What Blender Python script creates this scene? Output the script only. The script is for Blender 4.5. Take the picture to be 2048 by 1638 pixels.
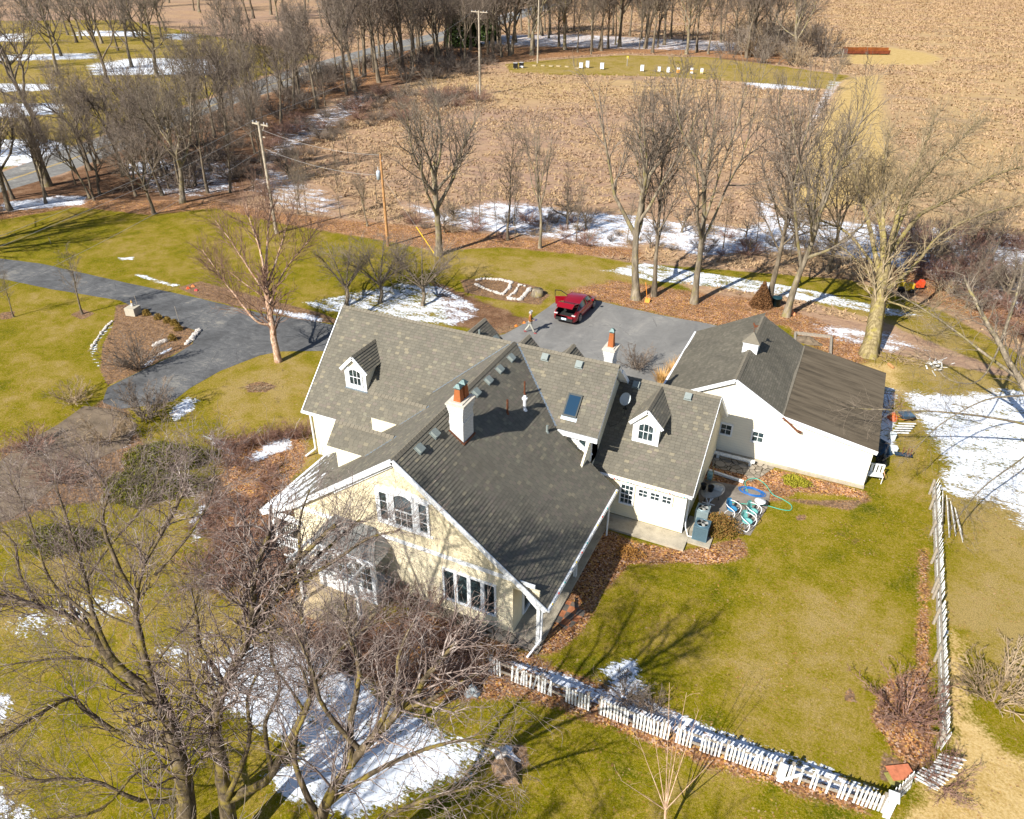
import bpy, math, random
import numpy as np
from mathutils import Vector, Matrix
from mathutils.noise import noise as pnoise
S = bpy.context.scene
for o in list(bpy.data.objects): bpy.data.objects.remove(o)
COL = S.collection
# ------------------------------------------------------------------ camera
CH = 25.0; FPX = 1512.0
TH, RO, YA = math.radians(31.85), math.radians(.365), math.radians(24.98)
_h = np.array([-math.sin(YA), math.cos(YA), 0]); _r = np.array([math.cos(YA), math.sin(YA), 0])
_f = _h*math.cos(TH)+np.array([0, 0, -math.sin(TH)]); _u = _h*math.sin(TH)+np.array([0, 0, math.cos(TH)])
CR = _r*math.cos(RO)+_u*math.sin(RO); CU = -_r*math.sin(RO)+_u*math.cos(RO); CF = _f
cam = bpy.data.cameras.new('camera'); camo = bpy.data.objects.new('camera', cam); COL.objects.link(camo)
cam.sensor_width = 36; cam.lens = FPX/2048*36; cam.clip_start = .2; cam.clip_end = 6000
M4 = Matrix(((CR[0], CU[0], -CF[0], 0), (CR[1], CU[1], -CF[1], 0), (CR[2], CU[2], -CF[2], CH), (0, 0, 0, 1)))
camo.matrix_world = M4; S.camera = camo
def G(px, py, z=0.0):
    "the place at height z that is seen at a point of the photograph (2048 px wide)"
    d = CF*FPX+CR*(px-1024)-CU*(py-819); t = (z-CH)/d[2]
    return np.array([0, 0, CH])+d*t
# ------------------------------------------------------------------ light
SUN_TO = np.array([.32, .945, -.775]); SUN_TO = SUN_TO/np.linalg.norm(SUN_TO)
elev = math.asin(-SUN_TO[2]); az = math.atan2(-SUN_TO[0], -SUN_TO[1])
W = bpy.data.worlds.new('World'); S.world = W; W.use_nodes = True
nt = W.node_tree; nt.nodes.clear()
sky = nt.nodes.new('ShaderNodeTexSky'); sky.sky_type = 'NISHITA'; sky.sun_disc = False
sky.sun_elevation = elev; sky.sun_rotation = az; sky.altitude = 200; sky.air_density = 1.0; sky.dust_density = .6; sky.ozone_density = 1.5
bg = nt.nodes.new('ShaderNodeBackground'); bg.inputs[1].default_value = .075
wo = nt.nodes.new('ShaderNodeOutputWorld'); nt.links.new(sky.outputs[0], bg.inputs[0]); nt.links.new(bg.outputs[0], wo.inputs[0])
sl = bpy.data.lights.new('sun', 'SUN'); sl.energy = 5.0; sl.angle = math.radians(.55); sl.color = (1, .95, .86)
so = bpy.data.objects.new('sun', sl); COL.objects.link(so); so.location = (0, 0, 60)
so.rotation_euler = Vector(SUN_TO).to_track_quat('-Z', 'Y').to_euler()
S.view_settings.view_transform = 'Standard'; S.view_settings.look = 'None'; S.view_settings.gamma = 1
S.view_settings.exposure = .82
S.render.engine = 'CYCLES'
S.cycles.max_bounces = 5; S.cycles.diffuse_bounces = 2; S.cycles.glossy_bounces = 3; S.cycles.transparent_max_bounces = 6
# ------------------------------------------------------------------ objects and tags
def tag(o, label=None, cat=None, group=None, kind=None):
    if label: o['label'] = label
    if cat: o['category'] = cat
    if group: o['group'] = group
    if kind: o['kind'] = kind
    return o
def root(name, loc=(0, 0, 0), label=None, cat=None, group=None, rz=0):
    o = bpy.data.objects.new(name, None); o.empty_display_size = .3; o.location = loc; o.rotation_euler = (0, 0, rz)
    COL.objects.link(o); return tag(o, label, cat, group)
KIDS = {}
def link_mesh(me, name, parent=None):
    o = bpy.data.objects.new(name, me); COL.objects.link(o)
    if parent is not None:
        o.parent = parent; KIDS.setdefault(parent.name, []).append(o)
    return o
def copy_tree(o, parent=None, loc=None, rz=None, sc=None, label=None, group=None):
    c = o.copy(); COL.objects.link(c); c.parent = parent
    if parent is not None: KIDS.setdefault(parent.name, []).append(c)
    if loc is not None: c.location = loc
    if rz is not None: c.rotation_euler = (0, 0, rz)
    if sc is not None: c.scale = (sc, sc, sc) if not hasattr(sc, '__len__') else sc
    if label: c['label'] = label
    if group: c['group'] = group
    for ch in list(KIDS.get(o.name, [])): copy_tree(ch, c)
    return c
def A(*v): return np.array(v, float)
def nrm(v):
    v = np.asarray(v, float); return v/(np.linalg.norm(v)+1e-12)
class MB:
    "collects faces of one mesh; org is taken off every point (the place of the thing's root)"
    def __init__(s, org=(0, 0, 0)): s.v = []; s.f = []; s.uv = []; s.mi = []; s.o = np.array(org, float); s.m = 0; s.sm = []; s.T = None
    def pts(s, P):
        i = len(s.v)
        for p in P:
            if s.T is not None:
                q = s.T @ Vector(p); p = (q[0], q[1], q[2])
            s.v.append((p[0]-s.o[0], p[1]-s.o[1], p[2]-s.o[2]))
        return i
    def face(s, P, uv=None, smooth=False):
        i = s.pts(P); s.f.append(tuple(range(i, i+len(P)))); s.mi.append(s.m); s.sm.append(smooth)
        s.uv.append(uv if uv is not None else [(0, 0)]*len(P)); return s
    def raw(s, P, F, smooth=False):
        i = s.pts(P)
        for f in F:
            s.f.append(tuple(i+k for k in f)); s.mi.append(s.m); s.sm.append(smooth); s.uv.append([(0, 0)]*len(f))
        return s
    def box(s, a, b, rz=0, c=None, uvs=True):
        x0, y0, z0 = a; x1, y1, z1 = b
        P = [A(x, y, z) for z in (z0, z1) for x, y in ((x0, y0), (x1, y0), (x1, y1), (x0, y1))]
        if rz:
            cx, cy = c if c is not None else ((x0+x1)/2, (y0+y1)/2); ca, sa = math.cos(rz), math.sin(rz)
            P = [A(cx+(p[0]-cx)*ca-(p[1]-cy)*sa, cy+(p[0]-cx)*sa+(p[1]-cy)*ca, p[2]) for p in P]
        for f in ((0, 3, 2, 1), (4, 5, 6, 7), (0, 1, 5, 4), (1, 2, 6, 5), (2, 3, 7, 6), (3, 0, 4, 7)):
            Q = [P[k] for k in f]
            if f[0] == 0 and f[1] == 3 or f[0] == 4: u = [(q[0], q[1]) for q in Q]
            elif f in ((0, 1, 5, 4), (2, 3, 7, 6)): u = [(q[0], q[2]) for q in Q]
            else: u = [(q[1], q[2]) for q in Q]
            s.face(Q, u)
        return s
    def obox(s, c, ux, uy, uz, hx, hy, hz):
        c = A(*c); ux, uy, uz = nrm(ux)*hx, nrm(uy)*hy, nrm(uz)*hz
        P = [c+a*ux+b*uy+d*uz for d in (-1, 1) for a, b in ((-1, -1), (1, -1), (1, 1), (-1, 1))]
        return s.raw(P, ((0, 3, 2, 1), (4, 5, 6, 7), (0, 1, 5, 4), (1, 2, 6, 5), (2, 3, 7, 6), (3, 0, 4, 7)))
    def bar(s, p, q, w, h, up=(0, 0, 1)):
        p, q = A(*p), A(*q); d = q-p; L = np.linalg.norm(d); t = d/L
        a = np.cross(t, up)
        if np.linalg.norm(a) < 1e-4: a = np.cross(t, (1, 0, 0))
        a = nrm(a); b = np.cross(a, t)
        return s.obox((p+q)/2, t, a, b, L/2, w/2, h/2)
    def prism(s, poly, n, t):
        "poly (3-D, planar) pushed along n by t"
        n = nrm(n)*t; P = [A(*p) for p in poly]; Q = [p+n for p in P]; k = len(P)
        ax = 0 if abs(n[1]) >= abs(n[0]) else 1
        uv = [(p[ax], p[2]) for p in P]
        s.face(P[::-1], uv[::-1]); s.face(Q, uv)
        for i in range(k):
            j = (i+1) % k; R_ = [P[i], P[j], Q[j], Q[i]]; s.face(R_, [(r[0]+r[1], r[2]) for r in R_])
        return s
    def tube(s, P, r, n=6, cap=True, smooth=True):
        P = np.array(P, float); m = len(P); r = np.broadcast_to(np.array(r, float), (m,))
        T = np.gradient(P, axis=0); T /= np.linalg.norm(T, axis=1)[:, None]+1e-9
        d = nrm(P[-1]-P[0]+1e-6); ref = A(0, 0, 1) if abs(d[2]) < .9 else A(1, 0, 0)
        V = []
        for i in range(m):
            a = nrm(np.cross(T[i], ref)); b = np.cross(T[i], a)
            for k in range(n):
                t = 2*math.pi*k/n; V.append(P[i]+r[i]*(math.cos(t)*a+math.sin(t)*b))
        F = [(i*n+k, i*n+(k+1) % n, (i+1)*n+(k+1) % n, (i+1)*n+k) for i in range(m-1) for k in range(n)]
        s.raw(V, F, smooth)
        if cap:
            s.raw(V[:n], [tuple(range(n))[::-1]]); s.raw(V[-n:], [tuple(range(n))])
        return s
    def cyl(s, c, r, h, n=16, r2=None, smooth=True): return s.tube([c, (c[0], c[1], c[2]+h)], [r, r if r2 is None else r2], n, True, smooth)
    def lathe(s, c, prof, n=16, sx=1, sy=1):
        V = []; m = len(prof)
        for (r, z) in prof:
            for k in range(n):
                t = 2*math.pi*k/n; V.append((c[0]+r*math.cos(t)*sx, c[1]+r*math.sin(t)*sy, c[2]+z))
        return s.raw(V, [(i*n+k, i*n+(k+1) % n, (i+1)*n+(k+1) % n, (i+1)*n+k) for i in range(m-1) for k in range(n)]+[tuple(range(n))[::-1], tuple((m-1)*n+k for k in range(n))], True)
    def build(s, name, mat, parent=None, label=None):
        me = bpy.data.meshes.new(name); me.from_pydata(s.v, [], s.f)
        for m in (mat if isinstance(mat, (list, tuple)) else [mat]): me.materials.append(m)
        me.polygons.foreach_set('material_index', s.mi); me.polygons.foreach_set('use_smooth', s.sm)
        uvl = me.uv_layers.new(name='uv'); uvl.data.foreach_set('uv', [c for f in s.uv for p in f for c in p])
        me.validate(); me.update()
        o = link_mesh(me, name, parent)
        if label: o['label'] = label
        return o
def np_mesh(name, V, F, mat, smooth=True):
    me = bpy.data.meshes.new(name); V = np.asarray(V, np.float32); F = np.asarray(F, np.int32); k = F.shape[1]
    me.vertices.add(len(V)); me.vertices.foreach_set('co', V.ravel()); me.loops.add(F.size); me.loops.foreach_set('vertex_index', F.ravel())
    me.polygons.add(len(F)); me.polygons.foreach_set('loop_start', np.arange(0, F.size, k, dtype=np.int32))
    if smooth: me.polygons.foreach_set('use_smooth', np.ones(len(F), bool))
    me.materials.append(mat); me.update(calc_edges=True); return me
# ------------------------------------------------------------------ node helper
class N:
    def __init__(s, name):
        s.m = bpy.data.materials.new(name); s.m.use_nodes = True; s.t = s.m.node_tree; s.t.nodes.clear()
        s.out = s.t.nodes.new('ShaderNodeOutputMaterial'); s.b = s.t.nodes.new('ShaderNodeBsdfPrincipled')
        s.t.links.new(s.b.outputs[0], s.out.inputs[0]); s.b.inputs['Roughness'].default_value = .85
        s.b.inputs['Specular IOR Level'].default_value = .25
    def n(s, typ, **k):
        x = s.t.nodes.new('ShaderNode'+typ)
        for a, b in k.items(): setattr(x, a, b)
        return x
    def put(s, inp, v):
        if isinstance(v, bpy.types.NodeSocket): s.t.links.new(v, inp)
        elif isinstance(v, (tuple, list)): inp.default_value = (*v, 1) if len(v) == 3 and len(inp.default_value) == 4 else v
        else: inp.default_value = v
    def math(s, op, a, b=0, c=0, clamp=False):
        x = s.n('Math', operation=op, use_clamp=clamp); s.put(x.inputs[0], a); s.put(x.inputs[1], b); s.put(x.inputs[2], c); return x.outputs[0]
    def mix(s, f, a, b, blend='MIX'):
        x = s.n('Mix', data_type='RGBA', blend_type=blend); s.put(x.inputs[0], f); s.put(x.inputs[6], a); s.put(x.inputs[7], b); return x.outputs[2]
    def noise(s, sc, det=3, rough=.6, vec=None, dist=0):
        x = s.n('TexNoise'); x.inputs['Scale'].default_value = sc; x.inputs['Detail'].default_value = det; x.inputs['Roughness'].default_value = rough; x.inputs['Distortion'].default_value = dist
        if vec is not None: s.put(x.inputs['Vector'], vec)
        return x.outputs[0]
    def vor(s, sc, vec=None, out='Color', feat='F1', rnd=1):
        x = s.n('TexVoronoi', feature=feat); x.inputs['Scale'].default_value = sc; x.inputs['Randomness'].default_value = rnd
        if vec is not None: s.put(x.inputs['Vector'], vec)
        return x.outputs[out]
    def ramp(s, f, st, interp='LINEAR'):
        x = s.n('ValToRGB'); x.color_ramp.interpolation = interp; e = x.color_ramp.elements
        while len(e) < len(st): e.new(.5)
        for i, (p, c) in enumerate(st): e[i].position = p; e[i].color = (*c, 1) if len(c) == 3 else c
        s.put(x.inputs[0], f); return x.outputs[0]
    def rng(s, v, a, b, c=0, d=1):
        x = s.n('MapRange', clamp=True); s.put(x.inputs[0], v); x.inputs[1].default_value = a; x.inputs[2].default_value = b; x.inputs[3].default_value = c; x.inputs[4].default_value = d; return x.outputs[0]
    def co(s, k='Object'): return s.n('TexCoord').outputs[k]
    def pos(s): return s.n('NewGeometry').outputs['Position']
    def scl(s, v, sc):
        x = s.n('Mapping'); s.put(x.inputs[0], v); x.inputs['Scale'].default_value = sc; return x.outputs[0]
    def attr(s, k): return s.n('Attribute', attribute_name=k).outputs['Fac']
    def sep(s, v):
        x = s.n('SeparateXYZ'); s.put(x.inputs[0], v); return x.outputs
    def bump(s, h, st=.5, d=.02):
        x = s.n('Bump'); x.inputs['Strength'].default_value = st; x.inputs['Distance'].default_value = d; s.put(x.inputs['Height'], h); s.put(s.b.inputs['Normal'], x.outputs[0])
    def base(s, c, rough=None, metal=None, spec=None):
        s.put(s.b.inputs['Base Color'], c)
        if rough is not None: s.put(s.b.inputs['Roughness'], rough)
        if metal is not None: s.b.inputs['Metallic'].default_value = metal
        if spec is not None: s.b.inputs['Specular IOR Level'].default_value = spec
        return s.m
def plain(name, c, rough=.7, metal=0, var=.12, sc=6, bump=0, spec=.3, bsc=40):
    "painted or raw surface with gentle mottling"
    k = N(name); v = k.co(); f = k.noise(sc, 4, .6, v)
    d = tuple(x*(1-var*1.6) for x in c); e = tuple(min(1, x*(1+var)) for x in c)
    col = k.ramp(f, ((.25, d), (.5, c), (.75, e)))
    if bump: k.bump(k.noise(bsc, 3, .6, v), bump, .01)
    return k.base(col, rough, metal, spec)
# ------------------------------------------------------------------ ground sheet with cover attributes
def gp(pts): return np.array([G(*p)[:2] for p in pts])
def sdist(X, Y, poly):
    "signed distance to a polygon, inside positive"
    n = len(poly); best = np.full(X.shape, 1e9); ins = np.zeros(X.shape, bool)
    for i in range(n):
        ax, ay = poly[i]; bx, by = poly[(i+1) % n]; dx, dy = bx-ax, by-ay
        t = np.clip(((X-ax)*dx+(Y-ay)*dy)/(dx*dx+dy*dy+1e-12), 0, 1)
        best = np.minimum(best, np.hypot(X-ax-t*dx, Y-ay-t*dy))
        c = ((ay > Y) != (by > Y)) & (X < (bx-ax)*(Y-ay)/(by-ay+1e-12)+ax); ins ^= c
    return np.where(ins, best, -best)
def axis(a, b, c, d, st, gr):
    mid = list(np.arange(b, c+1e-6, st)); lo = []; x = b; s = st
    while x > a: s *= gr; x -= s; lo.append(x)
    hi = []; x = mid[-1]; s = st
    while x < d: s *= gr; x += s; hi.append(x)
    return np.array(lo[::-1]+mid+hi)
gx = axis(-2500, -62, 26, 1800, .27, 1.035); gy = axis(-60, 8, 75, 3500, .27, 1.018)
XX, YY = np.meshgrid(gx, gy); nx, ny = len(gx), len(gy)
lawn = [gp([(-500, 452), (-100, 440), (0, 432), (150, 412), (300, 428), (430, 412), (560, 445), (780, 482), (870, 503), (1000, 492), (1150, 505), (1280, 530), (1345, 560), (1400, 590), (1550, 640), (1700, 690), (2100, 770), (2500, 880), (3200, 1500), (3000, 3500), (-1500, 3500), (-3000, 900)]),
        gp([(-900, 60), (-100, 42), (250, 40), (520, 90), (640, 112), (533, 150), (410, 196), (308, 232), (154, 288), (-20, 348), (-600, 500)]),
        gp([(1010, 128), (1100, 120), (1250, 110), (1450, 116), (1600, 138), (1700, 152), (1660, 178), (1500, 165), (1300, 152), (1100, 150), (1020, 145)]),
        gp([(1560, 590), (1760, 640), (1900, 700), (2060, 760), (2060, 720), (1880, 620), (1700, 560), (1450, 540), (1200, 520), (1180, 545)])]
CAP = {(790, 400): .70, (250, 335): .55, (480, 380): .55, (0, 1225): .6, (330, 1270): .55, (1600, 640): .62, (1655, 160): .55, (880, 70): .62, (190, 880): .6, (379, 1040): .7, (395, 870): .7, (335, 820): .72, (400, 1330): .88, (600, 605): .66, (1790, 775): .78, (1190, 541): .68}
snow = [(gp(p), s, CAP.get(p[0], .78)) for p, s in (
    ([(400, 1330), (470, 1290), (560, 1275), (650, 1285), (700, 1330), (760, 1385), (820, 1415), (900, 1470), (990, 1500), (900, 1570), (820, 1610), (700, 1640), (560, 1600), (530, 1540), (600, 1500), (480, 1450), (430, 1420)], .55),
    ([(0, 1225), (100, 1195), (240, 1170), (330, 1180), (320, 1205), (240, 1240), (80, 1270), (0, 1310)], .9),
    ([(-40, 1380), (40, 1385), (35, 1430), (-40, 1490)], .3), ([(-60, 1545), (50, 1590), (120, 1700), (-100, 1700)], .4),
    ([(330, 1270), (420, 1250), (470, 1275), (400, 1330), (330, 1350), (290, 1310)], .8),
    ([(379, 1040), (398, 1000), (420, 1010), (412, 1075), (380, 1090)], .25), ([(395, 870), (420, 865), (470, 890), (480, 915), (440, 905)], .25),
    ([(335, 820), (375, 790), (400, 800), (390, 820), (345, 850)], .3), ([(190, 880), (260, 875), (270, 900), (210, 905)], .3),
    ([(540, 880), (580, 870), (590, 895), (500, 930), (490, 915)], .25),
    ([(600, 605), (700, 585), (800, 565), (890, 572), (950, 605), (965, 635), (900, 655), (780, 640), (650, 625)], .5),
    ([(790, 400), (900, 420), (980, 400), (1050, 405), (1150, 420), (1250, 425), (1350, 440), (1480, 450), (1510, 440), (1500, 400), (1545, 402), (1570, 432), (1700, 440), (1900, 455), (2100, 470), (2300, 700), (2060, 640), (1950, 590), (1850, 555), (1750, 528), (1620, 505), (1500, 510), (1400, 520), (1300, 492), (1200, 497), (1100, 482), (1040, 470), (950, 465), (850, 445)], 1.5),
    ([(1190, 541), (1290, 525), (1400, 543), (1550, 565), (1640, 583), (1750, 610), (1875, 634), (1780, 634), (1700, 618), (1560, 596), (1450, 578), (1300, 562)], .35),
    ([(1600, 640), (1700, 650), (1790, 662), (1860, 700), (1780, 712), (1700, 690), (1640, 670)], .9),
    ([(1790, 775), (1880, 785), (1960, 780), (2048, 775), (2200, 900), (2200, 1120), (2048, 1060), (1990, 1010), (1900, 1000), (1866, 975), (1885, 930), (1852, 870), (1822, 830)], .8),
    ([(990, 1318), (1040, 1322), (1150, 1352), (1200, 1372), (1300, 1400), (1400, 1442), (1560, 1500), (1650, 1530), (1700, 1552), (1790, 1590), (1790, 1606), (1690, 1590), (1560, 1545), (1400, 1490), (1260, 1436), (1150, 1395), (1050, 1350)], .18),
    ([(1195, 1330), (1270, 1318), (1310, 1375), (1300, 1405), (1230, 1390)], .3),
    ([(1868, 1215), (1890, 1200), (1898, 1235), (1905, 1270), (1878, 1290)], .25),
    ([(1760, 770), (1795, 778), (1790, 900), (1750, 900)], .3),
    ([(250, 335), (330, 325), (480, 320), (480, 380), (380, 398), (300, 390)], 1.2), ([(480, 380), (540, 260), (700, 190), (760, 185), (720, 230), (600, 300), (560, 330), (700, 400), (690, 440), (540, 420)], 2.0),
    ([(0, 405), (120, 390), (180, 392), (170, 410), (0, 425)], .5), ([(245, 330), (330, 310), (350, 340), (250, 352)], 1),
    ([(-60, 207), (130, 205), (135, 226), (40, 236), (-60, 236)], .8), ([(170, 128), (260, 115), (420, 118), (450, 135), (430, 150), (300, 150), (180, 152)], 1),
    ([(-60, 278), (100, 277), (150, 292), (140, 305), (60, 330), (-60, 345)], .8), ([(-60, 165), (110, 168), (120, 180), (-60, 188)], 1),
    ([(-60, 110), (200, 105), (200, 118), (-60, 125)], 2), ([(150, 60), (300, 62), (290, 74), (140, 72)], 2), ([(330, 66), (400, 68), (390, 82), (320, 78)], 2), ([(-60, 68), (60, 66), (60, 84), (-60, 84)], 2),
    ([(880, 70), (1150, 68), (1500, 84), (1600, 92), (1500, 104), (1200, 98), (900, 88)], 2.5), ([(990, 30), (1100, 8), (1110, 16), (1010, 48)], 3), ([(1470, 164), (1540, 166), (1640, 177), (1630, 182), (1520, 178)], .8),
    ([(1655, 160), (1690, 160), (1640, 235), (1575, 340), (1548, 410), (1520, 410), (1570, 330), (1620, 230)], .7),
    ([(235, 515), (272, 512), (270, 520), (240, 522)], .3), ([(268, 545), (300, 552), (360, 570), (350, 576), (300, 562), (265, 552)], .25), ([(520, 612), (620, 628), (660, 640), (640, 646), (540, 625)], .3),
    ([(186, 690), (200, 670), (228, 645), (222, 655), (200, 680), (188, 712), (206, 738), (196, 735), (180, 712)], .12),
    ([(282, 733), (300, 718), (318, 705), (345, 692), (348, 698), (320, 712), (298, 732), (284, 738)], .15), ([(1670, 755), (1730, 770), (1700, 790)], .1),
    ([(990, 1495), (1040, 1485), (1065, 1505), (1020, 1500), (985, 1515)], .1), ([(940, 1480), (985, 1500), (960, 1560), (900, 1580)], .5))]
leaf = [(gp(p), s) for p, s in (
    ([(-200, 440), (0, 425), (150, 400), (300, 400), (430, 400), (520, 420), (700, 440), (860, 455), (1000, 470), (1150, 485), (1280, 500), (1290, 520), (1150, 508), (1000, 495), (870, 500), (780, 484), (560, 447), (430, 416), (300, 430), (150, 414), (0, 440)], 1),
    ([(1130, 580), (1230, 560), (1400, 585), (1540, 600), (1640, 640), (1760, 700), (1700, 740), (1640, 700), (1560, 650), (1440, 655), (1330, 632), (1240, 612), (1190, 598)], 1.2),
    ([(1180, 1050), (1280, 1085), (1370, 1100), (1420, 1090), (1480, 1075), (1500, 1110), (1440, 1130), (1330, 1125), (1260, 1130), (1210, 1180), (1180, 1240), (1140, 1290), (1095, 1310), (980, 1290), (1040, 1230), (1100, 1200), (1140, 1130)], .35),
    ([(1400, 920), (1520, 930), (1730, 980), (1740, 1000), (1600, 985), (1520, 1010), (1400, 1000)], .6),
    ([(600, 1290), (760, 1250), (850, 1215), (960, 1270), (1060, 1300), (1090, 1330), (1300, 1400), (1500, 1500), (1780, 1600), (1720, 1625), (1500, 1560), (1300, 1490), (1150, 1430), (1050, 1400), (930, 1400), (820, 1400), (700, 1330)], .6),
    ([(1840, 1100), (1856, 1100), (1862, 1400), (1875, 1520), (1820, 1540), (1780, 1500), (1740, 1430), (1760, 1370), (1830, 1330)], .5),
    ([(440, 880), (600, 855), (620, 900), (560, 1030), (600, 1200), (700, 1290), (580, 1280), (500, 1180), (440, 1080), (450, 980)], .9),
    ([(720, 100), (1000, 95), (1300, 90), (1600, 100), (1600, 128), (1400, 112), (1250, 106), (1100, 116), (1000, 125), (800, 150), (640, 200), (560, 250), (520, 240), (600, 170)], 4),
    ([(1780, 540), (1850, 540), (2060, 600), (2300, 700), (2100, 680), (1900, 620)], 2))]
bed = [(gp(p), s) for p, s in (
    ([(232, 610), (262, 608), (300, 628), (345, 646), (392, 662), (382, 690), (340, 712), (285, 740), (215, 772), (200, 740), (205, 690), (226, 650)], .1),
    ([(140, 629), (165, 619), (190, 627), (165, 640)], .3), ([(0, 625), (30, 622), (25, 637), (0, 640)], .3),
    ([(355, 575), (400, 562), (520, 595), (640, 625), (700, 650), (600, 640), (400, 596)], .2),
    ([(920, 560), (1000, 555), (1080, 575), (1100, 590), (1080, 610), (1000, 600), (930, 585)], .5),
    ([(1000, 655), (1060, 640), (1010, 668), (960, 660)], .4), ([(490, 770), (520, 762), (555, 772), (530, 785), (495, 785)], .3),
    ([(1480, 990), (1620, 1000), (1740, 1000), (1700, 1020), (1560, 1000)], .5), ([(1590, 1030), (1610, 1028), (1612, 1040), (1595, 1042)], .2),
    ([(1690, 1370), (1710, 1385), (1715, 1412), (1690, 1400)], .12), ([(1705, 1485), (1722, 1490), (1726, 1502), (1708, 1498)], .12), ([(1766, 1500), (1830, 1540), (1800, 1570), (1760, 1560)], .3),
    ([(1400, 925), (1500, 950), (1540, 940), (1450, 905)], .2), ([(0, 895), (150, 860), (200, 800), (250, 790), (260, 850), (300, 900), (260, 1000), (120, 1010), (0, 1050)], .8),
    ([(1050, 1480), (1060, 1530), (1010, 1560), (980, 1520)], .3), ([(390, 960), (480, 940), (570, 1000), (560, 1180), (430, 1120), (400, 1040)], 1.0),
    ([(560, 250), (760, 190), (960, 180), (1000, 200), (900, 230), (700, 260), (600, 330), (520, 330)], 5))]
straw = [(gp(p), s) for p, s in (
    ([(1880, 1290), (1910, 1260), (1930, 1300), (1940, 1440), (2100, 1560), (2300, 2200), (1700, 2200), (1800, 1640), (1860, 1560), (1900, 1500)], 1),
    ([(1690, 112), (1780, 95), (1850, 105), (1890, 118), (1850, 130), (1750, 130), (1690, 128)], 3), ([(1690, 155), (1760, 150), (1800, 400), (1650, 420), (1560, 420), (1640, 250)], 3),
    ([(1560, 720), (1800, 730), (1800, 790), (1700, 720)], 1))]
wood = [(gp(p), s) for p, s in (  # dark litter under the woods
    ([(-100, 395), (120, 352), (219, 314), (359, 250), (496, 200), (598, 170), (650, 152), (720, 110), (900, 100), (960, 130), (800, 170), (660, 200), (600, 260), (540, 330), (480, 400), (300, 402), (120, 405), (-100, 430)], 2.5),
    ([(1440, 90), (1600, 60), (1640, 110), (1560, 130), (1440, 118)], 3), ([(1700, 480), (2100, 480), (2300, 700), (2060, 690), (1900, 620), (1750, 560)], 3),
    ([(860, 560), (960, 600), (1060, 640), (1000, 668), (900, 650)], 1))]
def chan(items, near=None):
    out = np.zeros(XX.shape)
    for it in items:
        poly, s = it[:2]; cap = it[2] if len(it) > 2 else 1
        lo, hi = poly.min(0)-s*2, poly.max(0)+s*2
        jx = slice(*np.searchsorted(gx, [lo[0], hi[0]])); jy = slice(*np.searchsorted(gy, [lo[1], hi[1]]))
        if jx.stop <= jx.start or jy.stop <= jy.start: continue
        d = sdist(XX[jy, jx], YY[jy, jx], poly); out[jy, jx] = np.maximum(out[jy, jx], cap*np.clip(.5+d/(2*s), 0, 1))
    return out
V = np.stack([XX.ravel(), YY.ravel(), np.zeros(XX.size)], 1)
ii = (np.arange(ny-1)[:, None]*nx+np.arange(nx-1)[None]).ravel(); F = np.stack([ii, ii+1, ii+nx+1, ii+nx], 1)
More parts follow.
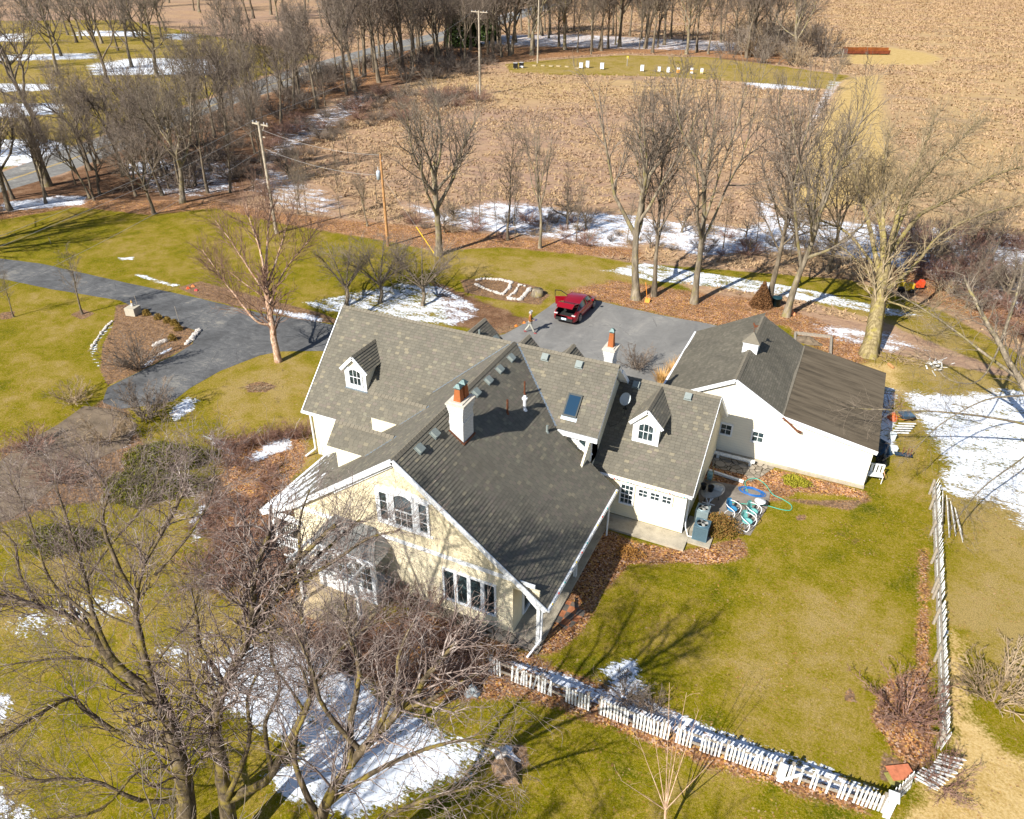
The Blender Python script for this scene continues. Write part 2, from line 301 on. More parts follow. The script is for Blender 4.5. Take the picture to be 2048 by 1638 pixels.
def ground_mat():
    k = N('ground_cover'); p = k.pos(); at = k.attr
    big = k.noise(.11, 4, .6, p); mid = k.noise(.9, 4, .65, p); fine = k.noise(9, 4, .7, p); vf = k.noise(34, 3, .7, p)
    # lawn: green shoots through yellow thatch
    g = k.math('ADD', k.math('MULTIPLY', big, .5), k.math('ADD', k.math('MULTIPLY', mid, .45), k.math('MULTIPLY', fine, .55)))
    dn = k.noise(.42, 5, .72, p, .5); gd = k.math('ADD', g, k.math('ADD', k.math('MULTIPLY', k.math('SUBTRACT', dn, .5), .75), k.math('MULTIPLY', at('dry'), .26)))
    lw = k.ramp(gd, ((.52, (.058, .074, .0003)), (.63, (.140, .132, .0005)), (.74, (.215, .178, .003)), (.86, (.31, .225, .04)), (1.0, (.40, .285, .11))))
    lw = k.mix(k.rng(vf, .42, .62, .0, .78), lw, (.036, .036, .001)); lw = k.mix(k.rng(k.noise(15, 4, .8, p), .54, .68, 0, .6), lw, (.46, .36, .10)); lw = k.mix(k.rng(k.noise(4.5, 4, .75, p), .5, .68, 0, .35), lw, (.33, .23, .08)); lw = k.mix(k.rng(k.noise(5.5, 4, .75, k.scl(p, (1.1, .9, 1))), .55, .7, 0, .5), lw, (.075, .07, .001))
    lw = k.mix(k.math('MULTIPLY', k.rng(k.noise(.8, 3, .6, p, 1), .66, .74), .5), lw, (.09, .06, .035))
    # field: tan grass laid in streaks
    q = k.scl(p, (.5, 1.6, 1)); sw = k.noise(.55, 5, .72, q, 1.2); s2 = k.noise(3.2, 4, .75, q, .8); s3 = k.noise(.03, 3, .5, p)
    s4 = k.noise(7, 4, .75, p, .5)
    fl = k.ramp(k.math('ADD', k.math('MULTIPLY', sw, .34), k.math('ADD', k.math('MULTIPLY', s2, .36), k.math('MULTIPLY', s4, .3))), ((.33, (.12, .07, .05)), (.43, (.24, .148, .098)), (.52, (.37, .24, .145)), (.62, (.48, .33, .20)), (.7, (.58, .43, .28))))
    fl = k.mix(k.rng(s3, .46, .62, 0, .45), fl, (.30, .20, .16)); fl = k.mix(k.math('MULTIPLY', at('pale'), .6), fl, k.mix(sw, (.34, .23, .09), (.56, .40, .19)))
    fl = k.mix(k.rng(k.noise(.09, 4, .65, q), .52, .66, 0, .5), fl, (.23, .16, .13)); fl = k.mix(k.rng(k.noise(.25, 4, .6, q), .5, .7, 0, .35), fl, (.50, .36, .17))
    # leaves
    cell = k.n('TexVoronoi'); cell.inputs['Scale'].default_value = 16; k.put(cell.inputs['Vector'], p)
    cs = k.sep(cell.outputs['Color']); lf = k.ramp(cs[0], ((0, (.06, .028, .016)), (.2, (.16, .07, .035)), (.38, (.33, .14, .045)), (.6, (.48, .25, .12)), (.78, (.56, .38, .28)), (.9, (.66, .38, .10))), 'CONSTANT')
    c2_ = k.n('TexVoronoi'); c2_.inputs['Scale'].default_value = 5.3; k.put(c2_.inputs['Vector'], k.mix(.12, p, k.n('TexNoise').outputs[1])); lf = k.mix(k.rng(k.sep(c2_.outputs['Color'])[0], .3, .9, 0, .5), lf, (.30, .16, .09))
    lf = k.mix(k.rng(mid, .4, .65, 0, .55), lf, (.10, .06, .035))
    # mulch bed, straw, wood floor
    bd = k.ramp(k.math('ADD', k.math('MULTIPLY', fine, .5), k.math('MULTIPLY', k.noise(2.6, 4, .75, p), .5)), ((.34, (.05, .03, .018)), (.48, (.15, .092, .055)), (.58, (.25, .16, .10)), (.7, (.40, .29, .20)))); bd = k.mix(k.rng(cs[2], .86, .9, 0, .7), bd, (.40, .22, .09))
    stc = k.ramp(k.math('ADD', k.math('MULTIPLY', fine, .6), k.math('MULTIPLY', mid, .4)), ((.36, (.30, .20, .05)), (.52, (.47, .33, .14)), (.66, (.58, .44, .22))))
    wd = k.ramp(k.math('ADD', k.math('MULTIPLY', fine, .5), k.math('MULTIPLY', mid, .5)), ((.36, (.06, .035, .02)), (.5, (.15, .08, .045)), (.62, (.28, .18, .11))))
    def edge(a, amp, lo=.42, hi=.58, n=None):
        return k.rng(k.math('ADD', at(a), k.math('MULTIPLY', k.math('SUBTRACT', n if n is not None else mixn, .5), amp)), lo, hi)
    mixn = k.math('ADD', k.math('MULTIPLY', mid, .5), k.math('MULTIPLY', fine, .5))
    c = k.mix(edge('lawn', 1.4), fl, lw)
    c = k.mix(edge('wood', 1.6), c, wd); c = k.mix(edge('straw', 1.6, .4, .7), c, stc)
    c = k.mix(edge('bed', .9), c, bd); c = k.mix(edge('leaf', 1.9, .4, .62), c, lf)
    lv = k.math('MULTIPLY', k.rng(cs[1], .90, .95), k.math('MULTIPLY', k.rng(at('lawn'), .3, .8), k.rng(k.noise(.35, 4, .7, p), .42, .6)))
    c = k.mix(k.math('MULTIPLY', lv, .6), c, lf)
    # snow: broken up at its edges
    sn = k.math('ADD', k.math('MULTIPLY', k.noise(.9, 6, .75, k.scl(p, (.55, 1.3, 1))), .5), k.math('MULTIPLY', k.noise(7, 4, .75, k.scl(p, (.7, 1.3, 1))), .5))
    m = k.rng(k.math('ADD', at('snow'), k.math('MULTIPLY', k.math('SUBTRACT', sn, .5), 3.3)), .56, .72)
    c = k.mix(k.math('MULTIPLY', m, .96), c, k.mix(k.rng(k.noise(3.1, 5, .7, p), .35, .65), (.66, .72, .82), (.83, .86, .92)))
    h = k.math('ADD', k.math('MULTIPLY', fine, .6), k.math('ADD', k.math('MULTIPLY', vf, .25), k.math('MULTIPLY', m, .35)))
    k.bump(h, .55, .09)
    return k.base(c, .95, spec=.05)
dry = [(gp(p), s, c) for p, s, c in (
    ([(1010, 128), (1100, 120), (1250, 110), (1450, 116), (1600, 138), (1700, 152), (1660, 178), (1500, 165), (1300, 152), (1100, 150), (1020, 145)], 4, .8),
    ([(-900, 60), (-100, 42), (250, 40), (520, 90), (640, 112), (533, 150), (410, 196), (308, 232), (154, 288), (-20, 348), (-600, 500)], 6, .6),
    ([(860, 500), (1100, 510), (1300, 540), (1250, 600), (1100, 580), (950, 560), (850, 540)], 2, .6), ([(560, 705), (650, 700), (620, 860), (470, 860), (400, 800), (470, 740)], 1.5, .75),
    ([(0, 620), (100, 600), (190, 640), (180, 740), (80, 860), (0, 880)], 3, .45), ([(200, 480), (420, 440), (560, 500), (500, 560), (300, 540)], 3, .35), ([(0, 1050), (300, 1000), (420, 1200), (380, 1500), (200, 1638), (-100, 1638)], 3, .3), ([(560, 880), (640, 900), (600, 940)], .5, .5), ([(1500, 1200), (1700, 1150), (1840, 1250), (1780, 1480), (1700, 1540), (1450, 1450), (1400, 1320)], 1.2, .5),
    ([(1840, 990), (2100, 1000), (2200, 1500), (1900, 1280), (1870, 1000)], 1, .85), ([(1740, 740), (1830, 780), (1870, 900), (1850, 1010), (1780, 980), (1790, 800)], 1, .6), ([(1060, 600), (1110, 610), (1060, 640), (960, 600)], 1, .6), ([(1540, 600), (1900, 640), (2200, 760), (2200, 830), (1780, 760)], 2, .7))]
pale = [(gp(p), s) for p, s in (([(1630, -60), (2600, -60), (3200, 400), (2300, 560), (1760, 500), (1720, 380), (1740, 200), (1640, 60)], 14), ([(820, 150), (1400, 160), (1500, 190), (1000, 210), (800, 195)], 6))]
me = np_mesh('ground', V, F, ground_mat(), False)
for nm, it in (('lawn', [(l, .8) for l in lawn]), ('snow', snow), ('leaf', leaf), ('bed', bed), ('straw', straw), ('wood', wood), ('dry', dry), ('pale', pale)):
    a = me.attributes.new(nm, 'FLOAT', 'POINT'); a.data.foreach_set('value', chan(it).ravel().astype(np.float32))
tag(link_mesh(me, 'ground'), kind='structure')
# ------------------------------------------------------------------ roads, pads
def sheet(name, pts, z, mat, px=True, kind='structure', wob=.06, step=.7, thick=0):
    P = gp(pts) if px else np.array(pts, float); out = []; n = len(P)
    for i in range(n):
        a, b = P[i], P[(i+1) % n]; L = np.hypot(*(b-a)); m = max(1, int(L/step))
        for j in range(m):
            q = a+(b-a)*j/m; w = wob*pnoise(Vector((q[0]*.9, q[1]*.9, 3))) if wob else 0
            out.append((q[0]+w, q[1]+w*.7, z))
    mb = MB()
    if thick: mb.prism(out, (0, 0, -1), thick)
    else: mb.face(out)
    o = mb.build(name, mat); 
    if kind: tag(o, kind=kind)
    return o
def asphalt_mat(name, base, yellow=False):
    k = N(name); p = k.pos(); a = k.noise(.45, 6, .72, k.scl(p, (1, .55, 1)), .9); b = k.noise(14, 4, .7, p); c = k.noise(2.2, 4, .7, k.scl(p, (.4, 1, 1)), 1.5)
    f = k.math('ADD', k.math('MULTIPLY', a, .45), k.math('ADD', k.math('MULTIPLY', b, .25), k.math('MULTIPLY', c, .3)))
    col = k.ramp(f, ((.34, tuple(x*.42 for x in base)), (.44, tuple(x*.75 for x in base)), (.54, tuple(x*1.15 for x in base)), (.66, (base[0]*2.6, base[1]*2.4, base[2]*2.0))))
    cr = k.vor(.33, k.mix(.5, p, k.n('TexNoise').outputs[1]) if 0 else p, 'Distance', 'DISTANCE_TO_EDGE')
    wn = k.noise(1.5, 3, .6, p); cr = k.math('ADD', cr, k.math('MULTIPLY', k.math('SUBTRACT', wn, .5), .10))
    sp_ = k.sep(p); wl = k.math('MULTIPLY', k.rng(sp_[0], -30, -22), k.rng(sp_[1], 36, 42)); col = k.mix(k.math('MULTIPLY', wl, .5), col, k.mix(a, (.16, .16, .16), (.40, .38, .34))) if not yellow else col
    crk = k.math('MULTIPLY', k.rng(k.math('ABSOLUTE', cr), 0, .006, 1, 0), k.rng(a, .5, .56))
    col = k.mix(k.math('MULTIPLY', crk, .7), col, (.03, .03, .03)); k.bump(b, .4, .01)
    return k.base(col, .9, spec=.2)
sheet('driveway', [(-300, 480), (0, 517), (80, 527), (250, 565), (400, 597), (520, 626), (640, 645), (760, 668), (900, 695), (1010, 668), (1060, 640), (1105, 608), (1135, 593), (1190, 600), (1240, 612), (1330, 632), (1415, 647), (1450, 655), (1450, 720), (1340, 772), (1250, 760), (1100, 740), (640, 702), (560, 703), (520, 711), (440, 742), (380, 776), (345, 803), (290, 812), (240, 818), (205, 805), (215, 775), (285, 740), (345, 712), (385, 688), (395, 662), (345, 646), (290, 626), (240, 601), (100, 578), (0, 557), (-300, 520)], .006, asphalt_mat('asphalt', (.105, .106, .108)))
road_u = [(-400, 470), (-60, 375), (10, 342), (154, 290), (308, 236), (410, 202), (533, 154), (650, 120), (760, 90), (900, 60), (1010, 30), (1080, 8)]
road_l = [(1120, 8), (1050, 34), (940, 68), (800, 105), (700, 132), (598, 167), (496, 198), (359, 248), (219, 311), (120, 349), (0, 385), (-60, 410), (-400, 540)]
sheet('road', road_u+road_l, .008, asphalt_mat('road_asphalt', (.19, .185, .175), True), wob=.1, step=3)
ym = plain('road_paint', (.5, .33, .06), .8, sc=1.5, var=.3)
cl = [((a[0]+b[0])/2, (a[1]+b[1])/2+1) for a, b in zip(road_u, road_l[::-1])]
mb = MB(); C2 = gp(cl)
for off in (-.14, .14):
    for i in range(1, len(C2)-1):
        a, b = C2[i], C2[i+1]; d = nrm(b-a); nn = A(-d[1], d[0])
        mb.face([(*(a+nn*(off-.06)), .013), (*(b+nn*(off-.06)), .013), (*(b+nn*(off+.06)), .013), (*(a+nn*(off+.06)), .013)])
tag(mb.build('road_line', ym), kind='structure')
def concrete(name, c=(.36, .32, .25)):
    k = N(name); p = k.pos(); a = k.noise(1.3, 5, .65, p); b = k.noise(18, 3, .7, p)
    col = k.ramp(k.math('ADD', k.math('MULTIPLY', a, .7), k.math('MULTIPLY', b, .3)), ((.35, tuple(x*.6 for x in c)), (.5, c), (.68, tuple(x*1.3 for x in c)))); k.bump(b, .3, .01)
    return k.base(col, .9, spec=.15)
conc = concrete('concrete')
sheet('concrete_pad', [(168, 812), (235, 820), (275, 850), (256, 890), (150, 940), (90, 990), (20, 1040), (-160, 1080), (-160, 960), (0, 922), (60, 880), (115, 850)], .018, concrete('old_concrete', (.17, .13, .09)), wob=.03)

def field_grass():
    r = np.random.RandomState(12); n = 330000; X = r.uniform(-160, 150, n); Y = 60+(r.rand(n)**1.7)*460
    ix = np.clip(np.searchsorted(gx, X)-1, 0, nx-2); iy = np.clip(np.searchsorted(gy, Y)-1, 0, ny-2); keep = np.ones(n, bool)
    for nm in ('lawn', 'snow', 'straw', 'wood', 'leaf'):
        a = np.empty(len(V), np.float32); me.attributes[nm].data.foreach_get('value', a); a = a.reshape(ny, nx); keep &= a[iy, ix] < (.4 if nm != 'snow' else .3)
    Rl, Rr_ = gp(road_u), gp(road_l); RP = np.concatenate([Rl, Rr_]); keep &= sdist(X, Y, RP) < -1.5
    X, Y = X[keep], Y[keep]; kp = np.array([pnoise(Vector((x*.07, y*.11, 17)))+.6*pnoise(Vector((x*.3, y*.45, 12))) for x, y in zip(X, Y)]) > r.rand(len(X))*.9-.62; X, Y = X[kp], Y[kp]; cl = np.array([pnoise(Vector((x*.12, y*.12, 7)))+.5*pnoise(Vector((x*.5, y*.5, 2))) for x, y in zip(X, Y)]); s = .10+.17*np.clip(cl+.3, 0, 1)+.12*r.rand(len(X))+.0006*Y; Vs, Fs = [], []; o = 0; m = len(X)
    for b in range(3):
        a = r.rand(m)*6.283; w = .03+.05*r.rand(m)+.0004*Y; l = .5*r.normal(size=m); dx, dy = np.cos(a), np.sin(a); ox, oy = .12*r.normal(size=m), .12*r.normal(size=m)
        P = np.stack([np.stack([X+ox-dx*w, Y+oy-dy*w, 0*X], 1), np.stack([X+ox+dx*w, Y+oy+dy*w, 0*X], 1), np.stack([X+ox-dy*l+dx*.03, Y+oy+dx*l, s*(.6+.5*r.rand(m))], 1)], 1).reshape(-1, 3)
        Vs.append(P); Fs.append(np.arange(3*m).reshape(-1, 3)+o); o += 3*m
    k = N('field_grass'); p = k.pos(); n1 = k.noise(2.2, 4, .8, p); n2 = k.noise(.12, 3, .6, p)
    col = k.ramp(n1, ((.32, (.26, .165, .10)), (.47, (.38, .255, .145)), (.58, (.47, .33, .185)), (.72, (.57, .43, .26)))); col = k.mix(k.rng(n2, .45, .6, 0, .4), col, (.30, .20, .16))
    mg = k.base(col, .95, spec=.05); k2 = np_mesh('field_grass', np.concatenate(Vs), np.concatenate(Fs), mg, False); tag(link_mesh(k2, 'field_grass'), 'dry tan grass covering the big field', 'grass', kind='stuff')
field_grass()
# ------------------------------------------------------------------ building materials
def shingle_mat(name, tones, row=.155, wid=.26, dark=.35):
    k = N(name); uv = k.n('UVMap', uv_map='uv').outputs[0]; s = k.sep(uv)
    r = k.math('FLOOR', k.math('DIVIDE', s[1], row)); wn = k.n('TexWhiteNoise', noise_dimensions='1D'); k.put(wn.inputs['W'], r)
    u = k.math('ADD', k.math('DIVIDE', s[0], wid), k.math('MULTIPLY', wn.outputs['Value'], 7.3)); cu = k.math('FLOOR', u)
    cv = k.n('CombineXYZ'); k.put(cv.inputs[0], cu); k.put(cv.inputs[1], r); w2 = k.n('TexWhiteNoise', noise_dimensions='3D'); k.put(w2.inputs['Vector'], cv.outputs[0])
    f = w2.outputs['Value']; col = k.ramp(f, tones, 'CONSTANT')
    p = k.pos(); st = k.noise(.5, 4, .6, k.scl(p, (1, 1, .6))); col = k.mix(k.rng(st, .42, .72, 0, .4), col, tuple(x*.7 for x in tones[0][1]))
    fr = k.math('FRACT', u); gap = k.math('LESS_THAN', k.math('MINIMUM', fr, k.math('SUBTRACT', 1, fr)), .03)
    col = k.mix(k.math('MULTIPLY', gap, .55), col, (.02, .02, .02)); g = k.noise(45, 3, .7, p)
    col = k.mix(k.rng(g, .3, .7, 0, .3), col, tuple(x*.5 for x in tones[0][1]))
    k.bump(k.math('ADD', k.math('MULTIPLY', f, .5), g), .35, .012)
    return k.base(col, .93, spec=.12)
T_ = ((0, (.148, .136, .109)), (.25, (.170, .156, .124)), (.5, (.188, .17, .133)), (.66, (.157, .145, .117)), (.8, (.181, .156, .13)), (.92, (.25, .22, .158)), (.97, (.215, .2, .15)))
shingle = shingle_mat('roof_shingle', T_)
T2 = ((0, (.125, .115, .09)), (.3, (.15, .136, .108)), (.6, (.138, .125, .098)), (.85, (.17, .152, .12)))
shingle_old = shingle_mat('garage_shingle', T2, .14, .3)
k = N('rolled_roofing'); p = k.pos(); a = k.noise(1.0, 5, .7, k.scl(p, (.35, 3, 1))); b = k.noise(30, 3, .7, p)
rolled = k.base(k.mix(k.rng(b, .3, .7, 0, .35), k.ramp(a, ((.33, (.06, .05, .036)), (.5, (.125, .10, .07)), (.66, (.16, .13, .092)))), (.07, .055, .04)), .95, spec=.1)
ridge_m = plain('ridge_cap', (.17, .15, .115), .93, sc=5, bump=.3)
def clap_mat(name, c, h=.13, shake=False):
    k = N(name); p = k.pos(); s = k.sep(p); v = k.math('FRACT', k.math('DIVIDE', s[2], h)); n1 = k.noise(1.5, 4, .6, p)
    col = k.ramp(n1, ((.3, tuple(x*.93 for x in c)), (.7, c)))
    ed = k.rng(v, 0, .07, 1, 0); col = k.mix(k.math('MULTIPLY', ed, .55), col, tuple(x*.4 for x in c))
    hh = k.math('SUBTRACT', 1, v)
    if shake:
        r = k.math('FLOOR', k.math('DIVIDE', s[2], h)); wn = k.n('TexWhiteNoise', noise_dimensions='1D'); k.put(wn.inputs['W'], r)
        u = k.math('ADD', k.math('DIVIDE', k.math('ADD', s[0], s[1]), .17), k.math('MULTIPLY', wn.outputs['Value'], 5)); fr = k.math('FRACT', u)
        gp_ = k.math('MULTIPLY', k.math('LESS_THAN', fr, .09), k.math('GREATER_THAN', v, .35)); col = k.mix(k.math('MULTIPLY', gp_, .5), col, tuple(x*.3 for x in c))
    k.bump(hh, .6, .02); return k.base(col, .7, spec=.25)
wall_y = clap_mat('cream_siding', (.78, .69, .49)); shake_y = clap_mat('cream_shake', (.76, .66, .45), .16, True)
wall_w = clap_mat('pale_siding', (.84, .78, .60)); white = plain('white_paint', (.82, .84, .86), .5, var=.04, sc=3)
white_old = plain('weathered_white_paint', (.70, .71, .70), .75, var=.22, sc=9, bump=.3)
grey_wood = plain('grey_wood', (.30, .26, .21), .9, var=.3, sc=14, bump=.4)
k = N('window_glass'); v = k.co(); glass = k.base(k.ramp(k.noise(2.5, 4, .7, v, 1), ((.35, (.008, .012, .014)), (.5, (.02, .035, .04)), (.64, (.05, .08, .085)), (.75, (.16, .22, .23)))), .06, spec=.9)
k = N('dark_glass'); skyglass = k.base((.004, .03, .065), .12, spec=.9)
flash = plain('metal_flashing', (.30, .36, .42), .4, .6, .15, 8)
vent_m = plain('vent_plastic', (.20, .23, .22), .6, var=.1, sc=8)
dark_m = plain('dark_metal', (.035, .04, .04), .5, .5, .2, 10)
terra = plain('terracotta', (.33, .105, .032), .8, var=.15, sc=8, bump=.2)
verd = plain('patina_copper', (.10, .15, .15), .55, .4, .35, 12)
stonec = plain('limestone_cap', (.55, .50, .42), .85, var=.15, sc=7, bump=.2)
def brick_mat(name, c, m):
    k = N(name); uv = k.n('UVMap', uv_map='uv').outputs[0]; x = k.n('TexBrick'); k.put(x.inputs['Vector'], uv); x.offset = .5
    for i, c_ in (('Color1', c), ('Color2', tuple(a*.86 for a in c)), ('Mortar', m)): x.inputs[i].default_value = (*c_, 1)
    x.inputs['Scale'].default_value = 1; x.inputs['Mortar Size'].default_value = .012; x.inputs['Brick Width'].default_value = .21; x.inputs['Row Height'].default_value = .075; x.inputs['Mortar Smooth'].default_value = .3
    k.bump(k.math('SUBTRACT', 1, x.outputs['Fac']), .8, .012); return k.base(x.outputs['Color'], .8, spec=.2)
brick_w = brick_mat('painted_white_brick', (.72, .72, .70), (.42, .42, .42))
stone_w = None
k = N('flagstone'); p = k.pos(); d = k.vor(2.6, p, 'Distance', 'DISTANCE_TO_EDGE'); cc = k.sep(k.vor(2.6, p))
flag = k.base(k.mix(k.rng(d, .02, .05), (.05, .04, .025), k.ramp(k.math('ADD', k.math('MULTIPLY', cc[0], .6), k.math('MULTIPLY', k.noise(7, 4, .6, p), .4)), ((.2, (.19, .165, .13)), (.8, (.36, .31, .25))))), .9, spec=.15); k.bump(k.rng(d, .0, .06), .6, .03)
# ------------------------------------------------------------------ roof builders
ROW = .155
def slope(mb, top, u, s, ulen, slen, th=.14, row=ROW, step=.03, u0=0):
    "courses of shingles from the ridge downwards; top = upper corner, u along the ridge, s down the slope"
    top, u, s = A(*top), nrm(u), nrm(s); n = nrm(np.cross(u, s)); n = n if n[2] > 0 else -n
    m = max(1, int(round(slen/row))); r = slen/m
    for i in range(m):
        a = top+s*(r*i-.004); b = top+s*(r*(i+1)); bn = b+n*step
        v0, v1 = (i+.04)*row, (i+.96)*row
        f = [a, a+u*ulen, bn+u*ulen, bn]; uv = [(u0, v0), (u0+ulen, v0), (u0+ulen, v1), (u0, v1)]
        if np.cross(u, s)[2] < 0: f = f[::-1]; uv = uv[::-1]
        mb.face(f, uv); mb.face([bn, bn+u*ulen, b+u*ulen, b], [(0, v1)]*4)
        for q in (A(0, 0, 0), u*ulen): mb.face([a+q, b+q, bn+q])
def slab(mb, top, u, s, ulen, slen, th=.14):
    top, u, s = A(*top), nrm(u), nrm(s); n = nrm(np.cross(u, s)); n = n if n[2] > 0 else -n
    P = [top-n*.006, top+u*ulen-n*.006, top+u*ulen+s*slen-n*.006, top+s*slen-n*.006]; mb.prism(P, -n, th)
def ridgecap(mb, a, b, w=.15, drop=.11):
    "folded cap shingles along a ridge"
    a, b = A(*a), A(*b); d = nrm(b-a); sd = nrm(np.cross(d, (0, 0, 1))); L = np.linalg.norm(b-a); m = max(1, int(L/.2))
    for i in range(m):
        p = a+d*L*i/m; q = a+d*L*(i+1)/m; h0, h1 = .03, .05
        for sg in (1, -1):
            e = sd*w*sg+A(0, 0, -drop)
            mb.face([p+A(0, 0, h0), q+A(0, 0, h1), q+e+A(0, 0, h1), p+e+A(0, 0, h0)])
        mb.face([q+A(0, 0, h1), q+sd*w+A(0, 0, h1-drop), q+A(0, 0, h1-.05)])
def valley(mb, a, b, w=.09): mb.bar(a, b, w, .02)
def window(parent, c, ux, uz, w, h, org, cols=2, rows=2, arch=0, frame=.07, depth=.07, n=None, name='window', sash=False, glassm=None, sub=True, trim=.0, label=None):
    "casing, muntins and glass; c = centre on the wall, ux/uz = unit vectors in the wall, n = outwards"
    ux, uz = nrm(ux), nrm(uz); n = nrm(np.cross(ux, uz)) if n is None else nrm(n); c = A(*c)
    fm = MB(org); gm = MB(org)
    def bx(x0, x1, z0, z1, d0, d1):
        fm.obox(c+ux*(x0+x1)/2+uz*(z0+z1)/2+n*(d0+d1)/2, ux, n, uz, abs(x1-x0)/2, (d1-d0)/2, abs(z1-z0)/2)
    W2, H2 = w/2, h/2; f = frame
    bx(-W2-f, -W2, -H2-f, H2+f, 0, depth); bx(W2, W2+f, -H2-f, H2+f, 0, depth); bx(-W2, W2, -H2-f, -H2, 0, depth+.02); bx(-W2, W2, H2, H2+f, 0, depth)
    for i in range(1, cols): x = -W2+w*i/cols; bx(x-.012, x+.012, -H2, H2, .018, .045)
    for j in range(1, rows): z = -H2+h*j/rows; t = .025 if sash and j == rows//2 else .012; bx(-W2, W2, z-t, z+t, .018, .047)
    if arch:
        m = 8
        for i in range(m):
            x0, x1 = -W2+w*i/m, -W2+w*(i+1)/m; z0 = H2-arch*(2*x0/w)**2; z1 = H2-arch*(2*x1/w)**2
            fm.prism([c+ux*x0+uz*z0, c+ux*x1+uz*z1, c+ux*x1+uz*(H2+.01), c+ux*x0+uz*(H2+.01)], n, depth-.006)
    gm.obox(c+n*.012, ux, n, uz, W2, .008, H2)
    fo = fm.build(name, white, parent, label); gm.build('pane', glassm or glass, fo if sub else parent)
    return fo
X_, Y_, Z_ = A(1, 0, 0), A(0, 1, 0), A(0, 0, 1)
def sdir(dx, dy, sl): return nrm(A(dx, dy, -sl))
# ------------------------------------------------------------------ farmhouse
HO = (-16.0, 27.0, 0)
H = root('farmhouse', HO, 'big cream farmhouse with steep brown shingle roofs, white trim and two painted brick chimneys', 'house')
RZ, RY, SM = 7.5, 31.45, .97          # main ridge height, y, slope
XL, XR = -25.15, -8.9
def zmain(y): return RZ-SM*(RY-y)
BX, BZ, SB, SLf = -14.5, 7.6, .775, .745
GY = 19.95
# walls
mb = MB(HO)
mb.box((-24.9, 27.35, 0), (-9.3, 35.9, 3.05))                                   # main body
for x in (-24.9, -9.4):
    mb.prism([(x, 27.35, 3.04), (x, 35.9, 3.04), (x, RY+.1, RZ-.5), (x, RY-.1, RZ-.5)], (1, 0, 0), .1)
mb.box((-12.0, 29.15, 2.9), (-9.3, 30.2, 4.95))                                 # upper wall over the wing
mb.box((-19.55, 22.65, 0), (-17.3, 24.0, 5.15)); mb.box((-19.55, 25.55, 0), (-17.3, 27.3, 5.15)); mb.box((-19.54, 24.0, 0), (-17.3, 25.56, 4.0))
mb.prism([(-19.55, 22.65, 5.14), (-19.55, 23.9, 5.14), (-19.55, 23.25, 5.85)], (1, 0, 0), .3); mb.prism([(-19.55, 25.55, 5.14), (-19.55, 27.2, 5.14), (-19.55, 26.2, 5.9)], (1, 0, 0), .3)

mb.box((-17.5, 23.0, 0), (-9.4, 29.2, 2.3))
walls = mb.build('wall', wall_w, H)
mb = MB(HO)                                                                    # lower front wall (below the belt) and right wall
mb.box((-20.3, 20.12, 0.12), (-9.28, 20.4, 3.2)); mb.box((-9.5, 20.4, .12), (-9.281, 29.2, 2.9)); mb.box((-20.3, 20.4, .12), (-20.1, 26, 2.4))
mb.box((-9.28, 20.13, 2.72), (-8.12, 20.22, 3.0))
mb.build('wall', wall_y, H)
mb = MB(HO)                                                                    # shaken gable
gz = lambda x: (BZ-SB*(x-BX) if x > BX else BZ-SLf*(BX-x))-.22
mb.prism([(-20.3, 20.1, 3.3), (-20.3, 20.1, gz(-20.3)), (BX, 20.1, gz(BX)), (-8.95, 20.1, gz(-8.95)), (-8.95, 20.1, 3.22)] if gz(-20.3) > 3.3 else [(-20.0, 20.1, 3.2), (BX, 20.1, gz(BX)), (-9.15, 20.1, 3.2)], (0, 1, 0), .28)
mb.build('gable', shake_y, H, 'shingled upper gable wall')
mb = MB(HO)                                                                    # stone footing
mb.box((-20.6, 19.55, 0), (-9.3, 20.11, .11)); mb.box((-9.29, 19.6, 0), (-7.9, 20.1, .07)); mb.build('stone_footing', flag, H)
mb = MB(HO); mb.box((-9.28, 20.11, 0), (-7.95, 28.3, .13)); mb.box((-7.94, 28.3, 0), (-4.05, 29.42, .12)); mb.box((-9.27, 28.31, 0), (-7.95, 29.4, .125)); mb.build('walkway', conc, H)
# roofs
R1 = MB(HO); R2 = MB(HO)
XLEN = XR-XL
def addslope(top, u, s, ul, sl_, **k): slope(R1, top, u, s, ul, sl_, **k); slab(R2, top, u, s, ul, sl_)
s_f = sdir(0, -1, SM); hyp = math.hypot(1, SM)
L1 = (RZ-4.88)/SM*hyp; L2 = (RZ-3.12)/SM*hyp
addslope((XL, RY, RZ), X_, s_f, XLEN, L1)
addslope(A(XL, RY, RZ)+s_f*L1, X_, s_f, -14.6-XL, .25); addslope(A(XL, RY, RZ)+s_f*(L1+.25), X_, s_f, -19.72-XL, L2-L1-.25); slope(R1, A(-19.72, RY, RZ)+s_f*(L1+.25), X_, s_f, 5.1, L2-L1-.25)
addslope((XL, RY, RZ), X_, sdir(0, 1, SM), XLEN, (RZ-3.2)/SM*hyp)
R1.build('roof', shingle, H, 'long brown shingle roof of the main block'); R2.build('roof_edge', white, H)
R1 = MB(HO); R2 = MB(HO)
BL = 31.4-GY
hr = math.hypot(1, SB); slope(R1, (BX, GY, BZ), Y_, sdir(1, 0, SB), 28.65-GY, (BZ-2.36)/SB*hr, step=.03); slope(R1, (BX, 28.65, BZ), Y_, sdir(1, 0, SB), 31.4-28.65, (BZ-2.36)/SB*hr*.6, step=.03)
slab(R2, (BX, GY, BZ), Y_, sdir(1, 0, SB), 28.65-GY, (BZ-2.36)/SB*hr, .16)
hl = math.hypot(1, SLf); sL = sdir(-1, 0, SLf); LL = 5.8*hl
slope(R1, (BX, GY, BZ), Y_, sL, BL, LL); slab(R2, (BX, GY, BZ), Y_, sL, BL, LL, .16)
